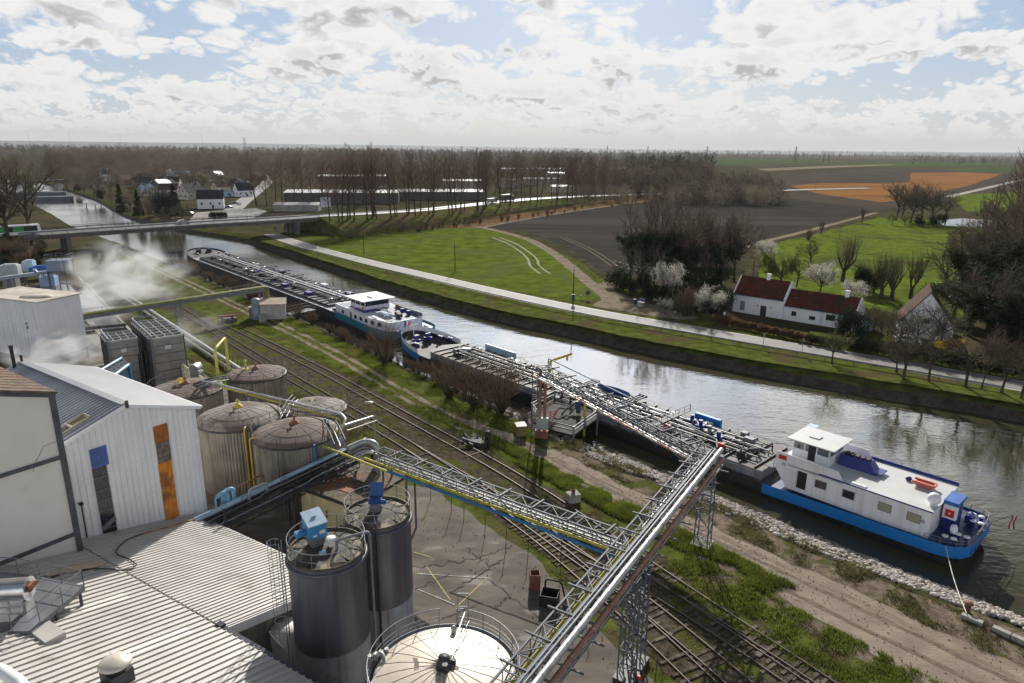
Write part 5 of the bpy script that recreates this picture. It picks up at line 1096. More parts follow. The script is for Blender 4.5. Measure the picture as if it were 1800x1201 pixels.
for k, (x, y, w_, l_, h_, col, nm) in enumerate(((22,488,4,2.4,2.4,(.45,.48,.50), 'pale grey machine housing on the conveyor, leftmost'),(55,480,2.4,2.2,2.4,(.42,.52,.58), 'pale blue machine housing in the middle of the conveyor'),(88,496,3.2,2.6,2.2,(.30,.40,.60), 'light blue skip container below the conveyor'),(22,500,2.6,2.4,2.6,(.20,.20,.20), 'dark drum-like machine under the left end of the conveyor'),(76,483,5,1.4,1.4,(.03,.12,.42), 'deep blue belt hood beside the hopper unit'),(98,478,1.6,1.6,2.0,(.42,.44,.40), 'small pale cabinet left of the hopper unit'))):
    o = G3(x, y + 6,0); mb = MB(); mb.box(o + Vector((0,0, h_ / 2 + (0 if k in (2,3) else 1.5))),(w_, l_, h_),.25); mb.box(o + Vector((.2,.1, h_ + .15 + (0 if k in (2,3) else 1.5))),(w_ * .7, l_ * .6,.3),.25)
    if k not in (2,3):
        for dx in (-w_ * .4, w_ * .4): mb.bar((o.x + dx, o.y, 0),(o.x + dx, o.y, 1.6),.15)
    tag(obj('plant_machine', mb, mat('machine_paint', col, .5, var=.2, scale=.6)), nm, 'machine', 'machines along the far left conveyor')
mb = MB()
r5 = random.Random(5)
for k in range(500): q = abs(r5.gauss(0,.5)); an = r5.uniform(0,6.28); mb.sphere((0,0,0),.22,4,3) if False else None
mb.lathe((0,0,0), [(1.6,0),(1.1,.9),(.5,1.8),(.001,2.1)], 14)
for i in range(len(mb.v)): x, y, z = mb.v[i]; mb.v[i] = (x * r5.uniform(.85,1.15), y * r5.uniform(.85,1.15), z * r5.uniform(.9,1.1))
mb.xf(Matrix.Translation(G3(137,500,0))); tag(obj('sand_heap', mb, mat('pale_sand', (.30,.22,.14),.95, var=.3, scale=1, bump=.05)), 'small conical heap of pale sand beside the hopper unit', 'heap')
# ---- barges
M_tyre = M_black
M_hgrey = mat('grey_hull_paint', (.17,.18,.20),.55,.1, var=.25, scale=.4, streak=((.05,.035,.03),.6,.8))
M_hblack = mat('black_hull_paint', (.014,.015,.018),.45, var=.4, scale=.5, streak=((.06,.05,.045),.5,.8))
M_hnavy = mat('navy_hull_paint', (.018,.024,.042),.5, var=.4, scale=.3, streak=((.06,.045,.04),.6,.7))
M_sky = mat('bright_blue_strake', (.005,.17,.50),.45, var=.10, scale=.4)
M_teal = mat('teal_strake', (.01,.16,.24),.5, var=.15, scale=.4)
M_boatw = mat('white_boat_paint', (.76,.77,.80),.4, var=.05, scale=.6, streak=((.46,.36,.28),.38))
M_deckb = mat('blue_deck_paint', (.015,.03,.11),.5, var=.3, scale=1)
M_decks = mat('dark_deck', (.045,.042,.045),.7, var=.5, scale=.8, col2=(.12,.08,.06), c2lo=.55, c2hi=.65, c2scale=.5)
M_deckr = mat('worn_trunk_deck', (.13,.11,.10),.7, var=.4, scale=.6, col2=(.055,.05,.055), c2lo=.45, c2hi=.6, c2scale=.4)
M_roofg = mat('light_grey_roof_paint', (.50,.51,.50),.5, var=.06, scale=.5, streak=None)
M_cobalt = mat('cobalt_paint', (.012,.025,.20),.45, var=.25, scale=2)
class Ship:
    def __init__(s, stern, bow, name, label, group=None):
        s.o = Vector((stern[0], stern[1], WZ)); b = Vector((bow[0], bow[1], WZ)); s.f = (b - s.o); s.L = s.f.length; s.f.normalize()
        s.s = Vector((s.f.y, -s.f.x, 0))            # towards the far bank
        if s.s.dot(VD) < 0: s.s = -s.s
        s.t = Thing(name, label, 'barge', s.o, group)
    def W(s, x, y, z): return s.o + s.f * x + s.s * y + Z(z)
    def half(s, x, B, st=2.6, bw=9.0):
        h = B / 2
        if x < st: h *= (0.62 + 0.38 * math.sqrt(max(0,1 - (1 - x / st) ** 2)))
        if x > s.L - bw: t = (x - (s.L - bw)) / bw; h *= math.sqrt(max(0.0,1 - t ** 2.3)) * .97 + .03 * (1 - t)
        return max(h, .02)
    def hull(s, B, sheer, mats, stripe):
        """sheer(x) -> height of the deck edge; stripe(x) -> (z0, z1) coloured band or None"""
        xs = [0,.4,.9,1.6,2.6] + list(np.arange(4, s.L - 9,2.0)) + [s.L - 9 + 9 * q for q in (0,.15,.3,.45,.6,.72,.82,.9,.95,.98,1.0)]
        lo = MB(); bds = []
        for side in (-1,1):
            vs = []; n = 4
            for x in xs:
                h = s.half(x, B); zt = sheer(x)
                for q, (fr, zz) in enumerate(((.90,-1.0),(1.0,.0),(1.0, zt * .55),(1.0, zt))):
                    xx = x - (0.9 if x > s.L - 2 else 0) * (1 - q / 3) * ((x - (s.L - 2)) / 2 if x > s.L - 2 else 0) + (1.2 * (1 - q / 3) if x < .5 else 0)
                    vs.append(s.W(xx, side * h * fr, zz))
            fs = []
            for i in range(len(xs) - 1):
                for q in range(n - 1):
                    a = (i * n + q, (i + 1) * n + q, (i + 1) * n + q + 1, i * n + q + 1); fs.append(a if side < 0 else tuple(reversed(a)))
            lo.add(vs, fs, True)
            seg = []
            for x in xs:
                st_ = stripe(x)
                if st_ is None:
                    if len(seg) > 1: bds.append(MB()); s._band(bds[-1], seg, side)
                    seg = []
                else: seg.append((x, s.half(x, B) + .035, st_[0], st_[1]))
            if len(seg) > 1: bds.append(MB()); s._band(bds[-1], seg, side)
        h = s.half(0, B); a = [s.W(1.2,-h * .9,-1), s.W(1.2, h * .9,-1), s.W(0, h, sheer(0)), s.W(0,-h, sheer(0))]
        lo.add(a, [(0,1,2,3)])
        hl = s.t.part('hull', lo, mats[0])
        if stripe(0): q = stripe(0); h += .035; bds[0].add([s.W(-.04,-h, q[0]), s.W(-.04, h, q[0]), s.W(-.04, h, q[1]), s.W(-.04,-h, q[1])], [(0,1,2,3)])
        for bd in bds: s.t.part('strake', bd, mats[1], hl)
        s.xs = xs; return hl
    def _band(s, mb, seg, side):
        vs = []
        for x, h, a, b in seg: vs += [s.W(x, side * h, a), s.W(x, side * h, b)]
        mb.add(vs, [(2 * i, 2 * i + 2,2 * i + 3,2 * i + 1) for i in range(len(seg) - 1)], False)
    def deck(s, name, B, x0, x1, z, m, inset=.05, parent=None):
        xs = [x for x in s.xs if x0 < x < x1]; xs = [x0] + xs + [x1]; vs = []
        zf = z if callable(z) else (lambda x: z)
        for x in xs: h = s.half(x, B) - inset; vs += [s.W(x, -h, zf(x)), s.W(x, h, zf(x))]
        mb = MB(); mb.add(vs, [(2 * i, 2 * i + 1,2 * i + 3,2 * i + 2) for i in range(len(xs) - 1)]); return s.t.part(name, mb, m, parent)
    def box(s, mb, x0, x1, y0, y1, z0, z1):
        v = [s.W(x, y, z) for z in (z0, z1) for x, y in ((x0, y0),(x1, y0),(x1, y1),(x0, y1))]
        mb.add(v, [(0,3,2,1),(4,5,6,7),(0,1,5,4),(1,2,6,5),(2,3,7,6),(3,0,4,7)]); return mb
    def pbox(s, name, a, m, parent=None, label=None): mb = MB(); s.box(mb, *a); return s.t.part(name, mb, m, parent, label)
    def bollard(s, x, y, z, m=None):
        for d in (-.32,.32):
            mb = MB(); p = s.W(x + d, y, z); mb.lathe(p, [(.15,0),(.15,.5),(.2,.52),(.2,.6),(.001,.62)], 14); bo = s.t.part('bollard', mb, m or M_cobalt); mb = MB(); mb.lathe(p + Z(.6), [(.26,-.02),(.26,.05),(.001,.07)], 14); s.t.part('bollard_cap', mb, M_boatw, bo)
    def rail(s, name, pts, h=1.0, m=None, posts=1.6): mb = MB(); railing(mb, [s.W(*p) for p in pts], h, posts, .022, n=4); return s.t.part(name, mb, m or M_steel)
    def cargo(s, B, x0, x1, zt, seed, big):
        """pipes, valves, hatches along the trunk deck"""
        r = random.Random(seed); W = s.W
        for y, rad in ((-1.4,.13),(-.9,.09),(-.2,.16),(.3,.10),(1.3,.13),(1.7,.08),(-2.0,.07)):
            mb = MB(); a = x0 + r.uniform(1,4); b = x1 - r.uniform(1,4); mb.tube([W(a, y, zt + .55), W(b, y, zt + .55)], rad, 8); k = a
            while k < b: mb.box(W(k, y, zt + .25),(.12,.12,.5),0); mb.cyl(W(k - .04, y, zt + .55), W(k + .04, y, zt + .55), rad * 1.5, n=8); k += 3.2
            s.t.part('deck_pipe', mb, M_alu if r.random() < .4 else (M_steel if r.random() < .6 else M_steeld))
        n = int((x1 - x0) / (2.3 if big else 1.7))
        mb = MB()
        for k in range(n):
            x = x0 + (k + .5) * (x1 - x0) / n; hh = B / 2 - .9; mb.bar(W(x, -hh, zt + .1), W(x, hh, zt + .1),.12,.18)
        s.t.part('deck_beam', mb, M_steeld)
        for k in range(int((x1 - x0) / 6)):
            x = x0 + 3 + k * 6 + r.uniform(-1,1)
            for y in ((-2.6,2.3) if big else (-2.2,2.0)):
                if r.random() < .75:
                    mb = MB(); mb.lathe(W(x, y, zt), [(.45,0),(.45,.55),(.52,.56),(.52,.64),(.001,.68)], 14); mb.cyl(W(x, y, zt + .66), W(x + .1, y, zt + .85),.1, n=6); s.t.part('tank_hatch', mb, M_decks if r.random() < .6 else M_alu)
            if r.random() < .8:
                mb = MB(); y = r.uniform(-1.5,1.5)
                for q in range(3): mb.cyl(W(x + .5 * q, y, zt + .4), W(x + .5 * q, y, zt + 1.1),.07, n=6); mb.tube(circ(W(x + .5 * q, y, 0),.2,0,0,360,10),.025,4)
                for i in range(len(mb.v)):
                    if mb.v[i][2] < WZ + .3: mb.v[i] = (mb.v[i][0], mb.v[i][1], mb.v[i][2] + WZ * 0 + zt + 1.15 + WZ)
                s.t.part('valve_group', mb, M_steel)
        for k in range(7 if big else 9):
            x = r.uniform(x0 + 2, x1 - 4); y = r.uniform(-2.6,2.2); w_ = r.uniform(.7,1.8); s.pbox('deck_box', (x, x + w_, y, y + r.uniform(.5,1.0), zt + .1, zt + r.uniform(.5,1.1)), r.choice([M_cobalt, M_steel, M_boatw, M_decks]))
        for k in range(14 if big else 16):
            x = r.uniform(x0 + 2, x1 - 4); mb = MB(); y = r.uniform(-2.4,2.2); d = r.uniform(-1.5,1.5)
            pipe(mb, [W(x, y, zt + .2), W(x, y, zt + .75 + r.random() * .3), W(x + r.uniform(.5,2), y + d, zt + .8), W(x + 2, y + d, zt + .2)], r.uniform(.05,.11),6); s.t.part('branch_pipe', mb, r.choice([M_alu, M_steel, M_steeld]))
        xm = (x0 + x1) / 2
        for q in range(3 if big else 2):
            for dd in (-.5,.0,.5):
                mb = MB(); x = xm + dd + (q - 1) * 8; mb.tube([W(x, -B / 2 + .8, zt + .7), W(x, B / 2 - .8, zt + .7)], .11,8); mb.cyl(W(x, -B / 2 + .7, zt + .7), W(x, -B / 2 + .82, zt + .7),.2, n=10); mb.cyl(W(x, B / 2 - .82, zt + .7), W(x, B / 2 - .7, zt + .7),.2, n=10); s.t.part('manifold', mb, M_steel)
S2 = Ship(UVp(-13.3,65.8)[:2], UVp(-100.6,62.4)[:2], 'tanker_barge', 'nearer tanker barge with a white deckhouse and bright blue band along its stern', 'tanker barges moored in the canal')
B2 = 9.0
def sh2(x): return 1.35 + (0.85 * max(0,1 - x / 17) if x < 17 else 0) * .6 + (1.5 * max(0,(x - (S2.L - 10)) / 10) ** 1.3 if x > S2.L - 10 else 0)
h2 = S2.hull(B2, sh2,(M_hblack, M_sky), lambda x: ((sh2(x) - .95 + .0, sh2(x) + .12) if x <= 18.3 else ((sh2(x) - 1.0, sh2(x) + .1) if x > S2.L - 9.5 else None)))
S2.deck('aft_deck', B2,0,17.4, lambda x: sh2(x) - .12, M_deckb); S2.deck('side_deck', B2,17.4, S2.L - 9, lambda x: 1.28, M_decks); S2.deck('fore_deck', B2, S2.L - 9, S2.L, lambda x: sh2(x) - .55, M_decks)
x0, x1 = 18.6, S2.L - 11.5
mb = MB(); hw = B2 / 2 - .75
P = [S2.W(x0,-hw, 1.25), S2.W(x0, hw, 1.25), S2.W(x1, hw, 1.25), S2.W(x1 + 1.8,0,1.25), S2.W(x1,-hw, 1.25)]
T_ = [p + Z(1.05) for p in P]; mb.add(P + T_, [(i, i + 5,(i + 1) % 5 + 5,(i + 1) % 5) for i in range(5)])
for k in range(int((x1 - x0) / 1.9)):
    for sgn in (-1,1): x = x0 + .5 + k * 1.9; mb.bar(S2.W(x, sgn * (hw + .05),1.27), S2.W(x, sgn * (hw + .05),2.3),.09,.12)
S2.t.part('cargo_trunk', mb, M_hgrey)
mb = MB(); mb.add(T_, [(0,1,2,3,4)]); S2.t.part('trunk_top', mb, M_deckr)
S2.cargo(B2, x0, x1,2.3,5, False)
S2.rail('side_rail', [(x0,-B2 / 2 + .12,1.35),(S2.L - 12,-B2 / 2 + .12,1.35)], 1.0, M_steel, 2.4); S2.rail('side_rail', [(x0, B2 / 2 - .12,1.35),(S2.L - 12, B2 / 2 - .12,1.35)], 1.0, M_steel, 2.4)
yN, yF = -3.75,3.55; zr = 4.1; zd = 1.9
mb = MB(); S2.box(mb, 3.1,16.0, yN, yF, 1.5, zr); dh = S2.t.part('deckhouse', mb, M_boatw)
mb = MB(); S2.box(mb, 3.02,12.9, yN - .05, yF + .05, zr, zr + .07); S2.t.part('house_roof', mb, M_roofg)
mb = MB(); S2.box(mb, 3.05,12.9, yF - .02, yF + .06, zr, zr + .35); S2.box(mb, 3.0,12.9, yN - .07, yN - .02, zr - .02, zr + .10); S2.t.part('roof_coaming', mb, M_cobalt)
mb = MB()
for y in (yN, yF - .08):
    v = [S2.W(10.6, y, zr), S2.W(11.2, y, zr + .9), S2.W(17.3, y, zr + 1.0), S2.W(17.3, y, 3.4), S2.W(16.0, y, 1.6), S2.W(16.0, y, zr - .2), S2.W(10.6, y, zr - .2)]
    v2 = [p + S2.s * .08 for p in v]; n = len(v); mb.add(v + v2, [tuple(range(n)), tuple(reversed(range(n, 2 * n)))] + [(i, (i + 1) % n, n + (i + 1) % n, n + i) for i in range(n)])
S2.t.part('bridge_wing', mb, M_boatw, dh)
S2.pbox('wing_deck', (12.9,17.2, yN + .08, yF - .08, zr - .02, zr + .05), M_roofg)
for i, x in enumerate((4.4,6.8,10.0,12.6)):
    S2.pbox('window', (x - .50, x + .50, yN - .03, yN + .02,2.75,3.45), M_glassd if i > 1 else mat('curtained_window', (.33,.31,.21),.3, var=.15, scale=1), dh, 'dark window' if i > 1 else 'window with drawn beige blind')
    mb = MB(); 
    for a in ((x - .56, x + .56, yN - .045, yN - .005,2.69,2.75),(x - .56, x + .56, yN - .045, yN - .005,3.45,3.51),(x - .56, x - .5, yN - .045, yN - .005,2.75,3.45),(x + .5, x + .56, yN - .045, yN - .005,2.75,3.45)): S2.box(mb, *a)
    S2.t.part('window_frame', mb, M_steel, dh)
    S2.pbox('window', (x - .5, x + .5, yF - .02, yF + .03,2.75,3.45), M_glassd, dh)
S2.pbox('doorway', (14.0,14.9, yN - .03, yN + .02,1.95,3.75), M_black, dh); mb = MB(); S2.box(mb, 14.9,14.98, yN - .5, yN - .03,1.95,3.75); S2.t.part('door', mb, M_boatw, dh)
mb = MB(); c = S2.W(3.65, yN - .03,3.05); mb.tube([c + S2.f * .13 * math.cos(R(a)) + Vector((0,0,.13 * math.sin(R(a)))) for a in range(0,361,30)], .025,5); S2.t.part('porthole', mb, M_steeld, dh)
S2.pbox('red_sign', (16.2,17.0, yN - .03, yN - .01, zr + .25, zr + .7), mat('sign_red', (.55,.015,.01),.5), dh)
S2.pbox('flag_plate', (16.2,16.6, yN - .03, yN - .01, zr - .35, zr - .05), M_pbluep, dh)
wx0, wx1, wy0, wy1 = 12.9,16.6,-1.7,1.7; wz0, wz1 = zr + .05,6.05
mb = MB(); S2.box(mb, wx0, wx1, wy0, wy1, wz0, wz0 + .95); S2.box(mb, wx0, wx1, wy0, wy1, wz1 - .12, wz1)
for x, y in ((wx0 + .06, wy0 + .06),(wx1 - .06, wy0 + .06),(wx0 + .06, wy1 - .06),(wx1 - .06, wy1 - .06),(14.2, wy0 + .04),(15.4, wy0 + .04),(14.7, wy1 - .04),(wx0 + .04,0),(wx1 - .04,-.5),(wx1 - .04,.5)): S2.box(mb, x - .06, x + .06, y - .06, y + .06, wz0 + .9, wz1)
wh = S2.t.part('wheelhouse', mb, M_boatw)
mb = MB(); S2.box(mb, wx0 + .07, wx1 - .07, wy0 + .07, wy1 - .07, wz0 + .95, wz1 - .12); S2.t.part('wheelhouse_glass', mb, mat('tinted_glass', (.10,.11,.12),.08, var=.5, scale=1.2, spec=.8), wh)
S2.pbox('wheelhouse_door', (14.3,15.0, wy0 - .04, wy0 + .0, wz0 + .1, wz1 - .15), M_black, wh)
mb = MB(); S2.box(mb, wx0 - .55, wx1 + .45,-2.25,2.25, wz1, wz1 + .1); S2.box(mb, 14.6,15.6,-.5,.4, wz1 + .1, wz1 + .2); S2.t.part('wheelhouse_roof', mb, M_roofg, wh)
S2.pbox('navigation_board', (16.3,17.3,2.6,3.6, wz1 - .1, wz1 - .05), M_pbluep)
mb = MB(); mb.cyl(S2.W(16.6,-3.0, zr), S2.W(16.6,-3.0, zr + .75),.14); S2.t.part('mast_stub', mb, M_steeld)
mb = MB(); v = [S2.W(9.0,-.3, zr + .07), S2.W(9.0,1.2, zr + .07), S2.W(12.6,1.2, zr + .07), S2.W(12.6,-.3, zr + .07), S2.W(9.7,0, zr + 1.15), S2.W(9.7,.9, zr + 1.15), S2.W(12.6,.9, zr + 1.15), S2.W(12.6,0, zr + 1.15)]
mb.add(v, [(0,3,2,1),(4,5,6,7),(0,1,5,4),(1,2,6,5),(2,3,7,6),(3,0,4,7)]); S2.box(mb, 8.5,9.3,-.3,1.2, zr + .3, zr + .4); sk_ = S2.t.part('engine_casing', mb, M_cobalt)
mb = MB()
for k in range(5): S2.box(mb, 9.9 + k * .5,10.25 + k * .5,.1,.8, zr + 1.15, zr + 1.32)
S2.t.part('exhaust_grille', mb, M_black, sk_)
S2.pbox('roof_plank', (8.7,10.0,-3.5,-3.1, zr + .07, zr + .17), M_boatw)
mb = MB(); S2.box(mb, 1.9,2.95,-.9,.9,1.7,4.3); ck = S2.t.part('aft_locker', mb, M_cobalt); 
mb = MB(); S2.box(mb, 1.82,2.9,-1.3,-.88,2.9,4.2); S2.t.part('white_locker', mb, M_boatw)
mb = MB(); S2.box(mb, 1.75,2.95,-1.4,1.0,4.25,4.6); S2.t.part('locker_lid', mb, mat('mid_blue_paint', (.03,.12,.40),.45))
S2.pbox('warning_plate', (2.0,2.7,-1.34,-1.31,3.1,3.8), mat('plate_red', (.6,.015,.01),.5)); S2.pbox('warning_plate_centre', (2.27,2.43,-1.36,-1.345,3.37,3.53), M_white)
mb = MB(); mb.sphere(S2.W(3.5,-2.2,4.75),.55,18,12); mb.cyl(S2.W(3.5,-2.2,4.1), S2.W(3.5,-2.2,4.4),.3); S2.t.part('satellite_dome', mb, mat('radome_white', (.72,.73,.76),.4))
mb = MB(); mb.cyl(S2.W(1.7,-2.3,2.6), S2.W(1.5,-2.35,2.65),.42, n=18); S2.t.part('searchlight', mb, M_boatw)
for (x, y) in ((1.6,-3.4),(.9,-2.3),(.7,1.2),(1.0,2.6)): S2.bollard(x, y, sh2(x) - .12, mat('bollard_blue', (.03,.05,.25),.5) if y < 0 else M_cobalt)
mb = MB(); mb.cyl(S2.W(1.4,1.2,2.35), S2.W(1.4,2.2,2.35),.32, n=14); S2.box(mb, 1.1,1.7,1.1,2.3,1.9,2.1); S2.t.part('winch', mb, M_cobalt)
mb = MB(); railing(mb, [S2.W(x, -(S2.half(x, B2) - .1), sh2(x) + .1) for x in (3.2,2.0,1.0,.3)] + [S2.W(.08, y, sh2(0) + .1) for y in (-1.5,0,1.5)] + [S2.W(x, S2.half(x, B2) - .1, sh2(x) + .1) for x in (.3,1.0,2,3.2)], .55,1.2,.03, n=5); S2.t.part('stern_rail', mb, M_steel)
mb = MB(); a, b = S2.W(0,.2,2.7), S2.W(-1.7,.3,4.4); mb.cyl(a, b, .03, n=6); fs_ = S2.t.part('flag_staff', mb, M_steeld)
def flag(parent, th, p, cols, wdir, w_, h_, hang):
    W3 = [];
    for k, c in enumerate(cols):
        mb = MB(); vs = []; m = 8
        for i in range(m + 1):
            t = i / m; q = p + wdir * (.12 * math.sin(t * 6 + k)) + Z(-h_ * t)
            for z in (k / len(cols),(k + 1) / len(cols)): vs.append(q + wdir * (w_ * z) + Z(-.25 * z))
        mb.add(vs, [(2 * i, 2 * i + 1,2 * i + 3,2 * i + 2) for i in range(m)], True); th.part('flag_stripe', mb, mat('flag_cloth', c, .8), parent)
flag(fs_, S2.t, b, [(.28,.02,.03),(.6,.58,.58),(.2,.02,.03)], Vector((.9,.3,0)),.75,1.3, True)
mb = MB(); r = random.Random(2)
def text_on(name, txt, size, origin, xdir, m, parent, th, up=Z(1)):
    cu = bpy.data.curves.new(name, 'FONT'); cu.body = txt; cu.size = size; cu.extrude = .012; cu.align_x = 'LEFT'
    o = bpy.data.objects.new(name, cu); C.objects.link(o); bpy.context.view_layer.update()
    dg = bpy.context.evaluated_depsgraph_get(); me = bpy.data.meshes.new_from_object(o.evaluated_get(dg)); C.objects.unlink(o); bpy.data.objects.remove(o)
    n = xdir.cross(up).normalized(); M = Matrix((( xdir.x, up.x, n.x, origin.x),(xdir.y, up.y, n.y, origin.y),(xdir.z, up.z, n.z, origin.z),(0,0,0,1)))
    me.transform(Matrix.Translation(-th.loc) @ M); me.name = name; me.materials.clear(); me.materials.append(m)
    ob = bpy.data.objects.new(name, me); C.objects.link(ob); ob.parent = parent or th.e; return ob
n0 = S2.half(0, B2)
text_on('stern_lettering', 'MTS', .42, S2.W(-.06,-2.3, sh2(0) - .70), S2.s, M_cobalt, h2, S2.t); text_on('stern_lettering', 'WERELD', .42, S2.W(-.06,-.9, sh2(0) - .70), S2.s, mat('letter_red', (.45,.03,.05),.5), h2, S2.t)
xb = S2.L - 9
mb = MB(); vs = []
xs_ = [x for x in S2.xs if x >= xb]
for side in (-1,1):
    o = len(vs); 
    for x in xs_: h = S2.half(x, B2); vs += [S2.W(x, side * h, sh2(x)), S2.W(x, side * (h + .05), sh2(x) + .85)]
    fs = [(o + 2 * i, o + 2 * i + 2, o + 2 * i + 3, o + 2 * i + 1) for i in range(len(xs_) - 1)]
    mb.add([], []) ; mb.v += [tuple(v) for v in vs[o:]]; base = len(mb.v) - (len(vs) - o)
    for f in fs: mb.f.append(tuple(i - o + base for i in f)); mb.sm.append(True)
S2.t.part('bow_bulwark', mb, M_boatw)
for (x, y) in ((S2.L - 4,-1.2),(S2.L - 4,1.2)):
    mb = MB(); mb.cyl(S2.W(x, y - .5,2.7), S2.W(x, y + .5,2.7),.35, n=14); S2.box(mb, x - .6, x + .6, y - .6, y + .6,1.9,2.3); mb.tube(circ((0,0),.5,0),.05,5) if False else None; S2.t.part('anchor_winch', mb, M_cobalt)
for (x, y) in ((S2.L - 6.5,-3.0),(S2.L - 7.5,3.4),(S2.L - 2.5,0),(S2.L - 5.5,2.8)): S2.bollard(x, y, 1.9, M_cobalt)
mb = MB(); mb.bar(S2.W(S2.L - 1.5,0,2), S2.W(S2.L - 1.5,0,5),.12); mb.bar(S2.W(S2.L - 1.5,-1,4.2), S2.W(S2.L - 1.5,1,4.2),.08); S2.t.part('bow_mast', mb, M_boatw)
for (x, y, l_, w_, h_) in ((27.5,3.0,3.4,.5,1.0),(63.5,3.5,7.2,.25,1.1)): S2.pbox('spray_screen', (x, x + l_, y, y + w_, 2.3,2.3 + h_), M_pbluep if x > 50 else M_sky)
mb = MB()
for k in range(7): t = k / 6; z = 3.1
n = 14; vs = []
for k in range(n + 1):
    t = k / n; ww = .75 * math.sin(math.pi * min(1,.12 + t * .88)) ** .6; x = 40.5 + t * 5.2
    vs += [S2.W(x, 2.2 - ww, 3.3), S2.W(x, 2.2 - ww * .5,2.6), S2.W(x, 2.2 + ww * .5,2.6), S2.W(x, 2.2 + ww, 3.3)]
mb.add(vs, [(4 * i + j, 4 * i + j + 1,4 * i + j + 5,4 * i + j + 4) for i in range(n) for j in range(3)], True)
tag(obj('rowing_boat', mb, mat('blue_dinghy', (.02,.08,.30),.4, var=.2)), 'small blue boat stowed on the deck of the nearer barge', 'boat')
mb = MB(); v = [S2.W(x, y, z) for x, y, z in ((4.4,.6, zr + .25),(5.7,.6, zr + .25),(6.1,1.0, zr + .5),(5.7,1.4, zr + .25),(4.4,1.4, zr + .25))]
S2.box(mb, 4.4,5.9,.45,1.25, zr + .2, zr + .45); S2.box(mb, 4.3,6.1,.35,.5, zr + .4, zr + .6); S2.box(mb, 4.3,6.1,1.2,1.35, zr + .4, zr + .6); S2.box(mb, 4.2,4.4,.4,1.3, zr + .4, zr + .6)
tag(obj('dinghy', mb, mat('salmon_dinghy', (.50,.12,.08),.5, var=.2)), 'small salmon red dinghy lying on the roof of the white deckhouse', 'dinghy')
mb = MB(); mb.sphere(S2.W(6.6,1.2, zr + .25),.22,12,8,1.4,1,1); tag(obj('fender_buoy', mb, M_cobalt), 'small blue fender lying beside the salmon dinghy', 'fender')
mb = MB(); mb.bar(S2.W(55,2.6,2.3), S2.W(55,2.6,4.4),.35); mb.bar(S2.W(55,2.6,4.3), S2.W(51.6,3.4,6.0),.32); mb.bar(S2.W(52.3,3.2,5.6), S2.W(52.3,3.2,4.9),.3); S2.t.part('hose_crane', mb, mat('crane_yellow', (.55,.42,.03),.5))
for k in range(4): mb = MB(); x = 25 + k * 1.6; S2.box(mb, x, x + .9,-1.2 + k * .7,-.3 + k * .7,2.4,3.1); mb.cyl(S2.W(x + .4,-.8 + k * .7,3.0), S2.W(x + .4,-.8 + k * .7,3.7),.25, n=12); S2.t.part('cargo_pump', mb, M_cobalt if k != 1 else M_steel)
for k, (x, y) in enumerate(((24.0,-2.2),(40,-1.9),(31,-2.4))): S2.pbox('red_box', (x, x + .7, y, y + .6,2.35,3.0), mat('fire_red', (.5,.03,.02),.5))
for (xa, ya, xb_, yb_) in ((17.5,-3.6,19.4,3.2),(32,-3.6,32.2,3.7)):
    mb = MB(); mb.slab(S2.W(xa, ya, 3.0), S2.W(xa + .9, ya, 3.0), S2.W(xa + .9, yb_, 3.0), S2.W(xa, yb_, 3.0),.06); railing(mb, [S2.W(xa, ya, 3.0), S2.W(xa, yb_, 3.0)], .9,1.2,.03, n=4); S2.t.part('cross_walkway', mb, M_truss)
S1 = Ship(UVp(-103.2,65.3)[:2], UVp(-223.5,63.8)[:2], 'tanker_barge', 'farther long tanker barge riding high with a navy hull and teal stern band', 'tanker barges moored in the canal')
B1 = 11.2
def sh1(x): return 2.5 - (1.0 * max(0,1 - (x) / 24.0) if x < 24 else 0) + (1.3 * max(0,(x - (S1.L - 14)) / 14) ** 1.3 if x > S1.L - 14 else 0)
h1 = S1.hull(B1, sh1,(M_hnavy, M_teal), lambda x: ((sh1(x) - .95, sh1(x) + .25) if x <= 21 else None))
S1.deck('aft_deck', B1,0,20, lambda x: sh1(x) - .1, M_teal); S1.deck('side_deck', B1,20, S1.L - 12, lambda x: sh1(x) - .05, mat('pale_side_deck', (.30,.31,.33),.6)); S1.deck('fore_deck', B1, S1.L - 12, S1.L, lambda x: sh1(x) - .35, M_decks)
x0, x1 = 25, S1.L - 15; hw = B1 / 2 - 1.1
mb = MB(); P = [S1.W(x0,-hw, 2.4), S1.W(x0, hw, 2.4), S1.W(x1, hw, 2.4), S1.W(x1 + 4,0,2.4), S1.W(x1,-hw, 2.4)]; T_ = [p + Z(.55) for p in P]; mb.add(P + T_, [(i, i + 5,(i + 1) % 5 + 5,(i + 1) % 5) for i in range(5)]); S1.t.part('cargo_trunk', mb, M_hblack)
mb = MB(); mb.add(T_, [(0,1,2,3,4)]); S1.t.part('trunk_top', mb, mat('dark_blue_deck', (.020,.026,.04),.6, var=.5, scale=.5))
S1.cargo(B1, x0, x1,2.95,9, True)
for y in (-.5,.6):
    mb = MB(); mb.bar(S1.W(x0 + 2, y, 3.75), S1.W(x1 - 1, y, 3.75),.5,.06); S1.t.part('catwalk', mb, M_steel)
for sy in (-1,1): S1.rail('side_rail', [(x, sy * (B1 / 2 - .15), sh1(x)) for x in (20,40,60,80, S1.L - 14)], 1.0, M_steel, 2.4)
for (x, y) in ((30,3.6),(42,3.7),(66,3.8),(48,-3.2),(36,-3.0)): S1.pbox('deck_locker', (x, x + 2.2, y - .6, y + .5,2.95,3.6), M_cobalt if x != 42 else M_boatw)
yN, yF = -4.7,4.4
mb = MB(); v = []
pl_ = [(2.6,-3.6),(2.6,3.4),(8, yF),(21.5, yF),(21.5, yN),(8, yN)]
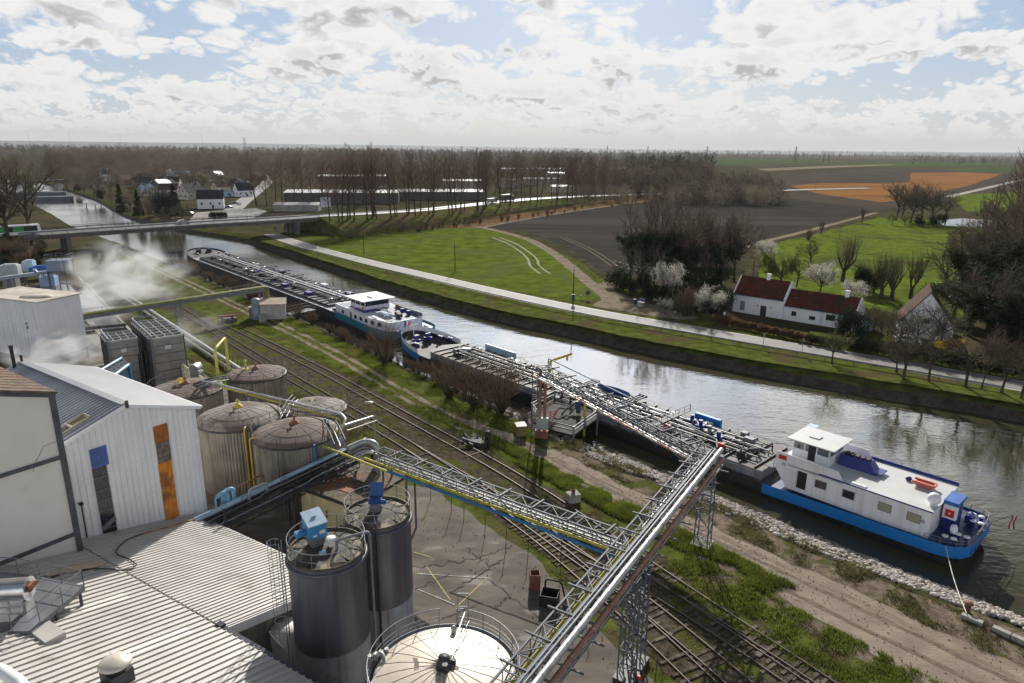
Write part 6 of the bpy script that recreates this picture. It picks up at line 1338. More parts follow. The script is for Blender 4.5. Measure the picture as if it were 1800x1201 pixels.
lo_ = [S1.W(x, y, 1.6) for x, y in pl_]; up_ = [S1.W(x, y, 3.35 + max(0,(x - 6)) * .035) for x, y in pl_]; n = 6
mb.add(lo_ + up_, [(i, (i + 1) % n, n + (i + 1) % n, n + i)[::-1] for i in range(n)]); mb.add(up_, [(5,4,3,2,1,0)][::-1]); dh1 = S1.t.part('deckhouse', mb, M_boatw)
mb = MB(); mb.add([p + Z(.02) + (sum(up_, Vector()) / 6 - p) * .05 for p in up_], [(0,1,2,3,4,5)]); S1.t.part('house_roof', mb, mat('blue_grey_house_deck', (.12,.14,.20),.6, var=.4, scale=.5))
S1.pbox('navy_hatch', (11.5,15.5,-3.8,-.5,3.6,3.85), M_cobalt)
for i in range(5): x = 5.2 + i * 2.05; S1.pbox('window', (x - .45, x + .45, yN - .05 + (.0 if x > 8 else .55 * (8 - x) / 5.4 * 1.0), yN + .12 + (.0 if x > 8 else .55 * (8 - x) / 5.4),2.3,3.0), M_glassd, dh1)
S1.pbox('window', (18.0,18.8, yN - .04, yN, 2.4,3.1), M_glassd, dh1); S1.pbox('door', (14.8,15.6, yN - .04, yN, 1.8,3.3), M_steel, dh1)
wx0, wx1, wy0, wy1 = 12.6,18.2,-3.0,2.4
mb = MB(); S1.box(mb, wx0, wx1, wy0, wy1,3.5,4.5); S1.box(mb, wx0, wx1, wy0, wy1,5.45,5.6)
for x in (wx0 + .07,14.4,16.3, wx1 - .07):
    for y in (wy0 + .07, wy1 - .07): S1.box(mb, x - .07, x + .07, y - .07, y + .07,4.4,5.5)
wh1 = S1.t.part('wheelhouse', mb, M_boatw); mb = MB(); S1.box(mb, wx0 + .08, wx1 - .08, wy0 + .08, wy1 - .08,4.5,5.45); S1.t.part('wheelhouse_glass', mb, M_glassd, wh1)
mb = MB(); S1.box(mb, wx0 - .9, wx1 + .9, wy0 - .9, wy1 + .9,5.6,5.72); S1.t.part('wheelhouse_roof', mb, mat('bright_white_roof', (.74,.74,.73),.4, var=.03), wh1)
mb = MB(); S1.box(mb, 13.5,15.5,-.9,-.8,5.75,5.9); mb.cyl(S1.W(14.2,.5,5.7), S1.W(14.2,.5,6.6),.05, n=6); S1.t.part('radar_bar', mb, M_steel, wh1)
mb = MB(); S1.box(mb, 5.5,9.5,-2.6,-1.0,3.6,4.0)
for k in range(5): S1.box(mb, 5.8 + k * .7,6.2 + k * .7,-2.4,-1.2,4.0,4.15 + .05 * (k % 2))
tag(obj('covered_boat', mb, mat('blue_white_cover', (.35,.42,.55),.6, var=.6, scale=1.5)), 'small blue and white covered boat on the aft roof of the farther barge', 'boat')
mb = MB(); pipe(mb, [S1.W(8,-3.4,3.8), S1.W(7,-3.3,4.3), S1.W(10.5,-3.2,4.0)], .08,6); S1.t.part('davit', mb, M_steel)
for k in range(8): r_x = rng.uniform(4,11); r_y = rng.uniform(-1,3); S1.pbox('deck_box', (r_x, r_x + rng.uniform(.5,1.4), r_y, r_y + .7,3.55, rng.uniform(3.9,4.4)), rng.choice([M_decks, M_boatw, M_cobalt, M_steel]))
for (x, y) in ((10.5,3.0),(12.0,-3.8)): S1.pbox('life_buoy_box', (x, x + .5, y, y + .2,4.0,4.5), mat('orange_buoy', (.6,.08,.02),.5))
mb = MB(); S1.box(mb, 2.6,12,3.35,3.45,3.4,4.2); S1.t.part('side_screen', mb, M_hgrey)
a, b = S1.W(0,-2.5,1.7), S1.W(-.6,-2.7,4.3); mb = MB(); mb.cyl(a, b, .04, n=6); fs1 = S1.t.part('flag_staff', mb, M_boatw)
flag(fs1, S1.t, b, [(.02,.08,.35),(.7,.7,.7),(.65,.06,.03)], Vector((1,.1,0)),1.1,2.2, True)
for (x, y) in ((1.2,-3.2),(1.2,3.2),(21.8,-4.9)): S1.bollard(x, y, sh1(x) - .1)
for (x, y) in ((S1.L - 5,-1.5),(S1.L - 5,1.5)): mb = MB(); mb.cyl(S1.W(x, y - .6,3.6), S1.W(x, y + .6,3.6),.45, n=14); S1.box(mb, x - .8, x + .8, y - .7, y + .7,3.0,3.3); S1.t.part('anchor_winch', mb, M_steeld)
for (x, y) in ((S1.L - 9,3),(S1.L - 9,-3),(S1.L - 11.5,4.2),(S1.L - 12.5,4.4)): S1.bollard(x, y, sh1(x) - .1, M_steeld)
def quaybollard(p, label):
    t = Thing('quay_bollard', label, 'bollard', p, 'rusty bollards on the quay'); mb = MB(); mb.lathe(p, [(.22,0),(.20,.7),(.27,.75),(.27,.9),(.22,.95),(.001,.97)], 16); t.part('post', mb, M_rust)
    mb = MB(); mb.lathe((p[0], p[1], p[2] - .02), [(.45,0),(.45,.06),(.001,.07)], 16); t.part('base_plate', mb, M_steeld); return t
quaybollard(G3(1699,1078,0), 'rusty bollard holding the taut white mooring rope'); quaybollard(G3(1175,857,0), 'rusty bollard on the stones left of the main pipe bridge')
mb = MB(); a = S2.W(1.5,-4.6,2.0); b = G3(1699,1078,.75); mb.tube([a.lerp(b, t) + Vector((0,0,-.35 * math.sin(math.pi * t))) for t in [i / 12 for i in range(13)]], .035,6)
tag(obj('mooring_rope', mb, mat('pale_rope', (.55,.52,.44),.8)), 'pale rope running from the stern of the nearer barge to the quay bollard', 'rope')
a = S2.W(24,-4.6,1.7); b = S2.W(12.5,-4.7,1.3); 
for k, (p, q, nm) in enumerate(((S2.W(30,-4.6,1.8), G3(1256,838,.8), 'sagging dark rope from the nearer barge to the slender lattice tower'),)):
    mb = MB(); mb.tube([p.lerp(q, t) + Vector((0,0,-.5 * math.sin(math.pi * t))) for t in [i / 12 for i in range(13)]], .03,5); tag(obj('mooring_rope', mb, mat('dark_rope', (.12,.09,.05),.9)), nm, 'rope')
for k, (p, q) in enumerate((((1690,1082),(1727,1098)),((1745,1104),(1776,1118)),((1779,1119),(1815,1136)))):
    mb = MB(); mb.bar(G3(*p, .2), G3(*q, .2),.4,.4); tag(obj('kerb_block', mb, M_conc),('short dark concrete kerb block just right of the rope bollard', 'middle of the concrete kerb blocks at the right end of the quay', 'rightmost concrete kerb block at the edge of the picture')[k], 'kerb', 'kerb blocks on the quay')
# ---- railway tracks
M_railst = mat('rusty_rail', (.085,.055,.038),.6,.15, var=.3, scale=2)
M_sleep = mat('old_sleeper', (.075,.06,.045),.9, var=.5, scale=2.5, spec=.1, col2=(.16,.135,.105), c2lo=.5, c2hi=.6, c2scale=.8)
def track(pts, label, sl=True, z=.12):
    P = smooth_line([tuple(UVp(u, v)[:2]) for u, v in pts], 2.0); th = Thing('railway_track', label, 'track', (P[len(P) // 2].x, P[len(P) // 2].y, 0), 'railway tracks')
    for s_ in (-.75,.75):
        q = offset_line(P, s_); mb = MB(); vs = []
        for i in range(len(q)):
            t = (q[min(i + 1, len(q) - 1)] - q[max(i - 1,0)]).normalized(); n = Vector((-t.y, t.x))
            for w_, zz in ((-.065,0),(-.035, z + .06),(.035, z + .06),(.065,0)): vs.append((q[i].x + n.x * w_, q[i].y + n.y * w_, zz + .03))
        mb.add(vs, [(4 * i + j, 4 * i + 4 + j, 4 * i + 5 + j, 4 * i + 1 + j)[::-1] for i in range(len(q) - 1) for j in range(3)]); th.part('rail', mb, M_railst)
    if sl:
        mb = MB(); L = 0; r = random.Random(len(pts)); k = 0
        for a, b in zip(P, P[1:]):
            l = (b - a).length; t = (b - a) / l; rz = math.atan2(t.y, t.x)
            while L < l:
                p = a + t * L
                if r.random() < (.55 if UD.x * p.x + UD.y * p.y > -40 else .10): mb.box((p.x + r.uniform(-.05,.05), p.y, .07 + r.uniform(-.02,.025)),(.24,2.5 + r.uniform(-.2,.2),.14), rz + r.uniform(-.04,.04))
                L += .62
            L -= l
        th.part('sleepers', mb, M_sleep, kind='stuff')
track([(-235,36.9),(-150,36.9),(-100,36.6),(-69,36.95),(-55,36.95),(-40,37.15),(-28,37.35),(-20,37.1),(-13,36.5),(0,35.0),(14,33)], 'straight rusty track nearest the tanks')
track([(-131,40.2),(-118,40.6),(-100,41.2),(-88,41.5),(-77,41.4),(-53,41.3),(-44,40.9),(-38,40.3),(-28,39.1),(-20,38.3),(-13,37.6),(0,36.0),(14,34)], 'rusty track running from the buffer stop beside the grass path')
track([(-50,36.95),(-42,36.7),(-35,36.1),(-26,35.3),(-17,33.7),(-8,31.9),(8,28)], 'curving middle track branching off under the main pipe bridge')
track([(-60,36.9),(-48,36.5),(-37,35.5),(-29,34.2),(-25,33.45),(-18.5,32.0),(-10,29.6),(5,25)], 'curving track closest to the asphalt yard')
bs = Thing('buffer_stop', 'dark old buffer stop at the end of the outer track', 'buffer stop', G3(400,566,0)); o = G3(400,566,0)
mb = MB(); mb.bar(o + Vector((-1.3,-.6,1.1)), o + Vector((1.3,.6,1.1)),.35,.4)
for s_ in (-.8,.8): mb.bar(o + Vector((s_, s_ * .45,0)), o + Vector((s_, s_ * .45,1.2)),.25); mb.bar(o + Vector((s_, s_ * .45,1.1)), o + Vector((s_ + .9, s_ * .45 - 1.2,0)),.2)
bs.part('frame', mb, M_rust); mb = MB(); mb.box(o + Vector((.2,.3,.35)),(2.6,1.6,.7),.5); bs.part('base', mb, M_decks)
cb = Thing('concrete_block', 'square concrete pit with a rusty valve on top in the grass', 'block', G3(1007,880,0)); o = G3(1007,882,0)
mb = MB(); mb.box(o + Z(.45),(1.15,1.0,.9),.35); cb.part('body', mb, M_conc); mb = MB(); mb.lathe(o + Z(.9), [(.18,0),(.14,.15),(.22,.2),(.22,.3),(.1,.35),(.12,.6),(.001,.65)], 12); cb.part('valve', mb, M_rust)
gb_ = Thing('generator_box', 'small yellowish machine box on the gravel path', 'generator', G3(915,766,0)); o = G3(915,766,0)
mb = MB(); mb.box(o + Z(.75),(1.1,1.3,1.2),.2); gb_.part('housing', mb, mat('dull_yellow_housing', (.20,.15,.06),.6, var=.4, scale=1)); mb = MB(); mb.box(o + Z(1.4),(1.2,1.4,.1),.2); gb_.part('lid', mb, mat('cream_lid', (.50,.42,.27),.6))
mb = MB(); o = G3(842,782,0); r = random.Random(8)
for k in range(14): a = o + Vector((r.uniform(-1.3,1.3), r.uniform(-.8,.8), r.uniform(.1,.6))); mb.bar(a, a + Vector((r.uniform(-1,1), r.uniform(-.6,.6), r.uniform(0,.7))), r.uniform(.1,.35))
mb.cyl(o + Vector((.8,.4,1.0)), o + Vector((1.2,.3,1.0)),.55, n=16); mb.box(o + Z(.3),(2.2,1.3,.5),-.4)
tag(obj('scrap_machine', mb, M_decks), 'dark heap of old machine parts in the grass beside the gravel path', 'scrap')
fb_ = G3(940,1034,0); bn = Thing('steel_bin', 'tall open rusty bin, leftmost of the dark group at the yard edge', 'bin', fb_)
def openbin(th, o, w_, l_, h_, rz, m):
    mb = MB(); cs, sn = math.cos(rz), math.sin(rz)
    for (dx, dy, a, b) in ((0,-l_ / 2, w_, .05),(0, l_ / 2, w_, .05),(-w_ / 2,0,.05, l_),(w_ / 2,0,.05, l_)): mb.box((o[0] + dx * cs - dy * sn, o[1] + dx * sn + dy * cs, h_ / 2),(a, b, h_), rz)
    mb.box((o[0], o[1], .08),(w_ - .06, l_ - .06,.1), rz); return th.part('bin_body', mb, m)
openbin(bn, fb_, .7,.75,1.35,.1, M_rust)
o = G3(966,1062,0); sk2 = Thing('skip', 'black open skip with a thick hose beside the tall rusty bin', 'skip', o); openbin(sk2, o, 1.25,1.1,1.0,-.25, M_black); mb = MB(); pipe(mb, [o + Vector((-.3,.7,0)), o + Vector((-.3,.9,1.5)), o + Vector((.9,.8,1.3)), o + Vector((1.2,.2,0))], .07,8); sk2.part('hose', mb, M_black)
o = G3(1000,1090,0); cr = Thing('rubble_cage', 'low steel crate of rubble and buckets at the yard edge', 'crate', o); openbin(cr, o + Vector((-.4,.5,0)),1.3,1.1,.5,-.5, M_decks)
mb = MB()
for k in range(8): q = o + Vector((r.uniform(-.8,1.0), r.uniform(-.6,.9),.3)); mb.sphere(q, r.uniform(.12,.26),7,5)
cr.part('rubble', mb, mat('rubble', (.24,.18,.12),.9, var=.5, scale=3))
for k, (x, y, h_) in enumerate(((757,880,2.0),(793,905,2.0),(815,920,1.6),(852,945,2.0),(889,965,2.2),(928,975,2.0),(985,985,1.8),(1005,1075,2.3),(1030,1080,2.4),(675,700,1.8),(685,765,1.8),(640,770,2.2),(650,780,1.9),(1150,1210,2.3))):
    o = G3(x, y, 0); mb = MB(); mb.cyl(o, o + Vector((.06,0, h_)),.03, n=5); mb.cyl(o + Vector((.06,0, h_)), o + Vector((-.12,-.1, h_ + .3)),.025, n=5)
    tag(obj('fence_post', mb, M_steeld), 'thin dark leftover fence post along the edge of the asphalt yard', 'post', 'leftover fence posts')
for k in range(26):
    o = UVp(-110 + k * 1.9,32.9 + (k % 3) * .1,0); mb = MB(); mb.cyl(o, o + Z(1.6),.03, n=5); tag(obj('thin_post', mb, M_steeld), 'slender dark post of the wire fence beside the silver pipeline', 'post', 'posts of the wire fence beside the pipeline')
o = UVp(-60.5,30.8,0); lpz = Thing('street_lamp', 'street lamp with a pale head rising beside the pale low tank', 'lamp', o)
mb = MB(); mb.cyl(o, o + Z(6.2),.07,.05); mb.tube([o + Z(6.1), o + Vector((.9,.3,6.5))], .04,6); lpz.part('post', mb, M_steel); mb = MB(); mb.sphere(o + Vector((1.3,.45,6.55)),.5,14,8,1,.5,.3); lpz.part('lamp_head', mb, M_alu)
def gline(name, pts, w_, m, label=None, z=.09): 
    mb = MB(); mb_ = ribbon(name, pts, w_ * .75, m, z=z, jit=.02 if w_ > .1 else .0, step=.6, mk=False); return struct(name, mb_, m, label)
M_yl = mat('worn_yellow_line', (.36,.28,.10),.8, var=.4, scale=4); M_crack = mat('yard_crack', (.03,.027,.024),.9)
for k, pts in enumerate(([(748,995),(792,1057)], [(856,1018),(803,1068)], [(727,972),(760,982)], [(733,1010),(860,1018)], [(735,1038),(800,1065)])): gline('yard_line', pts, .13, M_yl if k < 3 else mat('worn_white_line', (.33,.31,.28),.8, var=.4, scale=4), z=LV[0] + .006)
LVc = [LV[0] + .008]
def crack(a, b, w_=.06, seed=0, n=14, amp=5):
    r = random.Random(seed); pts = [(a[0] + (b[0] - a[0]) * i / n + r.uniform(-amp, amp) * (0 < i < n), a[1] + (b[1] - a[1]) * i / n + r.uniform(-amp, amp) * .6 * (0 < i < n)) for i in range(n + 1)]
    LVc[0] += .002; mb = MB(); P = [Vector(G(*p)) for p in pts]; A_ = offset_line(P, w_ / 2, w_ * .3, r); B_ = offset_line(P, -w_ / 2, w_ * .3, r); vs = []
    for i in range(len(P)): vs += [(A_[i].x, A_[i].y, LVc[0]),(B_[i].x, B_[i].y, LVc[0])]
    mb.add(vs, [(2 * i, 2 * i + 1,2 * i + 3,2 * i + 2) for i in range(len(P) - 1)]); struct('yard_crack', mb, M_crack)
for k, (a, b, w_, am) in enumerate((((790,1042),(950,1100),.10,1),((795,1042),(885,985),.09,4),((725,1000),(835,985),.08,6),((835,985),(900,960),.07,4),((860,1020),(950,1090),.05,3),((870,1070),(895,1050),.08,5),((775,1090),(850,1060),.06,3),((820,965),(870,1000),.06,6),((730,1040),(790,1010),.05,6),((885,1165),(960,1185),.06,3),((940,1100),(1000,1060),.05,4))): crack(a, b, w_, k, 16, am)
# ---- riprap, tufts (stuff)
ico_v = np.array([(0,0,1),(.9,0,.35),(.28,.85,.35),(-.72,.53,.35),(-.72,-.53,.35),(.28,-.85,.35),(.72,.53,-.4),(-.28,.85,-.4),(-.9,0,-.4),(-.28,-.85,-.4),(.72,-.53,-.4),(0,0,-1)])
ico_f = np.array([(0,1,2),(0,2,3),(0,3,4),(0,4,5),(0,5,1),(1,6,2),(2,7,3),(3,8,4),(4,9,5),(5,10,1),(1,10,6),(2,6,7),(3,7,8),(4,8,9),(5,9,10),(11,6,10),(11,7,6),(11,8,7),(11,9,8),(11,10,9)])
def np_mesh(name, V, F, smooth=False):
    me = bpy.data.meshes.new(name); n = len(F); k = F.shape[1]
    me.vertices.add(len(V)); me.vertices.foreach_set('co', V.astype(np.float32).ravel())
    me.loops.add(n * k); me.loops.foreach_set('vertex_index', F.astype(np.int32).ravel())
    me.polygons.add(n); me.polygons.foreach_set('loop_start', np.arange(0, n * k, k, dtype=np.int32)); me.polygons.foreach_set('loop_total', np.full(n, k, dtype=np.int32))
    if smooth: me.polygons.foreach_set('use_smooth', np.ones(n, dtype=bool))
    me.update(calc_edges=True); return me
from mathutils import noise as mnoise
nr = np.random.default_rng(5)
V = []; F = []; c = 0
for u0 in np.arange(-62,12,.5):
    for k in range(int((46 if u0 > -47 else 14))):
        u = u0 + nr.random() * .5; q = nr.random(); vt, vw = bank_v(u, 1), bank_v(u, 2); v_ = vt - .2 + (vw - vt + .5) * q; z = -.85 * q / .45 if q < .45 else -.85 - 1.2 * (q - .45) / .55
        if q < .25 and mnoise.noise(Vector((u * .3,1,0))) > .12: continue
        sc_ = nr.uniform(.11,.25); v = ico_v * (sc_ * nr.uniform(.7,1.25,3)) * nr.uniform(.8,1.2,(12,1)); an = nr.uniform(0,6.28); R_ = np.array([[math.cos(an),-math.sin(an),0], [math.sin(an), math.cos(an),0], [0,0,1]])
        V.append(v @ R_.T + np.array(UVp(u, v_, z + .04)[:])); F.append(ico_f + 12 * c); c += 1
me = np_mesh('riprap', np.concatenate(V), np.concatenate(F)); ob = obj('riprap', me, mat('pale_riprap_stone', (.40,.36,.32),.9, var=.40, scale=1.8, col2=(.16,.14,.12), c2lo=.55, c2hi=.65, c2scale=1.2, bump=.02, bscale=9)); tag(ob, 'pale loose stones lining the near edge of the canal', 'stones', kind='stuff')
V = []; F = []; c = 0
for _ in range(3200):
    u = nr.uniform(-60,12); v_ = nr.choice([nr.uniform(44,49.6), nr.uniform(28,43)], p=[.5,.5]) if u < -18 else nr.uniform(30,51); v = ico_v * nr.uniform(.02,.055) * nr.uniform(.7,1.3,3); V.append(v + np.array(UVp(u, v_, LV[0] + .01)[:])); F.append(ico_f + 12 * c); c += 1
tag(obj('loose_gravel', np_mesh('loose_gravel', np.concatenate(V), np.concatenate(F)), mat('loose_stone', (.27,.235,.20),.9, var=.5, scale=1.2, spec=.1)), 'small loose stones scattered over the gravel road and ballast', 'gravel', kind='stuff')
def tufts(name, spots, hmin, hmax, m, label, blades=9, wid=.035):
    P = np.array(spots); N = len(P) * blades
    base = np.repeat(P, blades, axis=0); hh = nr.uniform(hmin, hmax, N); an = nr.uniform(0,2 * math.pi, N); lean = nr.uniform(.1,.9, N) * hh; off = nr.normal(0, hmax * .35,(N, 2))
    bx = base[:, 0] + off[:, 0]; by = base[:, 1] + off[:, 1]; bz = base[:, 2]; a2 = an + math.pi / 2; w_ = wid * nr.uniform(.6,1.4, N)
    V = np.empty((N, 3,3)); V[:, 0] = np.stack([bx - np.cos(a2) * w_, by - np.sin(a2) * w_, bz], 1); V[:, 1] = np.stack([bx + np.cos(a2) * w_, by + np.sin(a2) * w_, bz], 1)
    V[:, 2] = np.stack([bx + np.cos(an) * lean, by + np.sin(an) * lean, bz + hh], 1)
    me = np_mesh(name, V.reshape(-1,3), np.arange(N * 3).reshape(-1,3)); return tag(obj(name, me, m), label, 'grass', kind='stuff')
def in_poly(x, y, P):
    c = False; n = len(P); j = n - 1
    for i in range(n):
        if ((P[i][1] > y) != (P[j][1] > y)) and (x < (P[j][0] - P[i][0]) * (y - P[i][1]) / (P[j][1] - P[i][1]) + P[i][0]): c = not c
        j = i
    return c
from mathutils import noise as mnoise
def clumpy(n, fn, thr=.0, sc_=.35):
    out = []; k = 0
    while len(out) < n and k < n * 12:
        k += 1; p = fn()
        if p is None: continue
        if mnoise.noise(Vector((p[0] * sc_, p[1] * sc_, 0))) > thr + nr.uniform(-.25,.25): out.append(p)
    return out
M_tuft = mat('grass_blades', (.150,.175,.032),.8, var=.4, scale=.5, spec=0, transl=.5); M_tuftd = mat('dry_weeds', (.13,.115,.05),.8, var=.4, scale=.6, spec=0, transl=.5)
def uvr(u0, u1, v0, v1): 
    def f(): p = UVp(nr.uniform(u0, u1), nr.uniform(v0, v1)); return (p.x, p.y, .02)
    return f
tufts('grass_tufts', clumpy(9000, uvr(-58,-20,43.3,45.9),.0),.15,.42, M_tuft, 'lush grass between the outer track and the gravel road', 10,.035)
tufts('weed_tufts', clumpy(5000, uvr(-28,12,38.5,43.5),.02,.6),.10,.36, M_tuft, 'scattered weeds on the stony strip beside the tracks', 9,.035)
def pathf():
    p = uvr(-125,-50,43.2,51.2)(); v = VD.x * p[0] + VD.y * p[1]; return None if 44.8 < v < 48.1 and nr.random() < .93 else p
tufts('path_grass', clumpy(9000, pathf, .08),.10,.30, M_tuft, 'short grass along the rutted path and the water', 8,.035)
tufts('edge_weeds', clumpy(3500, uvr(-50,10,48.8,52.5),.12,.5),.08,.3, M_tuftd, 'dry weeds between the gravel road and the stones', 8,.03)
def trackf():
    p = uvr(-75,8,28,42.5)(); u = UD.x * p[0] + UD.y * p[1]; v = VD.x * p[0] + VD.y * p[1]; return None if v < np.interp(u, [-64,-58,-54,-50,-36,-30,-21,-19,-8], [28.2,29.7,31.2,33.6,33.7,32,30.3,28.4,22.5]) else p
tufts('track_weeds', clumpy(7000, trackf, .14,.45),.06,.24, M_tuftd, 'low weeds growing between the rails', 7,.03)
tufts('tank_side_grass', clumpy(3000, uvr(-85,-54,29.5,35),.05,.4),.08,.28, M_tuftd, 'grass between the tanks and the first track', 8,.035)
# ---- trees
def grow(r, segs, p, d, L, rad, lvl, P, tag_=0):
    n = P['seg'][lvl]; step = L / n; pts = [(p, rad)]; dd = d.copy()
    for i in range(n):
        w_ = P['wob'][lvl]; dd = dd + Vector((r.gauss(0, w_), r.gauss(0, w_), r.gauss(0, w_ * .6))) + Z(P['up'][lvl]); dd.normalize()
        q = p + dd * step; r1 = rad * (1 - (1 - P['tip'][lvl]) * (i + 1) / n); segs.append((lvl, p, q, pts[-1][1], r1)); pts.append((q, r1)); p = q
    if lvl + 1 < P['lv']:
        k = P['kids'][lvl]; k = int(k * r.uniform(.8,1.2)) or 1
        for j in range(k):
            t = P['start'][lvl] + (1 - P['start'][lvl]) * (j + r.random()) / k; f = t * n; i = min(n - 1, int(f)); a, ra = pts[i]; b, rb = pts[i + 1]; pos = a.lerp(b, f - i); ax = (b - a).normalized()
            an = R(P['ang'][lvl] * r.uniform(.75,1.25)); ph = r.uniform(0,6.283) if lvl else (j * 2.4 + r.uniform(-.4,.4))
            o = ax.orthogonal().normalized(); o = (Matrix.Rotation(ph, 3, ax) @ o); nd = (ax * math.cos(an) + o * math.sin(an)).normalized()
            cl = L * P['len'][lvl] * (1 - P['taperlen'][lvl] * (t - P['start'][lvl]) / (1 - P['start'][lvl] + 1e-6)) * r.uniform(.75,1.2)
            grow(r, segs, pos, nd, cl, max(P['rmin'], min(ra, rad * P['rr'][lvl])), lvl + 1, P)
def seg_mesh(name, segs, sides):
    n = len(segs); 
    if n == 0: return None
    A = np.array([s[1][:] for s in segs]); B = np.array([s[2][:] for s in segs]); ra = np.array([s[3] for s in segs]); rb = np.array([s[4] for s in segs])
    d = B - A; d /= np.linalg.norm(d, axis=1)[:, None] + 1e-9; ref = np.where(np.abs(d[:, 2:3]) < .9, np.array([[0,0,1.]]), np.array([[1., 0,0]])); x = np.cross(d, ref); x /= np.linalg.norm(x, axis=1)[:, None]; y = np.cross(d, x)
    V = np.empty((n, 2 * sides, 3))
    for k in range(sides):
        a = 2 * math.pi * k / sides; o = x * math.cos(a) + y * math.sin(a); V[:, k] = A + o * ra[:, None]; V[:, sides + k] = B + o * rb[:, None]
    F = []
    base = np.arange(n)[:, None] * 2 * sides
    for k in range(sides): k2 = (k + 1) % sides; F.append(np.concatenate([base + k, base + k2, base + sides + k2, base + sides + k], 1))
    return V.reshape(-1,3), np.concatenate(F)
def leaf_quads(pts, size, r, flat=.5):
    n = len(pts); P = np.array(pts); a = r.normal(size=(n, 3)); a /= np.linalg.norm(a, axis=1)[:, None]; b = np.cross(a, r.normal(size=(n, 3))); b /= np.linalg.norm(b, axis=1)[:, None]
    s = size * r.uniform(.5,1.4, n)[:, None]; a = a * s; b = b * s * .6
    V = np.stack([P - a - b * .3, P + b, P + a + b * .2, P - b], 1); return V.reshape(-1,3), np.arange(n * 4).reshape(-1,4)
def merge(parts):
    V = []; F = []; o = 0
    for v, f in parts: V.append(v); F.append(f + o); o += len(v)
    return np.concatenate(V), np.concatenate(F)
M_bark = mat('bark', (.070,.055,.042),.9, spec=.1, var=.35, scale=1.5); M_twig = mat('reddish_twigs', (.145,.098,.074),.9, spec=.1, var=.3, scale=.4); M_twigb = mat('brown_twigs', (.12,.092,.068),.9, spec=.1, var=.35, scale=.4)
M_stem = mat('willow_stems', (.19,.13,.085),.9, spec=.1, var=.3, scale=.4)
M_twigo = mat('olive_twigs', (.13,.115,.055),.9, spec=.1, var=.3, scale=.5); M_ivy = mat('ivy_leaves', (.022,.034,.012),.6, var=.6, scale=.9, spec=.08, transl=.3); M_everg = mat('evergreen_leaves', (.018,.028,.014),.7, var=.5, scale=.8, spec=.05, transl=.25)
M_bloss = mat('blossom', (.52,.50,.44),.8, spec=.05, transl=.45, var=.15, scale=2); M_gleaf = mat('spring_leaves', (.14,.17,.03),.7, spec=.05, transl=.45, var=.35, scale=.6); M_hedge = mat('hedge_leaves', (.045,.06,.02),.8, spec=.05, transl=.45, var=.5, scale=1.2); M_hedgeb = mat('beech_hedge_leaves', (.15,.085,.05),.8, spec=.05, transl=.45, var=.4, scale=1.2); M_pink = mat('pink_blossom', (.50,.30,.30),.8, spec=.05, transl=.45, var=.2, scale=2); M_forsy = mat('forsythia_flowers', (.55,.42,.02),.7, spec=.05, transl=.45, var=.3, scale=2)
KP = {
 'poplar': dict(lv=4, seg=[9,5,3,2], wob=[.03,.06,.10,.14], up=[.02,.12,.10,.06], tip=[.12,.2,.3,.4], kids=[26,7,5,0], start=[.24,.18,.2,0], ang=[42,32,34,0], len=[.36,.42,.45,0], taperlen=[.62,.3,.2,0], rr=[.34,.5,.55,0], rmin=.026),
 'broad': dict(lv=5, seg=[4,6,5,4,2], wob=[.05,.09,.12,.15,.18], up=[.02,.05,.04,.02,0], tip=[.7,.25,.3,.35,.4], kids=[8,8,7,5,0], start=[.5,.25,.2,.15,0], ang=[46,40,40,42,0], len=[1.25,.52,.5,.5,0], taperlen=[.2,.35,.3,.2,0], rr=[.55,.5,.5,.5,0], rmin=.016),
 'shoots': dict(lv=3, seg=[5,3,2], wob=[.06,.10,.14], up=[.05,.05,.02], tip=[.25,.3,.4], kids=[7,4,0], start=[.3,.25,0], ang=[26,34,0], len=[.42,.45,0], taperlen=[.5,.3,0], rr=[.45,.5,0], rmin=.012),
}
